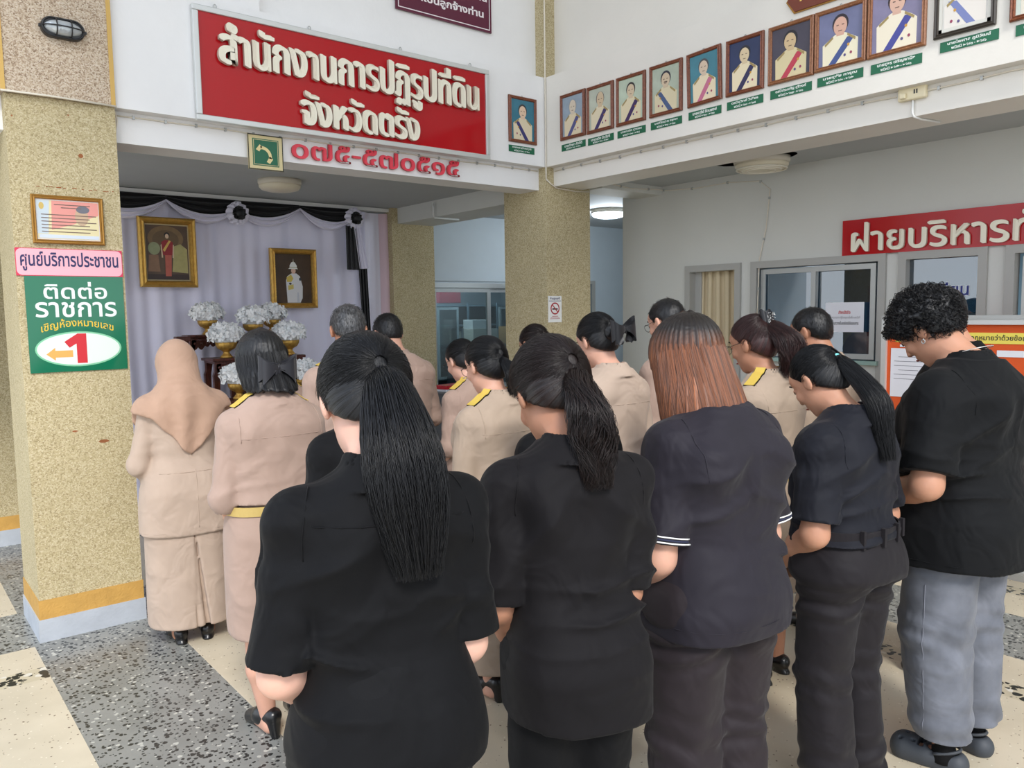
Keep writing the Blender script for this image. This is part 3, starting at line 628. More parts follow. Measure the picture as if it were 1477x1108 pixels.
# ================================================================== PORTRAITS IN FRAMES
TX = {'w': 0}
def portrait(pos, kind, w, h, label, bg, skin, coat, hair, sash, side=1, bald=False, frame=None, mat_=None, medals=True, grp='official portraits in brown frames', scale=1.0, ft=.022, dx=0, hat=False, moustache=False, turn=0):
    e = thing('framed_portrait', pos, label, 'picture', grp)
    frame_box(e, 'picture_frame', w, h, ft, .018, frame or framewood, kind, K)
    iw, ih = w-2*ft, h-2*ft
    d0 = .006
    plate(e, 'backdrop', iw+.004, ih+.004, d0, mat('bg_%d_%d_%d' % bg, bg, .35, var=.12, vscale=14), kind, K)
    if mat_: 
        for q in ((-iw/2, -ih/2, -iw/2+.014, ih/2), (iw/2-.014, -ih/2, iw/2, ih/2), (-iw/2, -ih/2, iw/2, -ih/2+.016), (-iw/2, ih/2-.014, iw/2, ih/2)):
            poly(e, 'card_mount', [(q[0], q[1]), (q[2], q[1]), (q[2], q[3]), (q[0], q[3])], d0+.003, .001, mat_, kind, K)
    cm = mat('coat_%d_%d_%d' % coat, coat, .5); sk = mat('pskin_%d_%d_%d' % skin, skin, .5)
    s = scale; b = -ih/2; cx = dx
    sh = b+ih*.52; hw = iw*.40*s
    body = [(cx-hw, b), (cx-hw*1.02, sh-ih*.12), (cx-hw*.82, sh-.02), (cx-hw*.3, sh+ih*.035), (cx, sh+ih*.05), (cx+hw*.3, sh+ih*.035), (cx+hw*.82, sh-.02), (cx+hw*1.02, sh-ih*.12), (cx+hw, b)]
    poly(e, 'coat', body, d0, .0006, cm, kind, K)
    hy = sh+ih*.18; r = iw*.172*s
    poly(e, 'neck', [(cx-r*.5, sh), (cx+r*.5, sh), (cx+r*.5, hy), (cx-r*.5, hy)], d0+.0003, .0006, sk, kind, K)
    poly(e, 'hair', ell(cx+turn*.1*r, hy+r*.28, r*1.08, r*1.22, 20), d0+.0006, .0006, mat('phair_%d_%d_%d' % hair, hair, .5), kind, K)
    poly(e, 'face', ell(cx+turn*.2*r, hy+(r*.12 if bald else 0), r*.9, r*(1.35 if bald else 1.15), 20), d0+.0010, .0006, sk, kind, K)
    mb = MB(); z = d0+.0018
    for q in (-.36, .36): mb.add([(cx+r*(q+turn*.2)-r*.16, hy+r*.08, z), (cx+r*(q+turn*.2)+r*.16, hy+r*.08, z), (cx+r*(q+turn*.2)+r*.16, hy+r*.2, z), (cx+r*(q+turn*.2)-r*.16, hy+r*.2, z)], [(0, 1, 2, 3)])
    mb.add([(cx-r*.25+turn*.2*r, hy-r*.62, z), (cx+r*.25+turn*.2*r, hy-r*.62, z), (cx+r*.25+turn*.2*r, hy-r*.52, z), (cx-r*.25+turn*.2*r, hy-r*.52, z)], [(0, 1, 2, 3)])
    if moustache: mb.add([(cx-r*.4, hy-r*.45, z), (cx+r*.4, hy-r*.45, z), (cx+r*.3, hy-r*.25, z), (cx-r*.3, hy-r*.25, z)], [(0, 1, 2, 3)])
    mb.xform(MX(0, kind=kind)); mb.build('facial_features', mat('feature_ink', (96, 72, 64), .5), e, kind='stuff')
    if sash:
        x0 = cx+side*hw*.62; x1 = cx-side*hw*.45; sw_ = iw*.085
        poly(e, 'sash', [(x0-sw_, sh-.015), (x0+sw_, sh-.02), (x1+sw_, b), (x1-sw_, b)], d0+.0008, .0005, mat('sash_%d_%d_%d' % sash, sash, .5), kind, K)
    if medals:
        for (mx_, my_, c) in ((.30, .62, (200, 150, 60)), (.40, .30, (150, 60, 90)), (.18, .25, (90, 80, 130))):
            poly(e, 'medal', ell(cx+side*hw*mx_*1.6, b+ih*.5*my_, iw*.028, iw*.032, 10), d0+.0014, .0005, mat('medal_%d' % c[0], c, .4), kind, K)
    for q in (-1, 1):
        poly(e, 'shoulder_board', [(cx+q*hw*.42, sh+.004), (cx+q*hw*.9, sh-.028), (cx+q*hw*.86, sh-.04), (cx+q*hw*.4, sh-.008)], d0+.0012, .0004, mat('board_gold', (160, 140, 90), .5), kind, K)
    MB().tube([(.0+.006*math.cos(t), 0, h/2+.004+.006*math.sin(t)) if kind == 'y' else (-.004, .006*math.cos(t), h/2+.004+.006*math.sin(t)) for t in [2*pi*i/8 for i in range(8)]], .002, closed=True).build('hanger', alu, e)
    return e
portrait((3.795, Y0-.002, 2.998), 'y', .26, .325, 'framed portrait alone left of the corner column, teal backdrop', (60, 120, 140), (226, 196, 168), (222, 208, 178), (60, 60, 60), (58, 56, 110), side=-1)
greens = []
rows = [  # y0, y1, ztop, zbot
 (4.315, 4.06, 3.165, 2.848), (4.045, 3.79, 3.16, 2.845), (3.765, 3.508, 3.16, 2.845), (3.475, 3.212, 3.163, 2.846), (3.172, 2.922, 3.166, 2.85),
 (2.892, 2.64, 3.168, 2.853), (2.612, 2.337, 3.166, 2.855), (2.333, 2.052, 3.166, 2.859), (2.047, 1.76, 3.21, 2.857), (1.726, 1.458, 3.203, 2.869), (1.405, 1.15, 3.18, 2.86)]
lab = ['first framed portrait right of the corner, pale blue backdrop and balding man', 'second framed portrait from the corner, green grey backdrop, violet sash', 'third framed portrait from the corner, young man, violet sash', 'fourth framed portrait from the corner, man with moustache, blue sash', 'fifth framed portrait from the corner, teal backdrop and pink sash',
       'sixth framed portrait from the corner, dark navy backdrop and navy sash', 'seventh framed portrait from the corner, dark grey backdrop and red sash', 'eighth framed portrait from the corner, man in glasses, blue sash', 'ninth framed portrait from the corner, larger lighter brown frame, lilac backdrop', 'tenth framed portrait in a black frame with pale mount', 'framed portrait in brown frame at the right edge of the photo']
spec = [((150, 165, 180), (214, 200, 180), (224, 210, 178), (150, 150, 150), (82, 84, 134), 1, True), ((186, 192, 176), (206, 184, 152), (224, 212, 182), (110, 105, 100), (62, 50, 100), 1, True), ((186, 200, 180), (210, 190, 160), (222, 210, 176), (50, 46, 46), (62, 40, 90), 1, False),
        ((176, 186, 168), (206, 186, 158), (216, 204, 170), (46, 46, 60), (70, 90, 130), -1, False), ((70, 130, 146), (214, 192, 168), (232, 216, 184), (80, 80, 84), (196, 110, 140), 1, False), ((44, 56, 92), (216, 196, 160), (232, 218, 184), (40, 40, 48), (44, 44, 84), 1, False),
        ((70, 66, 80), (206, 180, 140), (216, 202, 160), (36, 34, 40), (186, 60, 80), 1, False), ((112, 116, 150), (214, 170, 150), (236, 228, 200), (44, 36, 44), (66, 84, 140), 1, False), ((128, 122, 152), (216, 176, 156), (236, 226, 204), (40, 30, 40), (70, 74, 150), 1, False),
        ((214, 212, 206), (206, 180, 160), (226, 220, 212), (50, 48, 50), (120, 130, 180), -1, False), ((200, 210, 200), (206, 180, 160), (220, 214, 200), (50, 48, 50), (80, 90, 140), 1, False)]
lf = wood_mat('light_frame_wood', (124, 78, 50), (158, 108, 74), .4, (20, 20, 20)); bf = mat('black_frame', (58, 52, 46), .35)
G = mat('label_green', (14, 98, 66), .45); LW = mat('label_white', (226, 232, 226), .5)
years = ['พ.ศ. ๒๕๑๘ - ๒๕๒๐', 'พ.ศ. ๒๕๒๐ - ๒๕๒๔', 'พ.ศ. ๒๕๒๔ - ๒๕๒๘', 'พ.ศ. ๒๕๒๘ - ๒๕๓๐', 'พ.ศ. ๒๕๓๐ - ๒๕๓๓', 'พ.ศ. ๒๕๓๓ - ๒๕๓๗', 'พ.ศ. ๒๕๓๗ - ๒๕๔๐', 'พ.ศ. ๒๕๔๑ - ๒๕๔๒', 'พ.ศ. ๒๕๔๒ - ๒๕๔๓', 'พ.ศ. ๒๕๔๓ - ๒๕๔๖', 'พ.ศ. ๒๕๔๖ - ๒๕๔๘']
names = ['นายกำพล ศักดิ์ดี', 'นายวรวิท มีสวัสดิ์', 'นายสมนึก สุวรรณ', 'นายวิโรจน์ ณ อยุธยา', 'นายอารีย์ รัตนพงษ์', 'ดร.สุวิทย์ วิเชียร', 'ดร.ประเสริฐ สุริวงศ์', 'นายสุชัย การุณ', 'นายสุธร เจริญพานิช', 'นายไพศาล ภูมิวัฒน์', 'นายสมชาย แก้ว']
def nameplate(pos, kind, w, nm, yr, label):
    e = thing('nameplate', pos, label, 'nameplate', 'green nameplates under the portraits')
    plate(e, 'plate', w, .047, .002, G, kind, K)
    text('name_lettering', nm, .02, LW, MX(0, kind=kind, pos=(0, -.0024, .010) if kind == 'y' else (-.0024, 0, .010)), e, bold=.0005, width=w*.74, height=.019, res=1)
    text('year_lettering', yr, .02, LW, MX(0, kind=kind, pos=(0, -.0024, -.011) if kind == 'y' else (-.0024, 0, -.011)), e, bold=.0005, width=w*.6, height=.013, res=1)
nameplate((3.787, Y0-.002, 2.79), 'y', .242, 'ศาสตราจารย์ ดร.ไชยยงค์ ชูชาติ', 'พ.ศ. ๒๕๑๘ - ๒๕๒๐', 'green nameplate under the lone portrait left of the corner column')
ords = ['first', 'second', 'third', 'fourth', 'fifth', 'sixth', 'seventh', 'eighth', 'ninth', 'tenth', 'last']
for i, (a, b, zt, zb) in enumerate(rows):
    bg, sk, ct, hr, sa, sd, bald = spec[i]
    tilt = math.radians(-2) if i == 4 else 0
    p = portrait((CX-.002, (a+b)/2, (zt+zb)/2), 'x', a-b-.002, zt-zb, lab[i], bg, sk, ct, hr, sa, sd, bald, frame=(lf if i in (6, 7, 8) else bf if i == 9 else None), mat_=(mat('mount_white', (214, 212, 204), .6) if i == 9 else None), moustache=(i == 3), turn=[0, .4, 0, 0, -.3, -.3, -.6, 0, .2, 0, 0][i])
    p.rotation_euler = (tilt, 0, 0)
    if i == 4: p.location.x -= .004
    nameplate((CX-.002, (a+b)/2-(.0 if i < 9 else .02), zb-.052 if i < 9 else zb-.042), 'x', min(.25, a-b-.01), names[i], years[i], 'green nameplate under the %s portrait from the corner' % ords[i])
# ================================================================== ALTAR BACKDROP
LAV = mat('lavender_cloth', (232, 230, 250), .85, bump=.06, bscale=120)
LAV2 = mat('white_satin', (232, 229, 244), .6, sheen=.3)
BLK = mat('black_satin', (10, 10, 14), .5, sheen=.2)
PNK = mat('pale_pink_cloth', (226, 200, 210), .85)
bd = empty('backdrop_curtain', (2.4, 6.74, 0), 0, 'pleated lavender backdrop curtain behind the altar', 'curtain')
rn = np.random.RandomState(5)
ks = rn.uniform(10, 60, 9); ph = rn.uniform(0, 6.28, 9); am = rn.uniform(.002, .011, 9)/np.sqrt(ks/20)
def bdf(x0, x1, dy=0, gather=.0):
    def f(u, v):
        x = x0+(x1-x0)*u; z = 2.575-v*2.56
        y = sum(a*math.sin(k*(x+.02*math.sin(v*3+x*5)*v)+p) for a, k, p in zip(am, ks, ph))
        y += -.010*abs(math.sin(x*9+.3))**6 + .006*math.sin(z*3+x*6)
        return (x-2.4, dy+y, z)
    return f
MB().grid(bdf(.83, 3.72), 340, 14).build('cloth', LAV, bd)
MB().grid(bdf(3.70, 3.90, .012), 30, 14).build('side_cloth', LAV2, bd)
MB().grid(bdf(3.885, 3.99, .02), 16, 14).build('pink_edge_cloth', PNK, bd)
MB().box((-1.6, -.03, 2.59), (1.59, .02, 2.622)).build('rail', white_paint, bd)
def swag(name, x0, x1, ztop, z0a, z1a, saga, z0b, z1b, sagb, m, dy, nf, parent):
    """ztop None: top follows first sag curve, cloth between the two catenaries"""
    def cat_(u, a, b, s): return a+(b-a)*u-s*4*u*(1-u)
    def f(u, v):
        zt = ztop if ztop is not None else cat_(u, z0a, z1a, saga)
        zb = cat_(u, z0b, z1b, sagb)
        x = x0+(x1-x0)*u; env = .35+.65*math.sin(pi*u)
        y = -dy-(.016*math.sin(v*nf*pi+u*1.3)+.028*math.sin(pi*min(v, .98)))*env
        return (x-2.4, y, zt+(zb-zt)*v)
    return MB().grid(f, 28, 40).build(name, m, parent)
sw_ = empty('swag_valance', (2.4, 6.70, 0), 0, 'black and white swag valance gathered along the top of the backdrop', 'valance')
pts = [(.83, 2.55), (1.37, 2.51), (1.94, 2.545), (2.498, 2.50), (3.07, 2.555), (3.58, 2.50)]
for i in range(5):
    (xa, za), (xb, zb) = pts[i], pts[i+1]
    swag('black_swag', xa, xb, 2.588, 0, 0, 0, za, zb, .075, BLK, .0, 6, sw_)
    swag('white_swag', xa, xb, None, za+.008, zb+.008, .072, za-.008, zb-.008, .135, LAV2, .012, 5, sw_)
def rosette(x, z, parent, y=-.045):
    mb = MB(); n = 72
    def rf(r0, r1, amp, nf, dep, dep2):
        return lambda u, v: (x-2.4+(r0+(r1-r0)*v)*math.cos(2*pi*u), y-dep-(dep2-dep)*v+amp*v*math.sin(nf*2*pi*u)+amp*.4*v*math.sin((nf*1.7)*2*pi*u+1), z+(r0+(r1-r0)*v)*math.sin(2*pi*u)*(1+.05*math.sin(5*2*pi*u)))
    MB().grid(rf(.03, .098, .016, 13, .02, .0), n, 5).grid(rf(.03, .084, .014, 11, .03, .02), n, 5).build('white_ruffle', LAV2, parent)
    MB().grid(rf(.0, .058, .012, 10, .045, .04), 60, 5).grid(rf(.0, .048, .012, 8, .06, .055), 60, 5).sphere((x-2.4, y-.055, z), (.036, .02, .036)).build('black_ruffle', BLK, parent)
for x, z in ((1.37, 2.50), (2.498, 2.475), (3.585, 2.50)): rosette(x, z, sw_)
def tail(name, a, b, m, dy=.05, nf=3):
    """a,b: ((x0,z0),(x1,z1)) top and bottom edges"""
    def f(u, v):
        xa = a[0][0]+(a[1][0]-a[0][0])*u; xb = b[0][0]+(b[1][0]-b[0][0])*u
        za = a[0][1]+(a[1][1]-a[0][1])*u; zb = b[0][1]+(b[1][1]-b[0][1])*u
        return (xa+(xb-xa)*v-2.4, -dy-.012*math.sin(u*nf*2*pi+v), za+(zb-za)*v)
    return MB().grid(f, 24, 12).build(name, m, sw_)
tail('black_tail', ((3.49, 2.43), (3.59, 2.43)), ((3.485, 2.03), (3.63, 2.03)), BLK, .05)
tail('white_tail', ((3.575, 2.43), (3.64, 2.44)), ((3.62, 2.04), (3.715, 2.045)), LAV2, .045)
tail('black_tail', ((3.62, 2.06), (3.71, 2.05)), ((3.66, .95), (3.74, .95)), BLK, .03)

# ---- the two large portraits on the backdrop (plain generic figures)
def pic(x, z, w, h, label, ft=.05):
    e = empty('gilt_portrait', (x, 6.64, z), 0, label, 'picture')
    frame_box(e, 'gilt_frame', w, h, ft, .045, gold, 'y', K)
    mb = MB(); r = .006
    for i in range(int((w-2*ft)/.022)):
        for sg in (-1, 1): mb.sphere((-w/2+ft+.012+i*.022, -.036, sg*(h/2-ft*.8)), r, 6, 4)
    for i in range(int((h-2*ft)/.022)):
        for sg in (-1, 1): mb.sphere((sg*(w/2-ft*.8), -.036, -h/2+ft+.012+i*.022), r, 6, 4)
    mb.build('gilt_beading', gold, e, kind='stuff')
    return e
q = pic(1.914, 2.128, .435, .545, 'gilt framed full length portrait of a woman in red, on the left of the backdrop')
plate(q, 'canvas', .35, .46, .004, mat('canvas_brown', (88, 66, 48), .4, var=.35, vscale=9), 'y', K)
P_ = lambda nm, pts, z, c: poly(q, nm, pts, .004+z, .0006, mat('paint_%d_%d_%d' % c, c, .45, var=.12, vscale=22), 'y', K)
plate(q, 'inner_slip', .338, .446, .0004, mat('slip_cream', (190, 176, 136), .5), 'y', K, .0042); plate(q, 'canvas_field', .318, .426, .0004, mat('canvas_brown', (88, 66, 48), .4), 'y', K, .0048)
P_('painted_arch', ell(-.01, .11, .135, .10), .0016, (126, 100, 66)); P_('painted_arch_inner', ell(-.01, .10, .10, .075), .0023, (104, 82, 54))
P_('painted_floor', [(-.158, -.212), (.158, -.212), (.158, -.17), (-.158, -.17)], .0016, (60, 44, 40))
P_('painted_chair', [(.03, -.15), (.15, -.16), (.15, .03), (.10, .07), (.05, .05)], .0026, (176, 168, 110)); P_('painted_flowers', ell(-.10, .03, .045, .05), .0026, (150, 158, 120)); P_('painted_table', [(-.15, -.15), (-.06, -.15), (-.07, -.02), (-.14, -.02)], .0023, (142, 108, 82))
P_('painted_skirt', [(-.022, -.185), (.022, -.185), (.030, -.01), (-.02, -.01)], .0033, (190, 96, 80)); P_('painted_jacket', [(-.036, -.02), (.036, -.02), (.044, .08), (.02, .098), (-.02, .098), (-.044, .08)], .004, (150, 30, 40))
P_('painted_sash', [(-.036, .02), (-.022, .006), (.028, .09), (.014, .097)], .0048, (220, 180, 90)); P_('painted_hair', ell(0, .137, .021, .022), .004, (30, 24, 24)); P_('painted_face', ell(0, .128, .014, .018), .0048, (222, 190, 160))
for s_ in (-1, 1): P_('painted_arm', [(s_*.036, .07), (s_*.05, .06), (s_*.046, -.04), (s_*.036, -.04)], .0036, (214, 190, 160))
q = pic(2.958, 1.94, .425, .515, 'gilt framed portrait of an officer in white tunic and helmet, right of the flowers', .045)
plate(q, 'canvas', .34, .43, .004, mat('canvas_dark', (70, 50, 34), .4, var=.3, vscale=8), 'y', K)
P_ = lambda nm, pts, z, c: poly(q, nm, pts, .004+z, .0006, mat('paint_%d_%d_%d' % c, c, .45), 'y', K)
P_('painted_tunic', [(-.06, -.21), (-.068, -.02), (-.055, .02), (-.015, .045), (.03, .045), (.062, .02), (.085, -.07), (.08, -.17), (.06, -.21)], .001, (222, 222, 226))
P_('painted_braid', [(-.062, .01), (-.02, .035), (.0, .0), (-.02, -.03), (-.06, -.03)], .0018, (214, 190, 90)); P_('painted_braid', [(-.05, -.06), (0, -.05), (.0, -.09), (-.05, -.10)], .0018, (214, 196, 110))
P_('painted_medal', ell(-.03, -.045, .012, .009), .0026, (60, 50, 60)); P_('painted_patch', ell(.062, -.005, .01, .014), .0026, (50, 60, 70))
P_('painted_glove', [(.028, -.205), (.05, -.205), (.045, -.12), (.032, -.12)], .0026, (200, 204, 214)); P_('painted_face', ell(.003, .068, .021, .026), .0018, (222, 184, 164))
P_('painted_helmet', [(-.046, .083), (.046, .083), (.036, .092), (.034, .115), (.018, .14), (.004, .146), (-.014, .14), (-.03, .115), (-.032, .092)], .003, (232, 232, 228)); P_('painted_spike', [(-.001, .14), (.007, .14), (.004, .175)], .0036, (226, 220, 196)); P_('painted_helmet_band', [(-.034, .094), (.035, .094), (.035, .101), (-.033, .101)], .0038, (190, 180, 150))
q.rotation_euler = (0, math.radians(0), 0)

# ================================================================== ALTAR TABLES
def altar_table(x0, x1, y0, y1, zt, h, label, legh=None):
    e = empty('altar_table', ((x0+x1)/2, (y0+y1)/2, zt-h), 0, label, 'table', 'rosewood altar table set')
    w, d = (x1-x0)/2, (y1-y0)/2
    MB().box((-w, -d, h-.022), (w, d, h), bev=.005).box((-w+.02, -d+.02, h-.04), (w-.02, d-.02, h-.0225)).build('table_top', rosewood, e)
    for sx_ in (-1, 1):
        for sy in (-1, 1):
            prof = [(0, h-.04), (0, h-.10), (.012, h-.13), (.004, .05), (.018, .02), (.018, 0), (-.03, 0), (-.028, .04), (-.034, h-.12), (-.05, h-.04)]
            MB().prism([(sx_*(w-.022+a), b) for a, b in prof], 'y', sy*(d-.02), sy*(d-.055)).build('leg', rosewood, e)
    n = max(3, int(w*2/.05))
    pts = [(-w+.03, h-.04)]
    m2 = MB()
    top = h-.041
    for i in range(n*6+1):
        t = i/(n*6); x = -w+.035+(2*w-.07)*t
        pts.append((x, top-.035-.022*abs(math.sin(t*n*pi))-(.02 if min(t, 1-t) < .12 else 0)))
    pts.append((w-.03, h-.04))
    for a in range(1, len(pts)-2):
        m2.add([(pts[a][0], -d+.02, top), (pts[a+1][0], -d+.02, top), (pts[a+1][0], -d+.02, pts[a+1][1]), (pts[a][0], -d+.02, pts[a][1]), (pts[a][0], -d+.032, top), (pts[a+1][0], -d+.032, top), (pts[a+1][0], -d+.032, pts[a+1][1]), (pts[a][0], -d+.032, pts[a][1])], [(0, 3, 2, 1), (4, 5, 6, 7), (3, 7, 6, 2)])
    for k in range(n):
        x = -w+.035+(2*w-.07)*(k+.5)/n; m2.sphere((x, -d+.016, top-.028), (.012, .006, .012), 8, 6)
    m2.build('carved_apron', rosewood, e)
    return e
altar_table(1.97, 2.85, 6.42, 6.58, 1.475, .55, 'tall back table of the rosewood altar set under the top bowls')
altar_table(2.03, 2.29, 6.05, 6.32, 1.30, .42, 'left middle table of the rosewood altar set with carved apron')
altar_table(2.50, 2.78, 6.05, 6.32, 1.30, .42, 'right middle table of the rosewood altar set')
altar_table(2.32, 2.47, 6.06, 6.36, 1.44, .56, 'narrow centre table of the rosewood altar set')
altar_table(1.90, 2.30, 5.78, 6.04, 1.0, .5, 'left lower table of the rosewood altar set')
altar_table(2.52, 2.84, 5.78, 6.04, 1.0, .5, 'right lower table of the rosewood altar set')
altar_table(1.86, 2.92, 5.70, 6.60, .50, .5, 'broad base table of the rosewood altar set')
altar_table(1.98, 2.85, 6.35, 6.6, .92, .41, 'inner riser table of the rosewood altar set')
st = empty('altar_chair_post', (1.89, 6.30, 0.5), 0, 'upright carved rosewood side post left of the altar', 'altar post')
MB().box((-.04, -.03, 0), (.04, .03, .93), bev=.006).box((-.052, -.04, .9305), (.052, .04, .97), bev=.006).build('post', rosewood, st)
# gold pedestal bowls and white flower domes
FLW = mat('white_petal', (250, 250, 250), .6); FLG = mat('pale_grey_petal', (232, 236, 238), .7)  # second petal tone slightly greyer, picked at random and for the core
def flower_mesh():
    r = random.Random(11); mb = MB()
    N = 64
    for i in range(N):
        zf = 1-(i+.5)/N*1.22; a = i*2.39996
        rr = math.sqrt(max(0, 1-zf*zf)); n = Vector((rr*math.cos(a), rr*math.sin(a), max(zf, -.25)))
        c = Vector((n.x*.098, n.y*.098, n.z*.068+.028))*r.uniform(.88, 1.08)
        nn = n.normalized(); t = nn.orthogonal().normalized(); b_ = nn.cross(t); a0 = r.uniform(0, 6)
        for k in range(6):
            aa = a0+k*pi/3+r.uniform(-.15, .15); d1 = t*math.cos(aa)+b_*math.sin(aa); d2 = nn.cross(d1); s = r.uniform(.020, .03); lift = r.uniform(.1, .9)
            p0 = c; pm = c+d1*s*.6+nn*s*.55*lift; pt = c+d1*s*1.1+nn*s*(.25+.7*lift*r.uniform(.2, 1))
            mb.add([p0, pm-d2*s*.42, pt-d2*s*.25+nn*s*.15, pt+d1*s*.1, pt+d2*s*.28-nn*s*.1, pm+d2*s*.42, pm], [(0, 1, 6), (1, 2, 3, 6), (6, 3, 4, 5), (0, 6, 5)], r.choice((0, 0, 0, 1)), False)
        mb.sphere(c+nn*.006, .006, 5, 4)
    mb.sphere((0, 0, .01), (.075, .075, .05), 12, 8, 1)
    return mb
FM = None
def arrangement(x, y, z, sc, label, rz):
    global FM
    e = empty('flower_bowl', (x, y, z), rz, label, 'flower arrangement', 'white flower arrangements in gold bowls')
    MB().lathe([(.036, 0), (.038, .006), (.03, .014), (.02, .028), (.018, .036), (.026, .044), (.05, .058), (.062, .078), (.064, .098), (.06, .1), (.052, .09), (.001, .08)], seg=36, flute=.05, nfl=12).build('bowl', gold, e)
    if FM is None:
        o = flower_mesh().build('blossoms', [FLW, FLG], e, kind='stuff'); FM = o.data
    else:
        o = link('blossoms', FM, None, e, kind='stuff')
    o.location = (0, 0, .112)
    e.scale = (sc, sc, sc)
    return e
arrangement(2.155, 6.50, 1.475, 1.16, 'white flowers in a gold bowl at the upper left of the altar', .2)
arrangement(2.41, 6.2, 1.44, 1.16, 'white flowers in a gold bowl in the centre of the altar', 1.3)
arrangement(2.69, 6.50, 1.475, 1.12, 'white flowers in a gold bowl at the upper right, under the officer portrait', 2.2)
arrangement(2.172, 6.15, 1.30, 1.22, 'white flowers in a gold bowl on the left middle altar table', 3.1)
arrangement(2.685, 6.15, 1.30, 1.22, 'white flowers in a gold bowl on the right middle altar table', 4.0)
arrangement(2.165, 5.9, 1.0, 1.2, 'white flowers in a gold bowl on the left lower altar table', 4.9)
arrangement(2.68, 5.9, 1.0, 1.22, 'white flowers in a gold bowl on the right lower altar table', 5.6)

# ================================================================== OTHER FURNITURE
# grey filing cupboard with calendars in front of the back office window
dk = empty('filing_cupboard', (4.6, 6.22, 0), 0, 'dark grey low filing cupboard below the back office window', 'cupboard')
GM = mat('dark_grey_steel', (84, 88, 90), .45); GP = mat('olive_panel', (128, 132, 110), .5)
MB().box((-.5, -.2, 0), (.5, .22, .88), bev=.004).build('body', GM, dk)
for x in (-.24, .25): MB().box((x-.2, -.215, .08), (x+.2, -.2005, .84), bev=.003).build('door', GP, dk)
for x in (-.07, .08): MB().box((x-.008, -.23, .44), (x+.008, -.2155, .52)).build('handle', alu, dk)
MB().box((-.51, -.21, .8805), (.51, .23, .897)).build('top', mat('grey_top', (120, 122, 122), .5), dk)
ca = empty('calendar_stack', (4.30, 6.12, .897), .15, 'red calendars with white lettering on the grey cupboard', 'calendar')
MB().box((-.2, -.09, 0), (.2, .1, .018)).build('white_pages', mat('paper_white', (226, 226, 232), .6), ca)
MB().box((-.19, -.088, .0185), (.21, .092, .052), bev=.002).build('red_cover', mat('calendar_red', (186, 24, 36), .35), ca)
MB().lathe([(.03, 0), (.001, .001)], seg=16).build('gold_emblem', gold, ca).location = (-.12, -.0, .0525)
text('lettering', '1969', .05, mat('white_print', (236, 230, 232), .5), Matrix(((1, 0, 0, .08), (0, 0, -1, -.0886), (0, 1, 0, .034), (0, 0, 0, 1))), ca, width=.12, height=.022)
# counter with papers on the right of the middle column
ct = empty('counter_table', (4.78, 4.30, 0), 0, 'cream topped table with papers beside the office wall', 'table')
MB().box((-.3, -.45, .765), (.36, .32, .79), bev=.004).build('table_top', mat('cream_laminate', (212, 196, 158), .4), ct)
for x in (-.26, .32):
    for y in (-.41, .28): MB().box((x-.02, y-.02, 0), (x+.02, y+.02, .7645)).build('leg', alu, ct)
MB().box((-.28, -.43, .45), (.34, .3, .463)).build('lower_shelf', mat('cream_laminate', (212, 196, 158), .4), ct)
tag(MB().grid(lambda u, v: (4.60-.13+u*.30, 3.87+v*.30, .7915+.0015*math.sin(u*5+v*4)), 6, 6).grid(lambda u, v: (4.44, 3.85+v*.33, .79-.5*u), 6, 6).build('table_cloth', mat('paper_white', (226, 226, 232), .6)), 'white cloth hanging over the front of the cream table', 'cloth')
mg = empty('cup', (4.72, 4.52, .79), 0, 'turquoise plastic cup on the cream table by the wall', 'cup')
MB().lathe([(.03, 0), (.034, .004), (.04, .11), (.037, .11), (.032, .01), (.001, .008)], seg=24).build('cup_body', mat('turquoise_plastic', (70, 196, 200), .3), mg)
MB().tube([(.038, 0, .09), (.062, 0, .085), (.066, 0, .06), (.058, 0, .035), (.036, 0, .03)], .005).build('handle', mat('turquoise_plastic', (70, 196, 200), .3), mg)
tag(MB().lathe([(.028, 0), (.03, .004), (.034, .095), (.031, .095), (.027, .008), (.001, .006)], seg=24).build('cup', mat('turquoise_plastic', (70, 196, 200), .3), loc=(4.66, 4.42, .79)), 'smaller turquoise tumbler nearer the papers', 'cup')
tag(MB().box((-.06, -.012, 0), (.06, .012, .016), bev=.004).build('stapler', black_plastic, loc=(4.56, 4.50, .79), rz=.9), 'small black stapler on the cream table', 'stapler')
# steel ashtray bin top beside the middle column
bn = empty('bin', (4.35, 4.25, 0), 0, 'stainless steel standing ashtray bin by the middle column', 'bin')
MB().lathe([(.10, 0), (.10, .72), (.105, .73), (.105, .76), (.09, .76), (.085, .745), (.001, .74)], seg=28).build('bin_body', mat('stainless', (190, 190, 190), .2, metal=.95), bn)
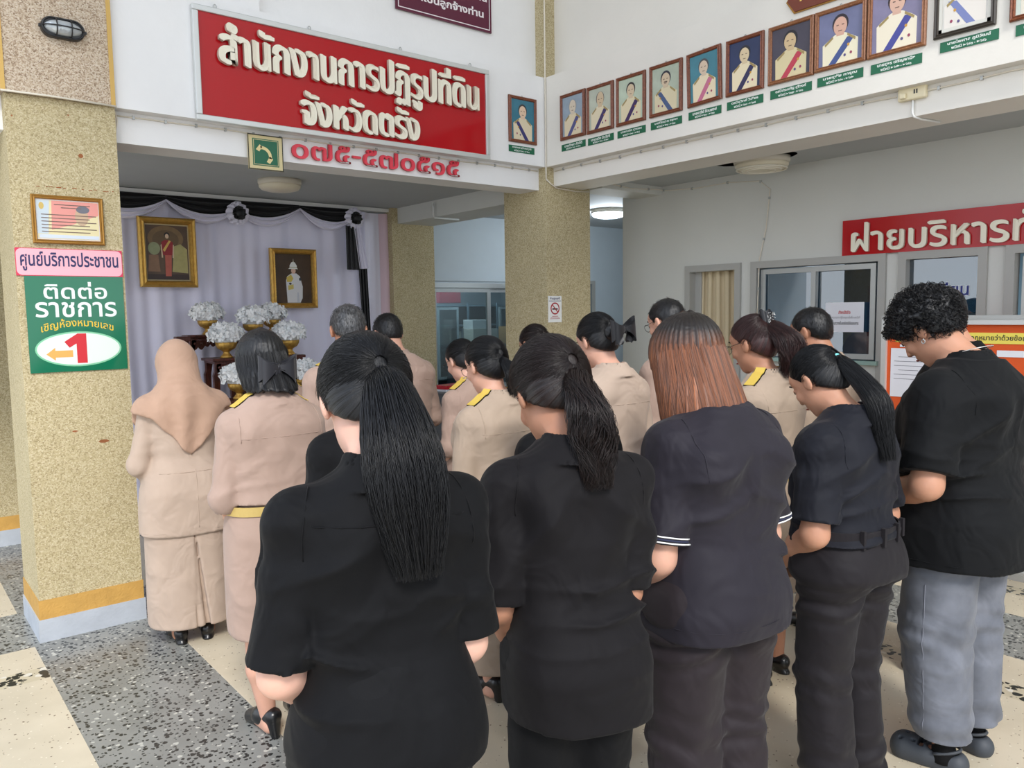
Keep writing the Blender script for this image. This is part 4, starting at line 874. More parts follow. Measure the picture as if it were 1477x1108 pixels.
# ---- notice board
nb = empty('notice_board', (4.62, 1.45, 0), 0, 'orange notice board in an aluminium frame on legs before the office wall', 'notice board')
L_, R_, Z0, Z1 = .765, -.75, .80, 1.545
MB().ringx(-.03, .02, R_, L_, Z0, Z1, .028).build('board_frame', mat('pale_aluminium', (206, 208, 206), .35, metal=.4), nb)
box('felt_panel', (-.008, R_+.028, Z0+.028), (.012, L_-.028, Z1-.028), mat('orange_felt', (214, 86, 34), .85, bump=.2, bscale=300), nb)
box('top_channel', (-.034, R_, Z1+.0005), (.022, L_, Z1+.022), alu, nb)
for y in (R_+.05, L_-.06):
    MB().box((-.012, y-.015, .0), (.012, y+.015, Z0)).box((-.2, y-.015, 0.001), (-.0125, y+.015, .025)).box((.0125, y-.015, 0.001), (.2, y+.015, .025)).build('leg', alu, nb)
def sheet(y, z, w, h, m, label=None, nm='paper', x=-.0095, lines=6):
    p = MB().box((x-.001, y-w/2, z-h/2), (x, y+w/2, z+h/2)).build(nm, m, nb)
    if label: p['label'] = label
    if lines:
        mb = MB()
        for k in range(lines):
            zz = z+h*.32-k*h*.09; ww = w*(.40 if k % 3 else .28); mb.box((x-.0016, y-ww, zz), (x-.0012, y+ww, zz+.0022))
        mb.build('print_lines', mat('ink_grey', (90, 90, 100), .5), p)
    return p
PW = mat('paper_white', (226, 226, 232), .6)
sheet(.615, 1.24, .20, .28, PW, 'white letter sheet with emblem')
sheet(.09, 1.445, 1.20, .058, mat('yellow_card', (232, 214, 92), .5), 'yellow title strip with black lettering', 'title_strip', lines=0)
text('strip_lettering', 'ทะเบียนผู้รับบริการ', .05, mat('ink_black', (36, 34, 36), .5), MX(0, kind='x', pos=(-.0112, .50, 1.445)), nb, bold=.0006, width=.34)
text('strip_lettering', 'กฎหมายว่าด้วยข้อมูลข่าวสารของทางราชการ พ.ศ.2540', .05, mat('ink_black', (36, 34, 36), .5), MX(0, kind='x', pos=(-.0112, -.10, 1.445)), nb, bold=.0006, width=.78)
for y, z, w, h in ((.63, 1.395, .07, .014), (.08, 1.365, .16, .034), (-.32, 1.365, .2, .034)): sheet(y, z, w, h, PW, lines=0)
sheet(.04, 1.14, .17, .10, mat('pink_sheet', (232, 196, 200), .6), 'small pink card', lines=3)
sheet(-.06, .97, .12, .21, mat('pale_blue_sheet', (190, 214, 226), .6), 'pale blue leaflet', lines=5)
sheet(.30, 1.25, .19, .27, PW); sheet(.30, .95, .19, .2, PW); sheet(-.3, 1.2, .19, .27, PW)
# ---- things behind the glass
cb = empty('glass_cabinet', (6.0, 8.35, 0), 0, 'blue grey steel cabinet with glass doors seen through the back office window', 'cabinet')
BG = mat('cabinet_blue_grey', (120, 140, 156), .45); DG = mat('cabinet_dark', (34, 38, 46), .6)
MB().box((-.55, .15, .0), (1.2, .2, 1.72)).build('back', DG, cb)
for z in (.0, .78, 1.14, 1.45, 1.70): MB().box((-.55, -.18, z), (1.2, .149, z+.02)).build('shelf', BG, cb)
for x in (-.55, -.05, .42, .85, 1.18): MB().box((x, -.2, .0), (x+.022, -.181, 1.74)).build('upright', BG, cb)
for x0, x1 in ((-.53, -.21), (.44, .84)):
    d_ = MB().ringy(-.225, -.206, x0, x1, .8, 1.69, .03).build('door', mat('door_white_steel', (178, 190, 198), .4), cb); box('glass_pane', (x0+.03, -.217, .83), (x1-.03, -.213, 1.66), glass, d_)
r_ = random.Random(4)
for k in range(15):
    x = -.16+k*.036; h = r_.uniform(.2, .29); c = r_.choice([(206, 204, 196), (60, 70, 84), (190, 186, 170), (150, 160, 170)])
    tag(MB().box((0, -.16, 0), (.026, .06, h)).build('file_folder', mat('folder_%d' % c[0], c, .6), loc=(6.0+x, 8.35, 1.161)), ('leftmost upright file folder' if k == 0 else 'rightmost upright file folder' if k == 14 else '%s upright file folder from the left' % ['', 'second', 'third', 'fourth', 'fifth', 'sixth', 'seventh', 'eighth', 'ninth', 'tenth', 'eleventh', 'twelfth', 'thirteenth', 'fourteenth'][k])+' on the glass cabinet shelf', 'file folder', 'file folders in the glass cabinet')
tag(MB().box((-.19, -.1, 0), (.19, .1, .20), bev=.004).build('carton', mat('pale_carton', (198, 196, 186), .7), loc=(5.96, 7.9, 1.22)), 'pale cardboard carton stacked behind the back office window', 'box')
tag(MB().box((-.15, -.1, 0), (.13, .1, .11), bev=.003).build('carton', mat('white_carton', (222, 224, 226), .6), loc=(5.93, 7.92, 1.4205)), 'small white printed carton on top of the pale carton', 'box')
tag(MB().box((-.35, -.2, 0), (.95, .25, 1.18), bev=.01).build('desk_cupboard', mat('desk_dark', (44, 48, 58), .5), loc=(5.92, 7.85, .02)), 'dark low cupboard inside the back office', 'cupboard')
tag(MB().box((-.13, -.1, 0), (.13, .1, .22), bev=.004).build('carton', mat('brown_carton', (170, 130, 84), .7), loc=(6.45, 7.9, 1.22)), 'brown cardboard carton behind the right window sash', 'box')
tag(MB().box((-.13, -.1, 0), (.13, .1, .2), bev=.004).build('carton', mat('calendar_red', (186, 24, 36), .35), loc=(6.76, 7.9, 1.22)), 'red carton beside the brown one in the back office', 'box')
tag(MB().box((-.12, -.1, 0), (.2, .1, .17), bev=.004).build('carton', mat('red_white_pack', (176, 50, 70), .4), loc=(5.68, 8.3, 1.745)), 'red packaged carton on top of the glass cabinet', 'box')
bp = empty('office_partition', (6.5, 2.75, 0), 0, 'blue fabric partition screen inside the right office', 'partition')
for y0, y1, z1 in ((-.5, -.05, 1.54), (.32, .5, 1.79)):
    MB().box((-.02, y0, .05), (.02, y1, z1), bev=.004).build('screen_panel', mat('royal_blue_felt', (24, 44, 130), .8), bp)
MB().box((-.03, -.52, 1.5405), (.03, -.03, 1.57)).build('top_rail', alu, bp)
for y in (-.5, -.06, .33, .49): MB().box((-.15, y-.015, 0), (.15, y+.015, .049)).build('foot', alu, bp)
pr = empty('printer', (5.75, 2.98, .95), 0, 'grey office printer on the desk behind the sliding window', 'printer')
MB().box((-.2, -.22, 0), (.2, .1, .24), bev=.02).build('printer_body', mat('printer_grey', (150, 156, 170), .5), pr)
MB().box((-.17, .11, 0), (.2, .3, .25), bev=.02).build('paper_tray', mat('maroon_plastic', (92, 60, 76), .5), pr)
MB().box((-.175, .17, .06), (-.1705, .23, .13)).build('label_patch', PW, pr)
ds = empty('office_desk', (5.8, 2.9, 0), 0, 'grey desk behind the sliding window carrying the printer', 'desk')
MB().box((-.35, -.6, .92), (.35, .6, .949)).build('desk_top', mat('grey_top', (120, 122, 122), .5), ds)
for x in (-.3, .3):
    for y in (-.55, .55): MB().box((x-.02, y-.02, 0), (x+.02, y+.02, .9195)).build('leg', alu, ds)
# ================================================================== FIGURE BUILDER (signed distance field -> one continuous surface)
f32 = np.float32
class SDF:
    def __init__(s, xs, ys, zs):
        s.x, s.y, s.z = [np.asarray(a, f32) for a in (xs, ys, zs)]
        s.D = np.full((len(xs), len(ys), len(zs)), 1.0, f32)
    def _sl(s, lo, hi, pad):
        r = []
        for a, l, h in zip((s.x, s.y, s.z), lo, hi):
            i0 = int(np.searchsorted(a, l-pad)); i1 = int(np.searchsorted(a, h+pad)); r.append(slice(max(i0-1, 0), min(i1+1, len(a))))
        return tuple(r)
    def grid(s, sl): return s.x[sl[0]][:, None, None], s.y[sl[1]][None, :, None], s.z[sl[2]][None, None, :]
    def op(s, fn, lo, hi, k=.02, mode='u', pad=None):
        pad = (k+.03) if pad is None else pad
        sl = s._sl(lo, hi, pad)
        if any(q.stop <= q.start for q in sl): return s
        X, Y, Z = s.grid(sl); d = fn(X, Y, Z).astype(f32); A = s.D[sl]
        if mode == 'u':
            if k > 1e-5:
                h = np.maximum(k-np.abs(A-d), 0)/k; s.D[sl] = np.minimum(A, d)-h*h*k*.25
            else: s.D[sl] = np.minimum(A, d)
        elif mode == 's':
            d = -d
            if k > 1e-5:
                h = np.maximum(k-np.abs(A-d), 0)/k; s.D[sl] = np.maximum(A, d)+h*h*k*.25
            else: s.D[sl] = np.maximum(A, d)
        elif mode == 'i': s.D[sl] = np.maximum(A, d)
        elif mode == '+': s.D[sl] = A+d
        return s
    def cone(s, a, b, ra, rb, k=.02, mode='u', flat=(1, 1)):
        a = np.array(a, float); b = np.array(b, float); m = max(ra, rb)
        ba = b-a; L2 = float(ba@ba)+1e-9
        def fn(X, Y, Z):
            px, py, pz = X-a[0], Y-a[1], Z-a[2]
            t = np.clip((px*ba[0]+py*ba[1]+pz*ba[2])/L2, 0, 1)
            return np.sqrt((px-t*ba[0])**2+(py-t*ba[1])**2+(pz-t*ba[2])**2)-(ra+(rb-ra)*t)
        return s.op(fn, np.minimum(a, b)-m, np.maximum(a, b)+m, k, mode)
    def ell(s, c, r, k=.02, mode='u', R=None):
        c = np.array(c, float); r = np.array(r, float); m = r.max()
        def fn(X, Y, Z):
            x, y, z = X-c[0], Y-c[1], Z-c[2]
            if R is not None:
                M = np.array(R).T
                x, y, z = M[0, 0]*x+M[0, 1]*y+M[0, 2]*z, M[1, 0]*x+M[1, 1]*y+M[1, 2]*z, M[2, 0]*x+M[2, 1]*y+M[2, 2]*z
            k0 = np.sqrt((x/r[0])**2+(y/r[1])**2+(z/r[2])**2); k1 = np.sqrt((x/r[0]**2)**2+(y/r[1]**2)**2+(z/r[2]**2)**2)+1e-9
            return k0*(k0-1)/k1
        rr = r if R is None else np.array([m]*3)
        return s.op(fn, c-rr, c+rr, k, mode)
    def rows(s, T, n=2.3, k=.02, mode='u', grow=0.0, zlo=None, zhi=None, disp=None):
        """stack of super-ellipses: rows (z, a, b, cy[, cx])"""
        T = sorted(T); z = np.array([t[0] for t in T]); zz = np.linspace(z[0], z[-1], 200)
        def sm(i, dv=0.0):
            v = np.interp(zz, z, [(t[i] if len(t) > i else dv) for t in T]); kk = 9; p = np.pad(v, kk, mode='edge'); w = np.hanning(2*kk+1); w /= w.sum(); return np.convolve(p, w, 'valid')
        A, B, C, CXs = sm(1)+grow, sm(2)+grow, sm(3), sm(4)
        z0, z1 = (z[0] if zlo is None else zlo), (z[-1] if zhi is None else zhi)
        am, bm = A.max(), B.max()
        def fn(X, Y, Z):
            a = np.interp(Z, zz, A).astype(f32); b = np.interp(Z, zz, B).astype(f32); c = np.interp(Z, zz, C).astype(f32); cx = np.interp(Z, zz, CXs).astype(f32)
            q = ((np.abs(X-cx)/a)**n+(np.abs(Y-c)/b)**n)**(1/n)
            d = (q-1)*np.minimum(a, b)
            d = np.maximum(d, np.maximum(z0-Z, Z-z1))
            if disp is not None: d = d+disp(X, Y, Z)
            return d
        return s.op(fn, (CXs.min()-am, (C-B).min(), z0), (CXs.max()+am, (C+B).max(), z1), k, mode)
    def at(s, p):
        i = [np.searchsorted(a, v)-1 for a, v in zip((s.x, s.y, s.z), p)]
        if any(q < 0 or q >= len(a)-1 for q, a in zip(i, (s.x, s.y, s.z))): return 1.0
        t = [(v-a[q])/(a[q+1]-a[q]) for q, a, v in zip(i, (s.x, s.y, s.z), p)]
        c = s.D[i[0]:i[0]+2, i[1]:i[1]+2, i[2]:i[2]+2]
        c = c[0]*(1-t[0])+c[1]*t[0]; c = c[0]*(1-t[1])+c[1]*t[1]; return float(c[0]*(1-t[2])+c[1]*t[2])
    def atv(s, P):
        I = []; Tt = []
        ok = np.ones(len(P), bool)
        for j, a in enumerate((s.x, s.y, s.z)):
            i = np.searchsorted(a, P[:, j])-1; ok &= (i >= 0) & (i < len(a)-1); i = np.clip(i, 0, len(a)-2); I.append(i); Tt.append((P[:, j]-a[i])/(a[i+1]-a[i]))
        r = 0
        for a in (0, 1):
            for b in (0, 1):
                for c in (0, 1): r = r+s.D[I[0]+a, I[1]+b, I[2]+c]*(Tt[0] if a else 1-Tt[0])*(Tt[1] if b else 1-Tt[1])*(Tt[2] if c else 1-Tt[2])
        return np.where(ok, r, 1.0)
    def hits(s, O, Dd, tmax=.2, step=.004):
        """vectorised march; returns points and a found mask"""
        O = np.asarray(O, float); Dd = np.asarray(Dd, float); t = np.zeros(len(O)); found = np.zeros(len(O), bool)
        for k in range(int(tmax/step)):
            act = ~found
            if not act.any(): break
            idx = np.nonzero(act)[0]; v = s.atv(O[idx]+Dd[idx]*t[idx, None]); h = v < 0
            found[idx[h]] = True; t[idx[~h]] += step
        return O+Dd*(t-step*.5)[:, None], found
    def hit(s, o, d, tmax=1.0, step=.004):
        """march from outside along d to the surface"""
        o = np.array(o, float); d = np.array(d, float); d /= np.linalg.norm(d); t = 0
        while t < tmax:
            if s.at(o+d*t) < 0: return Vector(o+d*(t-step*.5))
            t += step
        return None
    def mesh(s, name):
        D = s.D; P = (D < 0)
        c = P[:-1, :-1, :-1].astype(np.int8)
        cnt = np.zeros(c.shape, np.int8)
        for i in (0, 1):
            for j in (0, 1):
                for k in (0, 1): cnt += P[i:D.shape[0]-1+i, j:D.shape[1]-1+j, k:D.shape[2]-1+k]
        act = (cnt > 0) & (cnt < 8); idx = np.argwhere(act); n = len(idx)
        vid = np.full(act.shape, -1, np.int64); vid[act] = np.arange(n)
        acc = np.zeros((n, 3)); num = np.zeros(n); I, J, K_ = idx.T
        ax = (s.x, s.y, s.z)
        corners = [(i, j, k) for i in (0, 1) for j in (0, 1) for k in (0, 1)]
        for a in corners:
            for dim in range(3):
                if a[dim]: continue
                b = list(a); b[dim] = 1
                da = D[I+a[0], J+a[1], K_+a[2]]; db = D[I+b[0], J+b[1], K_+b[2]]
                m = (da < 0) != (db < 0)
                t = np.where(m, da/np.where(m, da-db, 1), 0)
                p = np.stack([s.x[I+a[0]], s.y[J+a[1]], s.z[K_+a[2]]], 1).astype(float); q = np.stack([s.x[I+b[0]], s.y[J+b[1]], s.z[K_+b[2]]], 1)
                acc += (p+(q-p)*t[:, None])*m[:, None]; num += m
        V = acc/np.maximum(num, 1)[:, None]
        F = []
        for dim in range(3):
            sl0 = [slice(1, -1)]*3; sl0[dim] = slice(0, -1); sl1 = list(sl0); sl1[dim] = slice(1, None)
            A = P[tuple(sl0)]; B = P[tuple(sl1)]
            e = np.argwhere(A != B); off = np.array([1, 1, 1]); off[dim] = 0; e0 = e+off
            o1, o2 = [d for d in range(3) if d != dim]
            def cell(u, v): q = e0.copy(); q[:, o1] -= u; q[:, o2] -= v; return vid[q[:, 0], q[:, 1], q[:, 2]]
            quad = np.stack([cell(0, 0), cell(1, 0), cell(1, 1), cell(0, 1)], 1)
            inside_first = A[tuple(e.T)]
            flip = inside_first if dim != 1 else ~inside_first
            quad[~flip] = quad[~flip][:, ::-1]
            F.append(quad)
        F = np.concatenate(F); F = F[(F >= 0).all(1)]
        me = bpy.data.meshes.new(name); me.vertices.add(n); me.vertices.foreach_set('co', V.astype(f32).ravel())
        me.loops.add(len(F)*4); me.loops.foreach_set('vertex_index', F.astype(np.int32).ravel()); me.polygons.add(len(F)); me.polygons.foreach_set('loop_start', np.arange(0, len(F)*4, 4, dtype=np.int32))
        me.update(calc_edges=True); me.polygons.foreach_set('use_smooth', np.ones(len(F), bool))
        s.V = V; return me
def axis(a, b, h, fine=()):
    """grid line positions from a to b, step h, finer inside the given (lo, hi, h) bands"""
    out = [a]
    while out[-1] < b:
        st = h
        for lo, hi, hf in fine:
            if lo-.001 <= out[-1] < hi: st = min(st, hf)
        out.append(out[-1]+st)
    return out
def fold(q): return .45-1.5*np.exp(-2.2*np.sqrt(np.sin(q*.5)**2+.01))
def rotm(rx=0, ry=0, rz=0): return np.array((Matrix.Rotation(rz, 3, 'Z') @ Matrix.Rotation(ry, 3, 'Y') @ Matrix.Rotation(rx, 3, 'X')))
_lat = np.random.RandomState(99).rand(32, 32, 32).astype(f32)*2-1
def vnoise(X, Y, Z, seed=0):
    X, Y, Z = np.broadcast_arrays(X+seed*7.3, Y+seed*3.1, Z+seed*5.7)
    xi, yi, zi = np.floor(X).astype(int), np.floor(Y).astype(int), np.floor(Z).astype(int)
    fx, fy, fz = X-xi, Y-yi, Z-zi; fx, fy, fz = [q*q*(3-2*q) for q in (fx, fy, fz)]
    g = lambda a, b, c: _lat[(xi+a) & 31, (yi+b) & 31, (zi+c) & 31]
    l = lambda t, p, q: p+(q-p)*t
    return l(fz, l(fy, l(fx, g(0,0,0), g(1,0,0)), l(fx, g(0,1,0), g(1,1,0))), l(fy, l(fx, g(0,0,1), g(1,0,1)), l(fx, g(0,1,1), g(1,1,1))))

# cloth, hair and skin
def cloth_mat(name, rgb, sheen=.25, rough=.85, fs=700, var=.06):
    if name in MATS: return MATS[name]
    m, nt, b = _new(name); c = lin(rgb); b.inputs['Roughness'].default_value = rough; b.inputs['Specular IOR Level'].default_value = .16
    b.inputs['Sheen Weight'].default_value = sheen; b.inputs['Sheen Roughness'].default_value = .5
    co = _coord(nt)
    n = nt.nodes.new('ShaderNodeTexNoise'); n.inputs['Scale'].default_value = 9; n.inputs['Detail'].default_value = 5; nt.links.new(co, n.inputs['Vector'])
    mr = nt.nodes.new('ShaderNodeMapRange'); mr.inputs['From Min'].default_value = .3; mr.inputs['From Max'].default_value = .7; mr.inputs['To Min'].default_value = 1-var; mr.inputs['To Max'].default_value = 1+var; nt.links.new(n.outputs['Fac'], mr.inputs[0])
    mx = nt.nodes.new('ShaderNodeVectorMath'); mx.operation = 'SCALE'; mx.inputs[0].default_value = c; nt.links.new(mr.outputs[0], mx.inputs['Scale']); nt.links.new(mx.outputs[0], b.inputs['Base Color'])
    n2 = nt.nodes.new('ShaderNodeTexNoise'); n2.inputs['Scale'].default_value = fs; n2.inputs['Detail'].default_value = 2; nt.links.new(co, n2.inputs['Vector'])
    n3 = nt.nodes.new('ShaderNodeTexNoise'); n3.inputs['Scale'].default_value = 7; n3.inputs['Detail'].default_value = 2.2; n3.inputs['Distortion'].default_value = .9; nt.links.new(co, n3.inputs['Vector'])
    b1 = nt.nodes.new('ShaderNodeBump'); b1.inputs['Strength'].default_value = .45; b1.inputs['Distance'].default_value = .04; nt.links.new(n3.outputs['Fac'], b1.inputs['Height'])
    b2 = nt.nodes.new('ShaderNodeBump'); b2.inputs['Strength'].default_value = .18; b2.inputs['Distance'].default_value = .001; nt.links.new(n2.outputs['Fac'], b2.inputs['Height']); nt.links.new(b1.outputs[0], b2.inputs['Normal'])
    nt.links.new(b2.outputs[0], b.inputs['Normal']); MATS[name] = m; return m
def hair_mat(name, rgb, tip=None, spec=.5, rough=.38, streak=.35, root=None):
    if name in MATS: return MATS[name]
    m, nt, b = _new(name); b.inputs['Roughness'].default_value = rough; b.inputs['Specular IOR Level'].default_value = spec
    at = nt.nodes.new('ShaderNodeAttribute'); at.attribute_name = 'strand'
    n = nt.nodes.new('ShaderNodeTexNoise'); n.inputs['Scale'].default_value = 1.0; n.inputs['Detail'].default_value = 4; n.inputs['Roughness'].default_value = .7; nt.links.new(at.outputs['Vector'], n.inputs['Vector'])
    r = nt.nodes.new('ShaderNodeValToRGB'); c0 = lin(rgb); c1 = lin(tip or tuple(min(255, v*1.7+8) for v in rgb))
    r.color_ramp.elements[0].position = .38; r.color_ramp.elements[0].color = (*c0, 1); r.color_ramp.elements[1].position = .66; r.color_ramp.elements[1].color = (*c1, 1)
    nt.links.new(n.outputs['Fac'], r.inputs[0]); nt.links.new(r.outputs[0], b.inputs['Base Color'])
    if root:
        al = nt.nodes.new('ShaderNodeAttribute'); al.attribute_name = 'along'; mr = nt.nodes.new('ShaderNodeMapRange'); mr.inputs['From Min'].default_value = .06; mr.inputs['From Max'].default_value = .34
        nt.links.new(al.outputs['Fac'], mr.inputs[0]); mx = nt.nodes.new('ShaderNodeMix'); mx.data_type = 'RGBA'; mx.inputs[6].default_value = (*lin(root), 1); nt.links.new(mr.outputs[0], mx.inputs[0]); nt.links.new(r.outputs[0], mx.inputs[7]); nt.links.new(mx.outputs[2], b.inputs['Base Color'])
    _bump(nt, b, n.outputs['Fac'], .5, .004)
    MATS[name] = m; return m
BLACKH = hair_mat('black_hair', (9, 9, 11), (24, 24, 27), spec=.4); DBROWN = hair_mat('dark_brown_hair', (19, 14, 13), (46, 34, 32), spec=.4); MAROONH = hair_mat('maroon_brown_hair', (30, 18, 18), (74, 44, 42))
AUBURN = hair_mat('auburn_hair', (54, 30, 20), (166, 98, 56), rough=.45, root=(22, 15, 12)); AUBROOT = hair_mat('auburn_root_hair', (20, 15, 13), (58, 36, 27), rough=.45); GREYH = hair_mat('greying_hair', (22, 22, 24), (88, 88, 90))
SKIN = {k: mat('skin_'+k, c, .5, spec=.35, sub=.12, var=.05, vscale=14, bump=.05, bscale=300) for k, c in dict(light=(206, 158, 136), tan=(178, 128, 102), warm=(188, 138, 112), pale=(218, 172, 152)).items()}
LIPS = mat('lip', (176, 96, 90), .4); EYEW = mat('eye_white', (226, 222, 216), .3); DARKB = mat('dark_brow', (30, 22, 20), .7)
KHAKI = cloth_mat('khaki_uniform', (168, 144, 131), .12, .8); KHAKI2 = cloth_mat('khaki_uniform_light', (180, 160, 144), .12, .8); KHAKI3 = cloth_mat('khaki_uniform_tan', (170, 151, 133), .12, .8); HIJ = cloth_mat('hijab_cloth', (180, 148, 127), .12, .8)
BLK1 = cloth_mat('black_jersey', (13, 13, 15), .02, .75); BLK2 = cloth_mat('charcoal_jersey', (21, 19, 21), .03, .72); BLK3 = cloth_mat('purplish_black_jersey', (38, 35, 42), .05, .62); BLK4 = cloth_mat('slate_black_jersey', (26, 27, 34), .04, .66); BLK5 = cloth_mat('black_pique', (15, 16, 18), .03, .75)
TRO1 = cloth_mat('black_trouser', (16, 16, 18), .02, .75); TRO2 = cloth_mat('plum_black_trouser', (42, 36, 39), .05, .62); TRO3 = cloth_mat('charcoal_trouser', (32, 29, 32), .05, .64); JEAN = cloth_mat('grey_denim', (102, 105, 113), .15, .9, 900, .30)
LEATH = mat('black_leather', (16, 16, 18), .28, spec=.6); GOLDB = mat('gold_braid', (236, 204, 96), .4, metal=.25, bump=.4, bscale=300); GLF = mat('spectacle_metal', (60, 56, 54), .3, metal=.7)
SEAM = {}
def seam_mat(m):
    c = m.node_tree.nodes['Principled BSDF']; return m

def strand_attr(me, V, fn):
    a = me.attributes.new('strand', 'FLOAT_VECTOR', 'POINT'); a.data.foreach_set('vector', np.asarray(fn(V), f32).ravel())
def strands(name, paths, m, parent, r=.0011, seed=0, seg=3, label=None, taper=True):
    """many thin tapered strands joined as one hair mesh; paths: (N, K, 3)"""
    P = np.asarray(paths, float); N, K, _ = P.shape
    T = np.gradient(P, axis=1); T /= np.linalg.norm(T, axis=2, keepdims=True)+1e-9
    up = np.cross(T, np.array([.3, .2, .93])); up /= np.linalg.norm(up, axis=2, keepdims=True)+1e-9; w = np.cross(T, up)
    rad = r*(np.sin(np.linspace(.25, pi*.97, K))**.5 if taper else np.ones(K))
    vs = []
    for k in range(seg):
        a = 2*pi*k/seg; vs.append(P+(up*math.cos(a)+w*math.sin(a))*rad[None, :, None])
    V = np.stack(vs, 2).reshape(-1, 3)
    base = (np.arange(N)*K*seg)[:, None, None]; i = (np.arange(K-1)*seg)[None, :, None]; k = np.arange(seg)[None, None, :]; k2 = (k+1) % seg
    F = np.stack([base+i+k, base+i+k2, base+i+seg+k2, base+i+seg+k], -1).reshape(-1, 4)
    me = bpy.data.meshes.new(name); me.vertices.add(len(V)); me.vertices.foreach_set('co', V.astype(f32).ravel())
    me.loops.add(len(F)*4); me.loops.foreach_set('vertex_index', F.astype(np.int32).ravel()); me.polygons.add(len(F)); me.polygons.foreach_set('loop_start', np.arange(0, len(F)*4, 4, dtype=np.int32)); me.update(calc_edges=True)
    me.polygons.foreach_set('use_smooth', np.ones(len(F), bool))
    a = me.attributes.new('strand', 'FLOAT_VECTOR', 'POINT'); rid = np.random.RandomState(seed).rand(N, 3)*40
    a.data.foreach_set('vector', np.repeat(rid, K*seg, axis=0).astype(f32).ravel())
    al = me.attributes.new('along', 'FLOAT', 'POINT'); sh_ = np.random.RandomState(seed+7).normal(0, .13, (N, 1)); al.data.foreach_set('value', np.repeat(np.linspace(0, 1, K)[None]+sh_, seg, axis=1).reshape(-1).astype(f32) if False else np.repeat((np.linspace(0, 1, K)[None]+sh_).reshape(-1), seg).astype(f32))
    o = link(name, me, m, parent, kind='stuff'); return o

FEM = [(0.72, .172, .118, -.012), (.82, .176, .125, -.018), (.90, .163, .115, -.012), (1.00, .138, .096, .0), (1.10, .143, .103, .006), (1.18, .155, .110, .006), (1.24, .150, .098, -.008), (1.285, .118, .080, -.016), (1.335, .068, .058, -.02), (1.36, .05, .05, -.018)]
MAL = [(0.72, .165, .115, -.01), (.82, .168, .120, -.012), (.90, .162, .112, -.006), (1.00, .156, .106, .0), (1.10, .168, .114, .004), (1.18, .182, .118, .004), (1.24, .182, .104, -.008), (1.29, .138, .084, -.016), (1.34, .075, .06, -.02), (1.36, .052, .052, -.018)]

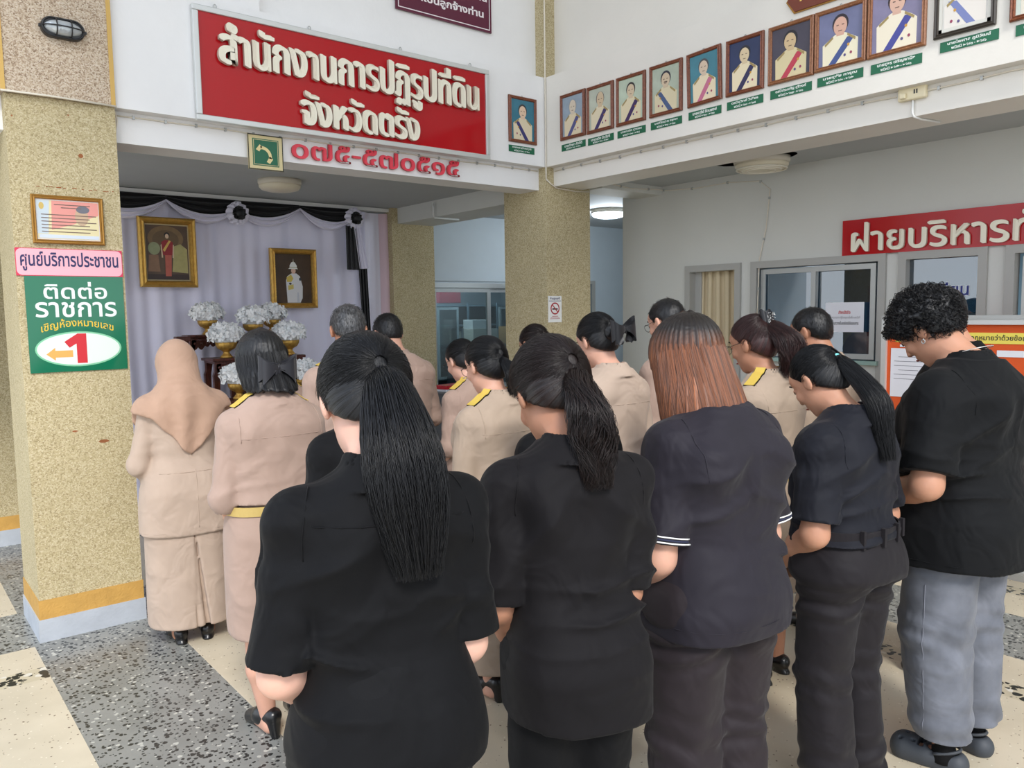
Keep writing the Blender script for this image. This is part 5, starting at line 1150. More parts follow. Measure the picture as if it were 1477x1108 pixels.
class Person:
    def __init__(s, label, xy, face, H=1.6, g=1.0, gd=None, male=False, sw=None, skin='warm', bow=35, turn=0, tilt=0, h=.008, group='people standing in rows with bowed heads', lean=0, fat_arm=1.0, hands=(.0, .17, .73), elr=0, hands_at=None, hip=1.0, waist=1.0, foot=.085, glasses=False, earring=False, beard=False, head_s=1.0, elbow_out=0, sh_up=0):
        s.root = empty('person', (xy[0], xy[1], 0.0015), -math.radians(face), label, 'person', group)
        s.H = H; s.k = k = H/1.6; s.g = g; s.gd = gd or g; s.male = male; s.h = h; s.skin = SKIN[skin]; s.hs = head_s
        s.fa = fat_arm
        s.sw = sw or (.172 if male else .152)*k
        base = MAL if male else FEM
        s.T = []
        for (z, a, b, c) in base:
            wg = 1+(g-1)*(1.0 if z < 1.27 else .45); dg = 1+(s.gd-1)*(1.0 if z < 1.27 else .5)
            if z < .95: wg *= hip; dg *= hip
            if .95 <= z <= 1.12: wg *= waist
            s.T.append((z*k, a*k*wg, b*k*dg, c*k))
        swx = s.sw; z_sh = (1.245+sh_up)*k
        s.SH = [np.array((sg*swx, -.012*k, z_sh)) for sg in (-1, 1)]
        eo = (s.T[3][1]+.052*fat_arm+elbow_out)
        s.EL = [np.array((sg*max(eo, swx+.03), -.030*k, .968*k)) for sg in (-1, 1)]
        s.EL[1][0] += elr
        hx, hy, hz = hands; dfront = s.T[1][2]+.045
        s.WR = [np.array((sg*.052*k+hx, max(hy*k, dfront+.01)-.02, (hz+.055)*k)) for sg in (-1, 1)]
        s.HC0 = np.array((hx, max(hy*k, dfront+.01), hz*k))
        s.foot = foot*k
        br = math.radians(bow); s.R = rotm(-br, math.radians(tilt), math.radians(turn))
        s.NB = np.array((0, -.022, 1.335))*k; s.HP = s.NB+np.array((0, .016+.075*math.sin(br), .062*math.cos(br)))*k
        s.HC = s.HP+s.R@np.array((0, .012, .088*head_s))*k**.5
        s.hk = head_s*k**.4
        s.glasses, s.earring, s.beard = glasses, earring, beard
    def hp(s, p):  # head frame -> local
        return s.HC+s.R@(np.array(p, float)*s.hk)
    def axes(s, pad=.12, z0=-.02, z1=None, h=None, fine=True):
        h = h or s.h; k = s.k; W_ = max(max(t[1] for t in s.T), s.EL[1][0])+.09*s.fa+.03; Dm = max(t[2] for t in s.T)+pad
        hf = h*.6
        fx = [(-.11, .11, hf)] if fine else []; fz = [(s.HC[2]-.15, s.HC[2]+.16, hf), (s.HC0[2]-.09, s.HC0[2]+.11, hf)] if fine else []
        return axis(-W_, W_, h, fx), axis(-Dm-.05, max(Dm, s.HC[1]+.17, s.HC0[1]+.09), hf if fine else h), axis(z0, z1 or s.HC[2]+.17, h, fz)
    def body(s, legs=True):
        k = s.k; F = SDF(*s.axes(z0=-.01 if legs else .6*k)); s.F = F
        tr = [(z, a*.88, b*.86, c) for z, a, b, c in s.T]
        F.rows(tr, zlo=.80*k, k=.02)
        if legs:
            for sg in (-1, 1):
                f = s.foot
                F.cone((sg*.085*k, -.01, .80*k), (sg*.088*k, 0, .46*k), .078*k, .052*k, .03)
                F.cone((sg*.088*k, 0, .46*k), (sg*.09*k, -.018, .27*k), .050*k, .050*k, .03)
                F.cone((sg*.09*k, -.018, .27*k), (sg*f, -.03, .07*k), .050*k, .030*k, .02)
                F.cone((sg*f, -.045, .04), (sg*(f+.008), .10, .025), .03, .022, .02)
        # neck and head
        F.cone(s.NB-np.array((0, 0, .03)), s.HP+(s.HC-s.HP)*.15, .054*k*(1.12 if s.male else .95), .052*k*(1.12 if s.male else .92), .035)
        R = s.R; q = s.hk
        e = lambda c, r, kk=.02, mode='u', RR=None: F.ell(s.hp(c), np.array(r)*q, kk*q, mode, R if RR is None else R@RR)
        e((0, -.012, .025), (.073, .092, .086)); e((0, .026, -.03), (.056, .062, .078), .03); e((0, .058, -.092), (.026, .022, .02), .025)
        e((0, .05, .045), (.055, .04, .04), .02); e((0, .01, -.06), (.05, .06, .045), .03)
        for sg in (-1, 1):
            e((sg*.033, .068, -.018), (.022, .02, .022), .015)
            e((sg*.031, .094, .016), (.017, .016, .011), .012, 's')
            e((sg*.030, .077, .014), (.013, .012, .010), .004)
            e((sg*.0775, -.006, -.004), (.009, .020, .032), .008, 'u', rotm(.12, 0, sg*.32))
            e((sg*.088, -.0, .002), (.006, .011, .018), .004, 's', rotm(.12, 0, sg*.32))
        F.cone(s.hp((0, .083, .018)), s.hp((0, .101, -.022)), .007*q, .0105*q, .010)
        for sg in (-1, 1): e((sg*.010, .092, -.026), (.008, .009, .007), .006)
        e((0, .083, -.052), (.021, .010, .0055), .006); e((0, .081, -.063), (.018, .010, .006), .006); e((0, .093, -.0575), (.022, .005, .0015), .002, 's')
        # arms
        for i, sg in ((0, -1), (1, 1)):
            fa = s.fa
            F.cone(s.SH[i], s.EL[i], .045*k*fa**.8, .037*k*fa**.8, .04); F.cone(s.EL[i], s.EL[i]*.55+s.WR[i]*.45, .036*k*fa**.8, .040*k*fa**.8, .02); F.cone(s.EL[i]*.55+s.WR[i]*.45, s.WR[i], .040*k*fa**.8, .026*k*min(fa, 1.12), .02)
        s.clasp(F, k)
        me = F.mesh('body'); s.bodyo = link('body', me, s.skin, s.root)
        for sg in (-1, 1):
            mb = MB()
            mb.tube([s.hp((sg*(.016+.03*t), .0885-.010*t*t+.004*math.sin(t*3), .036+.006*math.sin(t*pi))) for t in [i/6 for i in range(7)]], [.0018*q, .003*q, .0032*q, .003*q, .0026*q, .002*q, .001*q], 5)
            mb.build('eyebrow', DARKB, s.root)
            mb = MB(); mb.tube([s.hp((sg*(.018+.025*t), .0895-.006*(2*t-1)**2-.004*t, .012-.004*math.sin(t*pi))) for t in [i/6 for i in range(7)]], [.001, .0016, .0018, .0018, .0018, .0016, .001], 5)
            mb.build('eyelashes', DARKB, s.root)
        mb = MB(); mb.tube([s.hp((x, .0935-.10*x*x*4, -.0575)) for x in [-.02+.04*i/8 for i in range(9)]], [.001, .0022, .0034, .004, .0038, .004, .0034, .0022, .001], 6); mb.build('lips', LIPS, s.root)
        if s.glasses:
            mb = MB()
            for sg in (-1, 1):
                mb.tube([s.hp((sg*.033+.023*math.cos(a), .104-.004*abs(math.cos(a)), .010+.019*math.sin(a))) for a in [2*pi*i/20 for i in range(20)]], .0013, 5, closed=True)
                mb.tube([s.hp(p) for p in ((sg*.055, .100, .014), (sg*.070, .085, .015), (sg*.080, .02, .014), (sg*.082, -.012, .008))], .0013, 5)
            mb.tube([s.hp((x, .106, .014)) for x in (-.011, 0, .011)], .0012, 5)
            mb.build('spectacles', GLF, s.root)
        if s.earring:
            for sg in (-1, 1):
                mb = MB(); c = s.hp((sg*.083, .004, -.036)); mb.sphere(c, .0035, 8, 6)
                mb.tube([(c[0], c[1]+.006*math.cos(a), c[2]-.007+.007*math.sin(a)) for a in [2*pi*i/12 for i in range(12)]], .0016, 5, closed=True); mb.build('earring', alu, s.root)
        if s.beard:
            rs = np.random.RandomState(3); N = 1700; P = []
            for _ in range(N):
                a = rs.uniform(-1.35, 1.35); v = rs.uniform(0, 1)
                p = np.array((math.sin(a)*.064, .02+math.cos(a)*.062, -.10+.07*v)); o = s.hp(p*1.0); d = s.hp(p*1.3)-o; d /= np.linalg.norm(d)
                hpt = s.F.hit(o+d*.05, -d, .1)
                if hpt is None or np.linalg.norm(np.array(hpt)-o) > .014: continue
                b0 = np.array(hpt); P.append([b0-d*.004, b0-d*.0005+s.R@np.array((0, 0, -.0008)), b0+d*.0012+s.R@np.array((0, .0, -.002))])
            strands('beard', P, BLACKH, s.root, .00035, 5)
        return s
    def clasp(s, F, k):
        """right hand held in front, left hand closed over it; five fingers each"""
        c = s.HC0
        for i, sg in ((0, -1), (1, 1)):
            w = s.WR[i]; up = .006 if sg < 0 else -.006; fy = .012 if sg < 0 else 0
            palm = c+np.array((sg*.022, fy, up+.006))
            F.cone(w, palm+np.array((sg*.018, -.004, .012)), .025*k, .024*k, .015)
            F.ell(palm, (.040*k, .017*k, .036*k), .012)
            for j in range(4):
                b0 = palm+np.array((-sg*.022, .004, (.024-.0165*j)))*k
                ln = (.9, 1, .95, .78)[j]*k
                b1 = b0+np.array((-sg*.030*ln, .010, -.012*ln)); b2 = b1+np.array((-sg*.016*ln, -.010, -.014*ln)); b3 = b2+np.array((-sg*.004, -.016*ln, -.006))
                r_ = .0088-.0008*(j == 3)
                F.cone(b0, b1, r_, r_*.94, .004); F.cone(b1, b2, r_*.94, r_*.86, .003); F.cone(b2, b3, r_*.86, r_*.75, .003)
            t0 = palm+np.array((sg*.010, .008, .030))*k; t1 = t0+np.array((-sg*.022, .010, .008)); t2 = t1+np.array((-sg*.022, .002, -.008))
            F.cone(t0, t1, .0115, .0100, .006); F.cone(t1, t2, .0100, .0080, .003)
    # -------------------------------------------------- clothing
    def wrinkle(s, seed, amp=1.0, mode='shirt'):
        k = s.k
        def f(X, Y, Z):
            d = .0035*vnoise(X*7, Y*7, Z*5, seed)
            zz = Z/k
            low = np.exp(-((zz-.98)/.10)**2); u = vnoise(X*4, Y*4, Z*3, seed+3)
            d = d+low*.0060*fold(zz*70+X*9*np.sign(u+.2)+u*7)*(.5+.5*np.tanh(3*vnoise(X*5, Y*5, Z*6, seed+5)))
            ax_ = np.abs(X); dist = np.sqrt((ax_-(s.sw-.01))**2+(zz-1.14)**2)
            d = d+.0035*np.exp(-(dist/.10)**2)*fold(55*(ax_*.65+zz*.8)+u*4)
            bl = np.exp(-((zz-1.06)/.16)**2)*(Y < .02); d = d+bl*.0024*fold(X*26*np.sign(X+.02)+zz*34+u*5)
            d = d+.003*np.exp(-((zz-1.18)/.08)**2)*np.sin(ax_*42+u*4)*(Y < 0)
            return (d*amp).astype(f32)
        return f
    def shirt(s, m, hem=.80, loose=.016, sleeve='short', slen=.92, seed=1, amp=1.0, collar=True, name='shirt', flare=.008, n=2.7, tuck=False, hunch=.0, cm=None):
        k = s.k; F = SDF(*s.axes(z0=(hem-.03)*k, z1=s.NB[2]+.10, fine=False)); s.FS = F
        T = [(z, a+flare*max(0, 1-(z/k-hem)/.25) if z/k < hem+.25 else a, b+flare*.8*max(0, 1-(z/k-hem)/.25) if z/k < hem+.25 else b, c-hunch*math.exp(-((z/k-1.22)/.1)**2)) for z, a, b, c in s.T]
        if tuck:  # bloused above the waistband
            T = [(z, a*(.985 if z/k < hem+.05 else 1), b, c) for z, a, b, c in T]
        F.rows(T, n=n, grow=loose, zlo=hem*k, zhi=s.NB[2]+.01, k=.0)
        for i, sg in ((0, -1), (1, 1)):
            fa = s.fa
            F.cone(s.NB+np.array((0, 0, -.045)), s.SH[i]+np.array((0, 0, -.004)), .058*k, .056*k*fa**.5, .05)
            if sleeve == 'short':
                e = s.SH[i]+(s.EL[i]-s.SH[i])*(slen+.12)
                m_ = s.SH[i]*.62+s.EL[i]*.38
                F.cone(s.SH[i], m_, .058*k*fa**.7, .061*k*fa**.85, .030); F.cone(m_, e, .060*k*fa**.85, .064*k*fa, .006)
            elif sleeve == 'long':
                F.cone(s.SH[i], s.EL[i], .058*k*fa**.7, .053*k*fa, .010); F.cone(s.EL[i], s.WR[i]-(s.WR[i]-s.EL[i])*.04, .056*k*fa, .038*k, .02)
        F.op(s.wrinkle(seed, amp), (-1, -1, 0), (1, 1, 2), mode='+')
        if sleeve == 'short':
            for i, sg in ((0, -1), (1, 1)):
                d_ = s.EL[i]-s.SH[i]; L = np.linalg.norm(d_); d_ = d_/L; c0 = s.SH[i]+d_*L*slen
                # cut the sleeve end clean and hollow it
                def cut(X, Y, Z, c0=c0, d_=d_, sg=sg):
                    t = (X-c0[0])*d_[0]+(Y-c0[1])*d_[1]+(Z-c0[2])*d_[2]
                    r = np.sqrt(np.maximum((X-c0[0]-t*d_[0])**2+(Y-c0[1]-t*d_[1])**2+(Z-c0[2]-t*d_[2])**2, 0))
                    return np.maximum(np.maximum(-t, r-.12), t-.2)
                F.op(cut, c0-.14, c0+.14, 0, 's', pad=.1)
            # the trunk comes back where the cut took it
            F.rows(T, n=n, grow=loose, zlo=hem*k, zhi=1.12*k, k=.0, disp=s.wrinkle(seed, amp))
        if collar:
            c = s.NB+np.array((0, -.002, .008))
            def col(X, Y, Z):
                dy = (Z-c[2])*.35
                q = np.sqrt(((X-c[0])/1.0)**2+((Y-c[1]-dy)/1.05)**2); R_ = .060*k+.45*np.clip(c[2]+.03-Z, 0, .06)
                d = np.abs(q-R_)-.0055
                top = c[2]+.034-.25*(Y-c[1])*0-.15*np.clip(Y-c[1], 0, .1)*2
                return np.maximum(np.maximum(d, Z-top), c[2]-.03-Z)
            F.op(col, c-.1, c+.1, .006)
        F.ell(s.NB+np.array((0, .02, .05)), (.048*k, .05*k, .07), .006, 's')
        me = F.mesh(name); s.sho = link(name, me, m, s.root)
        return s.sho
    def seam(s, pts, dirs, r, m, name='seam', F=None):
        F = F or s.FS; out = []
        for p, d in zip(pts, dirs):
            h = F.hit(p, d, .45)
            if h is not None: out.append(h)
        if len(out) > 2: return MB().tube(out, r, 5).build(name, m, s.root)
    def yoke(s, m, z=1.20, dip=.0):
        k = s.k; xs = np.linspace(-.15*k*s.g, .15*k*s.g, 25)
        s.seam([(x, -.42, (z-dip*(1-abs(x)/.15))*k) for x in xs], [(0, 1, 0)]*25, .0016, m, 'yoke_seam')
    def armseam(s, m):
        for i, sg in ((0, -1), (1, 1)):
            pts = []; ds = []
            for t in np.linspace(-.25, 1.3, 16):
                pts.append((sg*(s.sw-.012)+sg*.02*math.cos(t*1.3), -.30*math.cos(t), s.SH[i][2]-.03+.30*math.sin(t))); ds.append((0, math.cos(t), -math.sin(t)))
            s.seam(pts, ds, .0016, m, 'armhole_seam')
    def hemband(s, m, z, name='hem_stitch', F=None, r=.0012):
        pts = []; ds = []
        for a in np.linspace(0, 2*pi, 64): pts.append((.42*math.cos(a), .40*math.sin(a), z)); ds.append((-math.cos(a), -math.sin(a), 0))
        s.seam(pts, ds, r, m, name, F)
    def trousers(s, m, top=.96, ankle=.03, wide=.085, knee=.08, seed=2, loose=.012, name='trousers', amp=1.0, butt=1.0, crotch=.76, stance=.088):
        k = s.k; g = s.g; F = SDF(*s.axes(z0=ankle*k-.03, z1=top*k+.04, fine=False)); s.FT = F
        T = [(z, a, b, c) for z, a, b, c in s.T if z/k < 1.05]
        T = [(T[0][0], T[0][1]*.86, T[0][2]*.86, T[0][3])]+T[1:]
        F.rows(T, grow=loose, zlo=(crotch+.045)*k, zhi=top*k, k=.0)
        hx = s.T[1][1]*.5
        for sg in (-1, 1):
            F.cone((sg*hx, -.018, .815*k), (sg*(hx*.5+stance*k*.5), .008, .47*k), .100*k*g**.7, knee*k*g**.5, .055)
            F.cone((sg*(hx*.5+stance*k*.5), .008, .47*k), (sg*stance*k, -.025, ankle*k), knee*k*g**.5, wide*k*g**.4, .012)
            F.ell((sg*hx*.95, -.045*s.gd, .84*k), (.088*k*g, .078*k*s.gd*butt, .105*k), .03)
        F.cone((0, -.20*s.gd, .72*k), (0, -.175*s.gd, .93*k), .014, .004, .05, 's')
        def wr(X, Y, Z):
            u = vnoise(X*6, Y*6, Z*4, seed); zz = Z/k
            d = .004*u+.005*np.exp(-((zz-.73)/.06)**2)*np.sin(zz*90+np.abs(X)*30+u*4)+.005*np.exp(-((zz-.12)/.09)**2)*np.sin(zz*70+u*5)+.003*np.exp(-((zz-.46)/.08)**2)*np.sin(zz*80+X*20+u*4)
            d = d+.004*np.sin(X*55+u*3)*np.exp(-((zz-.4)/.25)**2)*.6
            return (d*amp).astype(f32)
        F.op(wr, (-1, -1, -.1), (1, 1, 2), mode='+')
        F.op(lambda X, Y, Z: np.maximum(Z-ankle*k, -1)+0*X+0*Y, (-1, -1, -1), (1, 1, ankle*k), 0, 's', pad=.2)
        F.op(lambda X, Y, Z: -(Z-top*k)+0*X+0*Y, (-1, -1, top*k), (1, 1, 3), 0, 's', pad=.2)
        for sg in (-1, 1): F.cone((sg*stance*k, -.025, ankle*k-.05), (sg*stance*k, -.025, ankle*k+.03), wide*k*g**.4-.020, wide*k*g**.4-.024, 0, 's')
        me = F.mesh(name); s.tro = link(name, me, m, s.root); return s.tro
    def skirt(s, m, top=1.0, hem=.12, a=.19, b=.15, hipz=.82, seed=4, pleat=False, name='skirt', cy=-.005, loose=.01):
        k = s.k; T0 = s.T; hp_ = T0[1]
        T = [(hem*k, a, b, cy), (.45*k, (a+hp_[1]+loose)/2, (b+hp_[2]+loose)/2, cy), (hipz*k, hp_[1]+loose, hp_[2]+loose, hp_[3]), (.92*k, T0[2][1]+loose, T0[2][2]+loose, T0[2][3]), (top*k, T0[3][1]+loose, T0[3][2]+loose, T0[3][3])]
        F = SDF(*[axis(-(max(a, hp_[1])+.05), max(a, hp_[1])+.05, s.h), axis(-(max(b, hp_[2])+.08), max(b, hp_[2])+.06, s.h*.8), axis(hem*k-.03, top*k+.03, s.h)]); s.FT = F
        F.rows(T, n=2.5, k=0)
        def wr(X, Y, Z):
            u = vnoise(X*5, Y*5, Z*2, seed); return (.004*u+.003*np.sin(X*40+u*3)*np.clip(1-Z/(.8*k), 0, 1)).astype(f32)
        F.op(wr, (-1, -1, -.1), (1, 1, 2), mode='+')
        if pleat:
            def pl(X, Y, Z):
                t = np.clip((.62*k-Z)/(.5*k), 0, 1); w = .002+.030*t
                return np.maximum(np.maximum(np.abs(X-.012-.02*t)-w, Y+b*.80), Z-.62*k)
            F.op(pl, (-.1, -.3, 0), (.1, 0, .62*k), .004, 's')
            F.cone((.005, -b*.86, .60*k), (.02, -b*.86+.0, hem*k+.004), .008, .022, .004)
        F.op(lambda X, Y, Z: np.maximum(Z-hem*k, -1)+0*X+0*Y, (-1, -1, -1), (1, 1, hem*k), 0, 's', pad=.2)
        me = F.mesh(name); s.sko = link(name, me, m, s.root); return s.sko
    def belt(s, m, z=1.0, h=.034, grow=.018, clip=True):
        k = s.k
        def row(z_):
            T = sorted(s.T); zs = [t[0] for t in T]; return [np.interp(z_, zs, [t[i] for t in T]) for i in (1, 2, 3)]
        mb = MB(); n = 56; vs = []
        for (dz, dg) in ((-h/2, 0), (-h/2, .006), (h/2, .006), (h/2, 0)):
            a, b, c = row(z*k)
            for i in range(n):
                t = 2*pi*i/n; ct, st_ = math.cos(t), math.sin(t); e = 2/2.35
                vs.append(((a+grow+dg)*math.copysign(abs(ct)**e, ct), c+(b+grow+dg)*math.copysign(abs(st_)**e, st_), z*k+dz))
        fs = [(j*n+i, j*n+(i+1) % n, (j+1)*n+(i+1) % n, (j+1)*n+i) for j in range(3) for i in range(n)]
        mb.add(vs, fs, 0, False); o = mb.build('belt', m, s.root)
        if clip:
            a, b, c = row(z*k); y = c-(b+grow)-.008
            for x in (.03, .075): MB().box((x-.008, y-.003, z*k+.004), (x+.008, y+.002, z*k+.022)).tube([(x-.005, y-.002, z*k+.004), (x-.006, y-.004, z*k-.022), (x+.006, y-.004, z*k-.022), (x+.005, y-.002, z*k+.004)], .0015).build('belt_clip', alu, s.root)
        return o
    def epaulettes(s, n=2, black=True, sides=(-1, 1)):
        k = s.k
        for i, sg in ((0, -1), (1, 1)):
            if sg not in sides: continue
            pts = []
            for t in np.linspace(.30, .98, 8):
                p = s.NB*(1-t)+s.SH[i]*t; h = s.FS.hit((p[0], p[1]+.005, p[2]+.20), (0, 0, -1), .35, .002)
                if h is not None: pts.append(h+Vector((0, 0, .004)))
            if len(pts) < 5: continue
            mb = MB(); w = .026
            for (a, b_, nm, mt, lift, ww) in ((0, len(pts)-1, 'shoulder_board', BLK1, 0, w), (1, len(pts)-1, 'gold_braid_board', GOLDB, .004, w*.86)):
                q = pts[a:b_+1]; mb = MB(); vs = []
                for p in q:
                    wid = ww
                    for dy, dz in ((-wid, lift-.003), (-wid, lift), (wid, lift), (wid, lift-.003)): vs.append((p.x, p.y+dy, p.z+dz-.10*abs(dy)))
                fs = []
                for u in range(len(q)-1):
                    for v in range(4): fs.append((u*4+v, u*4+(v+1) % 4, (u+1)*4+(v+1) % 4, (u+1)*4+v))
                fs += [(0, 1, 2, 3), tuple((len(q)-1)*4+v for v in (3, 2, 1, 0))]
                if nm == 'gold_braid_board':
                    q0 = len(q)-1-2*n+0
                mb.add(vs, fs, 0, False); mb.build(nm, mt, s.root)
    def shoes(s, kind='flat', m=None, at=None, yaw=8, name='shoe'):
        k = s.k; m = m or LEATH
        for i, sg in ((0, -1), (1, 1)):
            x = sg*s.foot; z0 = 0
            F = SDF(axis(-.07, .07, .004), axis(-.13, .19, .005), axis(-.004, .13, .004))
            heel = {'flat': .018, 'heel': .05, 'clog': .0, 'sneaker': .0, 'man': .012}[kind]
            if kind == 'clog':
                F.cone((0, -.07, .028), (0, .09, .026), .044, .052, .0); F.cone((0, .03, .04), (0, .09, .04), .045, .045, .02)
                F.cone((0, -.05, .085), (0, -.01, .09), .036, .04, .01, 's')
                for hx, hy in ((-.028, .06), (.0, .085), (.028, .06), (-.03, .10), (.03, .10), (0, .115)): F.cone((hx, hy, .05), (hx, hy, .13), .006, .006, 0, 's')
                F.op(lambda X, Y, Z: np.maximum(np.abs(Y-.036)-.010, np.maximum(Z*-1+.045, np.abs(X)-.036)), (-.05, .02, .04), (.05, .05, .12), .002, 's', pad=.02)
            else:
                F.cone((0, -.06, .032+heel), (0, .02, .030+heel*.6), .033, .036, .0); F.cone((0, .02, .03+heel*.6), (0, .115, .022), .037, .029, .02)
                if kind in ('sneaker', 'man'): F.cone((0, -.05, .06), (0, .0, .065), .036, .036, .02)
                F.cone((0, -.045, .09+heel), (0, .02 if kind not in ('sneaker', 'man') else -.02, .085+heel), .026, .03, .004, 's')
                if kind == 'heel': F.cone((0, -.075, .0), (0, -.065, .05), .016, .026, .01)
                elif kind == 'flat': F.cone((0, -.070, .0), (0, -.05, .02), .026, .03, .01)
            F.op(lambda X, Y, Z: Z+0*X+0*Y, (-1, -1, -1), (1, 1, 0), 0, 's', pad=.1)
            mesh_ = F.mesh(name); o = link(name, mesh_, m, s.root); o.location = (x, .0, z0); o.rotation_euler = (0, 0, -sg*math.radians(yaw))
            if at is not None and at[i] is not None: o.location = at[i][:3]; 
            if kind == 'clog':
                MB().tube([(.046*math.cos(a), -.03+.055*math.sin(a) if False else -.01-.075*abs(math.sin(a)), .06+.02*math.sin(a)) for a in [pi*j/14 for j in range(15)]], .006).build('heel_strap', m, o)
            if kind == 'sneaker':
                mb = MB(); pts_ = [(.040*math.cos(a)*(1), .02+.105*math.sin(a), .010) for a in [2*pi*j/28 for j in range(28)]]
                mb.tube(pts_, .011, 6, closed=True); mb.build('sole', mat('sole_white', (214, 212, 206), .6), o)
    # -------------------------------------------------- hair
    def hair_cap(s, m, style='tied', tie=(0, -.085, .03), thick=.012, seed=1, nstr=900, part=None, name='hair', strands_m=None, puff=1.0, ext=None, nape=-.098):
        q = s.hk; R = s.R; h = s.h*.55
        c = s.HC; ax_ = [axis(c[i]-.17, c[i]+.17, h) for i in range(3)]
        F = SDF(*ax_); th = thick
        F.ell(s.hp((0, -.014, .027)), np.array((.073+th, .092+th*puff, .086+th*puff))*q, 0, 'u', R)
        if style in ('tied', 'bun'):
            F.ell(s.hp((0, -.045, -.02)), np.array((.062+th*.6, .05+th*.5, .07))*q, .03, 'u', R)
        if style in ('short', 'curly'): F.ell(s.hp((0, -.05, -.015)), np.array((.062+th*.4, .047+th*.4, .065))*q, .02, 'u', R)
        M = R.T/q
        def headc(X, Y, Z):
            x, y, z = X-c[0], Y-c[1], Z-c[2]
            return M[0, 0]*x+M[0, 1]*y+M[0, 2]*z, M[1, 0]*x+M[1, 1]*y+M[1, 2]*z, M[2, 0]*x+M[2, 1]*y+M[2, 2]*z
        def face(X, Y, Z):
            x, y, z = headc(X, Y, Z)
            # hairline: y above which there is no hair, as a function of height; ear pocket cut out
            hl = np.interp(z, [-.14, -.105, -.07, -.035, .0, .03, .06, .085, .11], [-.10, -.085, -.055, -.022, .012, .028, .058, .085, .12]).astype(f32)
            if style in ('short', 'curly'): hl = np.interp(z, [-.14, -.085, -.06, -.03, .0, .03, .06, .085, .11], [-.14, -.095, -.055, -.020, .016, .034, .062, .082, .12]).astype(f32)
            d = (hl-y)*.75
            ear = np.sqrt((y+.004)**2+(z+.006)**2)-.026
            d = np.minimum(d, np.maximum(ear, .055-np.abs(x)))
            return d*q
        F.op(face, c-.17, c+.17, .010, 's', pad=.0)
        T = np.array(tie, float); tn = T/np.linalg.norm(T)
        u_ = np.cross(tn, (1, 0, 0)); u_ /= np.linalg.norm(u_); v_ = np.cross(tn, u_)
        if style in ('tied', 'bun'):
            def gr(X, Y, Z):
                x, y, z = headc(X, Y, Z); a = u_[0]*x+u_[1]*y+u_[2]*z; b = v_[0]*x+v_[1]*y+v_[2]*z; ph_ = np.arctan2(b, a)
                return (.0005*np.sin(ph_*46+3*np.sin(ph_*5))+.0005*np.sin(ph_*29+1)).astype(f32)
            F.op(gr, c-.17, c+.17, mode='+', pad=0)
        elif style == 'short':
            F.op(lambda X, Y, Z: (.0015*vnoise(X*90, Y*90, Z*40, seed)).astype(f32), c-.17, c+.17, mode='+', pad=0)
        elif style == 'curly':
            def cu_(X, Y, Z):
                x, y, z = headc(X, Y, Z); up_ = np.clip((z+.02)/.05, 0, 1)
                return ((-.012-.010*vnoise(X*45, Y*45, Z*45, seed)-.005*vnoise(X*95, Y*95, Z*95, seed+1))*up_).astype(f32)
            F.op(cu_, c-.17, c+.17, mode='+', pad=0)
        if ext: ext(F)
        me = F.mesh(name)
        Hc = (F.V-c)@R/q
        if style in ('tied', 'bun'):
            a = Hc@u_; b = Hc@v_; ln = np.sqrt(a*a+b*b)+1e-6; at = np.stack([a/ln*26, b/ln*26, (Hc@tn)*6], 1)
        else: at = np.stack([Hc[:, 0]*160, Hc[:, 1]*60, Hc[:, 2]*60], 1)
        strand_attr(me, F.V, lambda V: at)
        o = link(name, me, m, s.root); s.FH = F
        rs = np.random.RandomState(seed)
        if nstr and style in ('tied', 'bun'):
            P = []
            Re = np.array((.073+th, .092+th*puff, .086+th*puff))+.001; ce = np.array((0, -.014, .027))
            while len(P) < nstr:
                ph_ = rs.uniform(0, 2*pi); el_ = rs.uniform(.9, 2.15)
                d0 = -tn*math.cos(el_)*-1; d0 = tn*math.cos(el_)+(u_*math.cos(ph_)+v_*math.sin(ph_))*math.sin(el_)
                path = []; ok = True
                j0 = rs.normal(0, .0012)
                for t in np.linspace(0, 1, 9):
                    an = el_*(1-t)+.12*t; ang = ph_+.10*math.sin(t*3)*rs.uniform(-.3, .3); d = tn*math.cos(an)+(u_*math.cos(ang)+v_*math.sin(ang))*math.sin(an)
                    rr = 1/np.sqrt(((d/Re)**2).sum()); p = ce+d*(rr+.0006+abs(j0)+.0015*math.sin(t*pi))
                    if t < .9:
                        hl = np.interp(p[2], [-.14, -.105, -.07, -.035, .0, .03, .06, .085, .11], [-.10, -.085, -.055, -.022, .012, .028, .058, .085, .12])
                        if p[1] > hl or p[2] < nape: ok = ok and (t < .35)
                        if p[1] > hl+.0: continue
                    path.append(s.hp(p))
                if ok and len(path) >= 5:
                    path = np.array(path); tt = np.linspace(0, len(path)-1, 9); path = np.stack([np.interp(tt, range(len(path)), path[:, i]) for i in range(3)], 1); P.append(path)
                elif rs.rand() < .02: P.append(P[-1]) if P else None
            strands('hair_strands', P, strands_m or m, s.root, .0005, seed)
        elif nstr and style in ('short', 'curly'):
            P = []; p0 = np.array((0, -.014, .027)); cc = s.hp(p0)
            dr = rs.normal(size=(int(nstr*1.6), 3)); dr /= np.linalg.norm(dr, axis=1, keepdims=True)
            OO = s.HC+(p0+dr*.19)@R.T*q; DD = cc-OO; DD /= np.linalg.norm(DD, axis=1, keepdims=True)
            HH, fm = F.hits(OO, DD, .2)
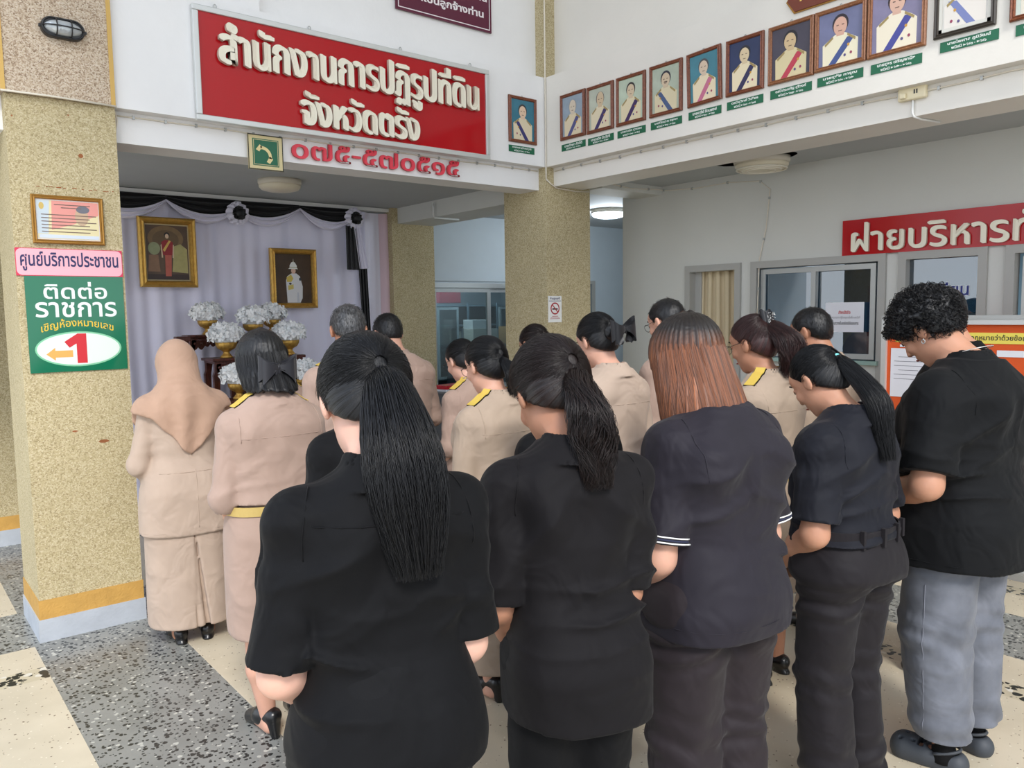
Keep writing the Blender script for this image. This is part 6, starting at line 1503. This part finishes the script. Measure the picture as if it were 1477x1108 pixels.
            for hpt, dd in zip(HH[fm][:nstr], DD[fm][:nstr]):
                hp_ = (np.array(hpt)-c)@R/q
                if hp_[2] < -.06: continue
                b = np.array(hpt); n_ = -dd; fl = R@np.array((rs.normal(0, .3), .45 if style == 'short' else rs.normal(0, .5), -.75))
                fl = fl-n_*(fl@n_); fl /= np.linalg.norm(fl)+1e-6
                if style == 'short':
                    L = .016; P.append([b-n_*.003, b+n_*.002+fl*L*.3, b+n_*.003+fl*L*.65, b+n_*.0015+fl*L])
                else:
                    w_ = np.cross(n_, fl); L = .03; rad = rs.uniform(.004, .009); f0 = rs.uniform(0, 6); P.append([b-n_*.004+n_*.010*math.sin(t*pi)+fl*L*t+(n_*math.cos(f0+t*7)+w_*math.sin(f0+t*7))*rad*min(1, t*3) for t in np.linspace(0, 1, 9)])
            if P:
                strands('hair_strands', P, strands_m or m, s.root, .0007 if style == 'short' else .0012, seed)
        s.tie = s.hp(T*1.08)
        return o
    def ponytail(s, m, guide, radii, n=700, seed=2, tie_m=None, name='ponytail', sr=.0007, curl=0.0, spread=1.0, core=.8, tier=.018, scr=False):
        """guide points in local space, starting at the tie"""
        G_ = np.array(guide, float); tt = np.linspace(0, 1, len(G_)); K = 14; ts = np.linspace(0, 1, K)
        def cr(t, A):
            A = np.asarray(A, float); x = t*(len(A)-1); i = np.clip(np.floor(x).astype(int), 0, len(A)-2); f = x-i
            p0 = A[np.maximum(i-1, 0)]; p1 = A[i]; p2 = A[i+1]; p3 = A[np.minimum(i+2, len(A)-1)]
            if A.ndim > 1: f = f[:, None]
            return .5*((2*p1)+(-p0+p2)*f+(2*p0-5*p1+4*p2-p3)*f*f+(-p0+3*p1-3*p2+p3)*f**3)
        C = cr(ts, G_); Rr = np.maximum(cr(ts, np.array(radii, float)), .002)
        h = s.h*.7
        lo = C.min(0)-max(radii)-.02; hi = C.max(0)+max(radii)+.02
        F = SDF(*[axis(lo[i], hi[i], h) for i in range(3)])
        cf_ = core*np.concatenate([np.ones(K-5), np.linspace(.95, .25, 5)])
        for i in range(K-1): F.cone(C[i], C[i+1], Rr[i]*cf_[i], Rr[i+1]*cf_[i+1], .008)
        F.op(lambda X, Y, Z: (.004*vnoise(X*80, Y*80, Z*6, seed)+.002*vnoise(X*160, Y*160, Z*9, seed+1)).astype(f32), lo, hi, mode='+', pad=0)
        me = F.mesh(name); strand_attr(me, F.V, lambda V: np.stack([V[:, 0]*190, V[:, 1]*190, V[:, 2]*9], 1)); o = link(name, me, m, s.root)
        rs = np.random.RandomState(seed); P = []
        Tn = np.gradient(C, axis=0); Tn /= np.linalg.norm(Tn, axis=1, keepdims=True)
        U = np.cross(Tn, (0, 1, .1)); U /= np.linalg.norm(U, axis=1, keepdims=True); V_ = np.cross(Tn, U)
        for i in range(n):
            a = rs.uniform(0, 2*pi); rho = rs.uniform(.72, 1.06)*spread; L = rs.uniform(.74, 1.13) if rs.rand() < .8 else rs.uniform(.5, .85)
            tv = np.linspace(0, 1, K)*L; idx_ = np.clip(tv, 0, 1)*(K-1); Ci = np.stack([np.interp(idx_, range(K), C[:, j]) for j in range(3)], 1); Ri = np.interp(idx_, range(K), Rr)
            Ui = np.stack([np.interp(idx_, range(K), U[:, j]) for j in range(3)], 1); Vi = np.stack([np.interp(idx_, range(K), V_[:, j]) for j in range(3)], 1)
            aa = a+.5*rs.normal()*tv+curl*np.sin(tv*14+a*2); wob = 1+.10*np.sin(tv*9+rs.uniform(0, 6))+curl*.4*np.sin(tv*16+rs.uniform(0, 6))
            ext_ = np.clip(tv-1, 0, 1)[:, None]*np.array((0, 0, -.12))
            P.append(Ci+(Ui*np.cos(aa)[:, None]+Vi*np.sin(aa)[:, None])*(Ri*rho*wob)[:, None]+ext_)
        strands(name+'_strands', P, m, s.root, sr, seed)
        if tie_m:
            mb = MB(); t0 = Tn[0]; c0 = C[0]+t0*.006
            ring = [c0+(U[0]*math.cos(a)+V_[0]*math.sin(a))*tier for a in [2*pi*j/20 for j in range(20)]]
            rr = [.0055+(.0015*math.sin(j*2.4) if scr else 0) for j in range(20)]
            if scr: rr = [x*1.35 for x in rr]
            mb.tube(ring, rr, 7, closed=True); mb.build('hair_tie', tie_m, s.root)
        return o
    def bow(s, c, ax_x, ax_z, m, w=.07, tails=((-.03, -.12), (.03, -.10)), name='hair_bow', n=None, dots=False):
        """ribbon bow: two loops, a knot and tails; c centre, ax_x along the loops, ax_z up, local space"""
        c = Vector(c); X = Vector(ax_x).normalized(); Z = Vector(ax_z).normalized(); Y = X.cross(Z).normalized()
        o = None
        for sg in (-1, 1):
            for layer in range(2):
                mb = MB(); ww = w*(1-.15*layer)
                def f(u, v):
                    a = u*2*pi; r_ = (1-math.cos(a))*.5; x = sg*ww*r_; hgt = .028+.026*r_; y = .016*math.sin(a)*(.6+.4*r_)+.010*layer; z = (v-.5)*2*hgt*(.35+.65*r_)-.014*r_*layer+.006*math.sin(v*9+u*5)
                    return c+X*x+Y*(y+.01)+Z*z
                mb.grid(f, 20, 8); mb.build('bow_loop', m, s.root)
        for tx, tz in tails:
            mb = MB()
            def f(u, v): return c+X*(tx*v+(u-.5)*(.018+.022*v))+Z*(tz*v+(.010*abs(u-.5)*4*(v > .98)))+Y*(.018+.008*math.sin(v*6+u*3)-.012*v)
            mb.grid(f, 6, 10); mb.build('bow_tail', m, s.root)
        MB().sphere(c+Y*.014, (.012, .012, .014), 10, 8).build('bow_knot', m, s.root)
        if dots:
            mb = MB(); r_ = random.Random(4)
            for i in range(46): mb.sphere(c+X*r_.uniform(-w, w)+Z*r_.uniform(-.03, .03)+Y*.034, .0016, 5, 4)
            mb.build('bow_sparkles', white_paint, s.root, kind='stuff')
# ================================================================== PEOPLE
def backy(P, z):
    T = sorted(P.T); zs = [t[0] for t in T]; b = np.interp(z, zs, [t[2] for t in T]); c = np.interp(z, zs, [t[3] for t in T]); return c-b
def pony(P, m, dx, L, r, n=800, end=.03, off=.03, tie_m=None, mid=0.0, **kw):
    t = np.array(P.tie); zb = t[2]-L
    y1 = min(t[1]-.045, backy(P, t[2]-L*.45)-off)
    y2 = min(t[1]-.03, backy(P, zb)-off+.005)
    g = [t, t+(dx*.1, -.035, -.012), (t[0]+dx*.45+mid, y1, t[2]-L*.40), (t[0]+dx*.8+mid*.6, (y1+y2)/2, t[2]-L*.72), (t[0]+dx, y2, zb)]
    return P.ponytail(m, g, [kw.pop('r0', .015), r*.62, r, r*.92, end], n=n, tie_m=tie_m, **kw)
NEAR = .0064; FAR = .012
# ---- nearest woman, long black ponytail
A = Person('woman nearest the camera in a black short sleeved shirt with a long thick black ponytail', (.752, 1.335), 17, elr=-.035, head_s=1.07, H=1.585, g=.94, gd=1.12, hip=1.06, skin='pale', bow=36, turn=-2, h=NEAR, fat_arm=1.1, waist=1.1, elbow_out=.0, sw=.15)
A.body(legs=False); A.shirt(BLK1, hem=.775, loose=.014, slen=.92, amp=3.0, seed=1, n=2.8)
A.armseam(BLK1); A.yoke(BLK1, 1.255)
A.trousers(TRO1, top=.99, amp=1.4)
A.hair_cap(BLACKH, tie=(.012, -.090, -.012), nstr=4200, seed=3, thick=.013)
pony(A, BLACKH, .025, .335, .066, n=3600, end=.04, r0=.013, tie_m=mat('hair_tie_black', (24, 22, 30), .9), scr=True, tier=.021, mid=.0)
# ---- woman with brown black wavy ponytail
B = Person('woman in a long charcoal shirt with a wavy dark brown ponytail, second from the camera', (1.282, 1.36), 24, elr=-.06, head_s=1.10, H=1.555, g=.90, gd=1.08, hip=.97, skin='tan', bow=38, turn=8, h=NEAR, fat_arm=1.12, waist=1.1, hands=(0, .15, .70))
B.body(legs=False); B.shirt(BLK2, hem=.685, loose=.02, slen=.95, amp=3.0, seed=7, n=2.8, flare=.012)
B.armseam(BLK2); B.trousers(TRO1, top=.95, amp=1.2)
B.hair_cap(DBROWN, tie=(.01, -.088, -.012), nstr=4200, seed=5, thick=.015, puff=1.1)
pony(B, DBROWN, .01, .235, .046, n=2000, end=.03, tie_m=mat('hair_tie_brown', (40, 32, 34), .8), curl=.35, tier=.014)
br = MB(); w_ = B.WR[0]; d_ = (B.HC0-w_); d_ = d_/np.linalg.norm(d_); u_ = np.cross(d_, (0, 0, 1)); u_ /= np.linalg.norm(u_); v_ = np.cross(d_, u_)
for i in range(14):
    a = 2*pi*i/14; p = w_-d_*.015+(u_*math.cos(a)+v_*math.sin(a))*.032; br.sphere(p, .0055, 7, 5)
br.build('bead_bracelet', mat('amber_bead', (150, 96, 50), .35), B.root)
# ---- big woman with long auburn hair
Cw = Person('woman with straight auburn shoulder length hair and striped sleeve hems', (1.765, 1.31), 8, elr=-.04, H=1.625, g=1.16, gd=1.34, hip=.95, skin='light', bow=36, turn=0, h=NEAR, fat_arm=1.25, waist=1.06, sw=.155, elbow_out=-.02)
Cw.body(legs=False); Cw.shirt(BLK3, hem=.755, loose=.014, slen=.86, amp=3.0, seed=11, collar=False, hunch=.03, flare=.0, n=2.7)
Cw.armseam(BLK3); Cw.hemband(BLK3, .795*Cw.k)
Cw.trousers(TRO2, top=.95, wide=.088, knee=.09, amp=1.6, crotch=.74, seed=5, butt=.6, loose=.002)
for i in (0, 1):
    dd = Cw.EL[i]-Cw.SH[i]; L_a = np.linalg.norm(dd); dn = dd/L_a; un = np.cross(dn, (0, 1, 0)); un /= np.linalg.norm(un); vn = np.cross(dn, un)
    for off_, mt_, rr_ in ((.006, white_paint, .0022), (.013, mat('navy_band', (36, 40, 66), .8), .003), (.020, white_paint, .0022)):
        c0 = Cw.SH[i]+dn*(L_a*.86-off_); pts_ = []
        for a in np.linspace(0, 2*pi, 40, endpoint=False):
            o_ = c0+(un*math.cos(a)+vn*math.sin(a))*.16; h_ = Cw.FS.hit(o_, c0-o_, .16, .002)
            if h_ is not None and np.linalg.norm(np.array(h_)-c0) > .045 and np.linalg.norm(np.array(h_)-c0) < .088: pts_.append(h_)
        if len(pts_) > 8: MB().tube(pts_, rr_, 5, closed=True).build('sleeve_stripe', mt_, Cw.root)
def long_hair(P, m, mroot, bottom, seed=2, n=2600, rx=.098, ry=.118, flare=.02):
    q = P.hk; c = P.HC; R = P.R; h = P.h*.7
    cz = bottom
    F = SDF(axis(c[0]-.18, c[0]+.18, h), axis(c[1]-.22, c[1]+.17, h), axis(cz-.03, c[2]+.16, h))
    F.ell(P.hp((0, -.014, .027)), np.array((.089, .108, .102))*q, 0, 'u', R)
    top_ = np.array(P.hp((0, -.02, .02))); 
    def fall(X, Y, Z):
        t = np.clip((top_[2]-Z)/(top_[2]-cz), 0, 1.2); a = q*.082+.018*(1-np.exp(-4*t))+flare*np.sin(t*1.4)-.012*t*t; b = q*.100+.020*(1-np.exp(-4*t)); cy = top_[1]-.012-.085*t
        qv = np.sqrt(((X-top_[0])/a)**2+((Y-cy)/b)**2); dome = np.sqrt(np.maximum(1-(np.maximum(Z-top_[2], 0)/.112)**2, .0004)); qv = np.sqrt(((X-top_[0])/(a*dome))**2+((Y-cy)/(b*dome))**2); d = (qv-1)*np.minimum(a, b)*dome; return np.maximum(np.maximum(d, Z-top_[2]-.112), cz+.015+.01*vnoise(X*30, Y*30, Z*0, seed)-Z)
    F.op(fall, c-.25, c+.25, .03, pad=.1)
    M = R.T/q
    def face(X, Y, Z):
        x, y, z = X-c[0], Y-c[1], Z-c[2]; hx = M[0, 0]*x+M[0, 1]*y+M[0, 2]*z; hy = M[1, 0]*x+M[1, 1]*y+M[1, 2]*z; hz = M[2, 0]*x+M[2, 1]*y+M[2, 2]*z
        hl = np.interp(hz, [-.4, -.1, .0, .05, .08, .11], [.02, .028, .04, .052, .078, .13]).astype(f32); return np.maximum(hl-hy, np.abs(hx)-.068-.0*hz)*.8
    F.op(face, c-.25, c+.25, .01, 's')
    F.op(lambda X, Y, Z: (.0025*np.sin(np.arctan2(Y-top_[1], X-top_[0])*38+4*vnoise(X*9, Y*9, Z*4, 3))).astype(f32), c-.3, c+.3, mode='+', pad=0)
    me = F.mesh('hair'); ang = np.arctan2(F.V[:, 1]-top_[1], F.V[:, 0]-top_[0])
    strand_attr(me, F.V, lambda V: np.stack([np.cos(ang)*22, np.sin(ang)*22, (V[:, 2])*3], 1)); ala = me.attributes.new('along', 'FLOAT', 'POINT'); ala.data.foreach_set('value', np.clip((c[2]+.115-F.V[:, 2])/(c[2]+.115-cz), 0, 1).astype(f32)); link('hair', me, m, P.root); P.FH = F
    rs = np.random.RandomState(seed); PP = []; RT = []; RAY = []
    for i in range(n):
        a = rs.uniform(-pi, pi)
        if abs(a-pi/2) < .62: continue
        L = rs.uniform(.86, 1.03); K = 16; OO = []; DD = []
        for t in np.linspace(0, 1, K):
            tt_ = t*L
            if tt_ < .42:
                w = tt_/.42; d = np.array((math.cos(a)*math.sin(w*pi/2), math.sin(a)*math.sin(w*pi/2)+.12*(1-w), math.cos(w*pi/2)+.02)); d /= math.sqrt(d@d); OO.append(top_+d*.2)
            else:
                w = (tt_-.42)/.58; d = np.array((math.cos(a), math.sin(a), 0)); OO.append(np.array((top_[0], top_[1]-.012-.085*w, top_[2]+(cz-top_[2])*w))+d*.2)
            DD.append(-d)
        RAY.append((OO, DD))
    RAY = np.array(RAY); nr = len(RAY); HH, fm = F.hits(RAY[:, 0].reshape(-1, 3), RAY[:, 1].reshape(-1, 3), .2); HH = HH.reshape(nr, K, 3); fm = fm.reshape(nr, K)
    HH -= RAY[:, 1]*rs.uniform(.0005, .003, (nr, K, 1))
    for i in range(nr):
        if fm[i].all():
            path = HH[i]
            for _ in range(7): path[1:-1] = (path[:-2]+2*path[1:-1]+path[2:])/4
            PP.append(path)
            if rs.rand() < .95: 
                q_ = np.array(path)[:10]; tt = np.linspace(0, rs.uniform(1.2, 2.9)**2, K); RT.append(np.stack([np.interp(tt, range(10), q_[:, j]) for j in range(3)], 1))
    strands('hair_strands', PP, m, P.root, .0007, seed)
    if False: strands('dark_root_strands', np.array(RT)+np.array((0, -.0018, .0018)), mroot, P.root, .0008, seed+1)
long_hair(Cw, AUBURN, AUBROOT, Cw.NB[2]-.085, n=6500, flare=.032)
# ---- woman with turquoise hair tie
D = Person('woman in a tucked in black polo shirt with a turquoise hair tie', (2.42, 1.275), 4, head_s=.94, H=1.53, g=1.08, gd=1.2, hip=1.0, skin='warm', bow=40, turn=-1, h=NEAR, fat_arm=1.22, waist=1.02, hands=(0, .17, .75), elbow_out=-.01)
D.body(legs=False); D.shirt(BLK4, hem=.935, loose=.014, slen=.86, amp=2.4, seed=17, tuck=True)
D.armseam(BLK4); D.trousers(TRO3, top=.975, wide=.088, knee=.088, amp=1.5, loose=.014, butt=1.05, ankle=.02)
D.belt(TRO3, z=.955, h=.04, grow=.019, clip=False)
for x in (-.11, -.03, .06, .13):
    h_ = D.FT.hit((x, -.4, .93*D.k), (0, 1, 0), .4)
    if h_ is not None: MB().box((h_.x-.006, h_.y-.012, .925*D.k), (h_.x+.006, h_.y+.002, .985*D.k)).build('belt_loop', TRO3, D.root)
D.hair_cap(BLACKH, tie=(0, -.092, .018), nstr=2200, seed=8, thick=.010)
pony(D, BLACKH, -.01, .29, .034, n=1800, end=.022, tie_m=mat('turquoise_tie', (120, 214, 214), .7), tier=.017, off=.035)
D.shoes('flat', yaw=10)
mb = MB(); c_ = D.WR[0]; dv = D.WR[0]-D.EL[0]; dv /= np.linalg.norm(dv); u_ = np.cross(dv, (0, 0, 1)); u_ /= np.linalg.norm(u_); v_ = np.cross(dv, u_)
mb.tube([c_+(u_*math.cos(a)+v_*math.sin(a))*.031 for a in [2*pi*i/18 for i in range(18)]], .002, 5, closed=True).build('bracelet', mat('pale_string', (220, 190, 170), .6), D.root)
# ---- tall man, curly hair, jeans
Em = Person('tall man with curly black hair, loose black shirt, grey jeans and clogs', (2.945, 1.135), 4, H=1.71, g=1.12, gd=1.30, male=True, skin='warm', bow=44, turn=4, h=NEAR, fat_arm=1.35, waist=1.12, hands=(0, .2, .80), earring=True, hip=1.1, foot=.10)
Em.body(); Em.shirt(BLK5, hem=.695, loose=.024, slen=.88, amp=3.0, seed=23, flare=.02, n=2.6, hunch=.02); Em.armseam(BLK5); Em.hemband(BLK5, .72*Em.k)
Em.trousers(JEAN, top=.93, wide=.086, knee=.104, amp=1.4, ankle=.115, crotch=.70, stance=.10, seed=9, butt=.75)
for sg in (-1, 1): Em.seam([(sg*.45, -.01-.0*z, z) for z in np.linspace(.16, .68, 24)], [(-sg, 0, 0)]*24, .0014, mat('denim_seam', (118, 120, 130), .8), 'side_seam', Em.FT)
Em.hair_cap(BLACKH, 'curly', nstr=3000, seed=4, thick=.026, puff=.96)
Em.shoes('clog', m=mat('grey_rubber', (58, 62, 68), .6), yaw=12, name='clog')
for sg in (-1, 1): MB().lathe([(.034, .13), (.036, .09), (.042, .045), (.044, .03)], c=(sg*Em.foot, -.035, 0), seg=16).build('sock', BLK1, Em.root)
mb = MB(); pts_ = []
for a in np.linspace(0, 2*pi, 30, endpoint=False):
    pts_.append((Em.NB[0]+.064*Em.k*math.cos(a), Em.NB[1]+.064*Em.k*math.sin(a), Em.NB[2]+.034-.022*math.sin(a)))
mb.tube(pts_, .0016, 5, closed=True).build('neck_chain', mat('silver_chain', (210, 205, 200), .3, metal=.7), Em.root)
# ---- person behind him
Fm = Person('man with short dark hair mostly hidden behind the curly haired man', (3.62, 1.42), 0, H=1.72, male=True, skin='warm', bow=24, h=FAR, g=1.0)
Fm.body(); Fm.shirt(BLK1, hem=.78, seed=3); Fm.trousers(TRO1); Fm.hair_cap(BLACKH, 'short', nstr=300, seed=12, thick=.009); Fm.shoes('flat')
# ---- hijab woman
G_ = Person('woman in a sand coloured headscarf and long khaki uniform with pleated skirt', (1.195, 4.06), 8, H=1.50, g=1.04, gd=1.08, skin='tan', bow=24, h=.009, hip=1.08, foot=.075, elbow_out=.02)
G_.body(); G_.shirt(KHAKI2, hem=.60, loose=.02, sleeve='long', amp=1.0, seed=31, flare=.035, collar=False)
G_.skirt(KHAKI2, hem=.105, a=.20, b=.165, pleat=True, top=.97); G_.shoes('flat')
def hijab(P, m):
    q = P.hk; c = P.HC; k = P.k; h = .008; R = P.R
    F = SDF(axis(-.30, .30, h), axis(-.27, .30, h), axis(.90*k, c[2]+.16, h))
    F.ell(P.hp((0, -.016, .025)), np.array((.091, .112, .108))*q, 0, 'u', R)
    F.cone(P.hp((0, -.02, -.01)), P.NB+np.array((0, .005, .05)), .094*q, .085, .05)
    F.cone(P.NB+np.array((0, .01, .06)), P.NB+np.array((0, 0, -.03)), .085, .12, .05)
    # shawl over shoulders with a point down the back
    Tn = [(z, a, b, cc) for z, a, b, cc in P.T]
    sh = SDF(F.x, F.y, F.z); sh.rows(Tn, grow=.040, zlo=.8, zhi=P.NB[2]+.0, k=0)
    for i in (0, 1): sh.cone(P.NB+np.array((0, 0, -.03)), P.SH[i]+np.array((0, 0, 0)), .085, .080, .05); sh.cone(P.SH[i], P.SH[i]+(P.EL[i]-P.SH[i])*.5, .078, .070, .03)
    X, Y, Z = F.grid((slice(None),)*3)
    zl = (1.005*k+1.22*np.abs(X-.02))*(Y < 0)+(1.06*k+.5*np.abs(X))*(Y >= 0)
    shell = np.maximum(sh.D, np.minimum(zl, 1.175*k+.3*np.abs(X))-Z)
    A_ = F.D; kk = .05; hh = np.maximum(kk-np.abs(A_-shell), 0)/kk; F.D = np.minimum(A_, shell)-hh*hh*kk*.25
    u = vnoise(X*6, Y*6, Z*3, 5)
    F.D += (.0080*np.sin((np.arctan2(X, -Y+.05))*9+u*3)*np.clip((c[2]-.05-Z)/.15, 0, 1)+.003*u).astype(f32)
    M = R.T/q
    def face(X, Y, Z):
        x, y, z = X-c[0], Y-c[1], Z-c[2]; hx = M[0, 0]*x+M[0, 1]*y+M[0, 2]*z; hy = M[1, 0]*x+M[1, 1]*y+M[1, 2]*z; hz = M[2, 0]*x+M[2, 1]*y+M[2, 2]*z
        return np.maximum(np.sqrt((hx/.055)**2+((hz+.01)/.085)**2)*.055-.055, .03-hy)
    F.op(face, c-.2, c+.2, .01, 's')
    link('headscarf', F.mesh('headscarf'), m, P.root)
hijab(G_, HIJ)
h_ = G_.hemband(KHAKI2, .625*G_.k); G_.seam([(x, -.4, .93*G_.k) for x in np.linspace(-.13, .13, 20)], [(0, 1, 0)]*20, .002, KHAKI2, 'waist_seam'); G_.seam([(.03, -.4, z) for z in np.linspace(.60, .88, 14)], [(0, 1, 0)]*14, .002, KHAKI2, 'centre_vent')
# ---- woman with black bow, belt and midi skirt
Hm = Person('woman in khaki uniform with a gauzy black bow on her bun and a gold belt', (1.185, 2.92), 0, H=1.565, g=1.08, gd=1.08, skin='light', bow=28, turn=-4, h=.009, foot=.07)
Hm.body(); Hm.shirt(KHAKI, hem=.945, loose=.03, sleeve='long', amp=1.1, seed=37, tuck=True); Hm.yoke(KHAKI, 1.20); Hm.armseam(KHAKI); Hm.epaulettes()
Hm.skirt(KHAKI, hem=.42, a=.185, b=.145, top=.96); Hm.belt(mat('gold_belt', (190, 164, 96), .5), z=.925, grow=.022); Hm.shoes('heel', yaw=6)
Hm.tie = Hm.hp((.01, -.095, -.045)); long_hair(Hm, BLACKH, BLACKH, Hm.NB[2]+.015, n=2600, flare=.004, seed=15)
def bun(P, m, r=.045, dz=-.012, dy=-.02, name='hair_bun'):
    t = np.array(P.tie)+np.array((0, dy, dz)); F = SDF(*[axis(t[i]-r*1.7, t[i]+r*1.7, .005) for i in range(3)]); F.ell(t, (r, r*.75, r*.95)); F.op(lambda X, Y, Z: (.003*vnoise(X*70, Y*70, Z*70, 2)).astype(f32), t-r*1.7, t+r*1.7, mode='+', pad=0)
    me = F.mesh(name); strand_attr(me, F.V, lambda V: V*120); link(name, me, m, P.root); return t
GAUZE = mat('black_gauze', (34, 34, 40), .45, spec=.5, sheen=.3); BOWB = mat('black_satin_bow', (20, 20, 24), .45, sheen=.2)
t_ = np.array(Hm.tie)+np.array((.0, -.035, -.03)); Hm.bow(t_+np.array((0, -.01, .02)), (1, 0, 0), (0, 0, 1), GAUZE, .075, ((-.03, -.15), (.05, -.11)))
# ---- woman in black hidden behind the nearest one
I_ = Person('woman in black between the bow woman and the nearest woman, head hidden', (1.215, 2.19), 8, H=1.54, g=1.08, gd=1.1, skin='light', bow=38, h=FAR)
I_.body(); I_.shirt(BLK1, hem=.74, seed=41); I_.trousers(TRO1); I_.hair_cap(BLACKH, tie=(0, -.09, .0), nstr=200); I_.shoes('flat')
# ---- further uniformed people
def uniform(label, xy, face, seed, H=1.6, male=False, hair=BLACKH, epa=True, skirt=True, hs='tied', m=KHAKI, bow=28, tie=(0, -.09, 0), nstr=350, hh=FAR, shoe='heel', skh=.40, **kw):
    P = Person(label, xy, face, H=H, male=male, bow=bow, h=hh, **kw)
    P.body(); P.shirt(m, hem=.94, loose=.026, sleeve='long', amp=1.0, seed=seed, tuck=True); P.yoke(m, 1.20); P.armseam(m)
    if epa: P.epaulettes()
    P.belt(mat('gold_belt', (190, 164, 96), .5) if not male else m, z=.925, clip=False)
    if skirt: P.skirt(m, hem=skh, a=.18, b=.14, top=.96); P.shoes(shoe, yaw=6)
    else: P.trousers(m, top=.95, amp=1.2); P.shoes('man', yaw=10)
    P.hair_cap(hair, hs, tie=tie, nstr=nstr, seed=seed, thick=.009 if male else .012)
    return P
J = uniform('woman in khaki uniform in the front row hidden behind the bow woman', (1.72, 4.10), 0, 43, H=1.49, skin='warm')
Kp = uniform('man with greying hair in khaki uniform before the officer portrait', (1.80, 3.40), 8, 45, turn=-14, H=1.69, male=True, hair=GREYH, skirt=False, hs='short', bow=30, nstr=900, hh=.010, skin='tan')
Lp = uniform('man with cropped black hair in khaki uniform left of the back office window', (2.42, 4.05), 6, 47, H=1.645, male=True, skirt=False, hs='short', bow=32, nstr=700, hh=.010, skin='light', epa=False, g=1.08, gd=1.1)
Mp = uniform('woman with short black ponytail, glasses and yellow shoulder boards', (2.02, 2.58), -2, 49, H=1.515, m=KHAKI3, skh=.14, tie=(0, -.088, -.005), nstr=900, hh=.009, skin='light', glasses=True, g=1.12, gd=1.15, fat_arm=1.1, bow=22)
pony(Mp, BLACKH, .02, .14, .030, n=500, end=.026, tie_m=BLK1, off=.03, tier=.013)
Np = uniform('woman with glasses in khaki uniform half hidden behind the ponytailed woman in glasses', (2.60, 3.55), -4, 51, H=1.47, glasses=True, skin='pale')
Op = uniform('woman with brown black hair in khaki uniform in front of the middle column', (3.10, 3.50), 0, 53, H=1.55, hair=DBROWN, skin='warm')
Pp = uniform('woman with a big black satin bow in pale khaki blouse', (2.56, 2.45), 4, 55, H=1.62, m=KHAKI2, hs='bun', tie=(0, -.088, .0), epa=False, hh=.009, nstr=700, skin='light')
t_ = bun(Pp, BLACKH, .042, .0); Pp.bow(t_+np.array((.012, -.045, .015)), (1, .1, .1), (-.1, 0, 1), BOWB, .078, ((-.035, -.075), (.045, -.07)))
# ---- woman in black in front of the charcoal shirt woman
Qp = Person('woman in black mostly hidden in front of the woman with the wavy brown ponytail', (1.85, 1.97), 8, H=1.485, g=1.12, gd=1.15, skin='warm', bow=36, h=FAR, fat_arm=1.1)
Qp.body(); Qp.shirt(BLK1, hem=.76, seed=57); Qp.trousers(TRO1); Qp.hair_cap(BLACKH, tie=(0, -.09, .0), nstr=150)
Qp.shoes('flat')
Vp = Person('person in black with pale grey trainers, hidden in front of the auburn haired woman', (2.44, 1.83), 2, g=.9, fat_arm=.9, H=1.46, skin='warm', bow=38, h=FAR, foot=.13)
Vp.body(); Vp.shirt(BLK1, hem=.74, seed=71); Vp.trousers(TRO1, wide=.07, ankle=.06, stance=.13); Vp.hair_cap(BLACKH, tie=(0, -.09, .0), nstr=150)
Vp.shoes('sneaker', m=mat('grey_mesh_shoe', (176, 172, 166), .8), yaw=10, name='trainer')
Rp = uniform('man in glasses in khaki uniform against the pale office wall', (3.25, 2.63), 0, 59, H=1.69, male=True, skirt=False, hs='short', nstr=500, skin='light', glasses=True, hh=.010, bow=22, m=KHAKI)
Sp = uniform('woman with maroon brown ponytail, sparkly bow, glasses and yellow shoulder boards', (2.99, 1.94), -4, 61, H=1.59, hair=MAROONH, m=KHAKI3, tie=(0, -.075, .055), nstr=900, hh=.009, skin='tan', shoe='flat', glasses=True, bow=20, g=1.1, gd=1.12)
pony(Sp, MAROONH, -.01, .21, .052, n=900, end=.035, tie_m=None, curl=.25, off=.05)
t_ = np.array(Sp.tie); Sp.bow(t_+np.array((0, .0, .02)), (1, 0, 0), (0, .25, 1), BOWB, .034, ((-.02, -.09), (.02, -.05)), dots=True)
Tp = uniform('young man with cropped hair in khaki uniform beside the sliding window', (3.72, 2.08), -2, 63, H=1.63, male=True, skirt=False, hs='short', nstr=900, skin='tan', m=KHAKI3, hh=.009, bow=24)
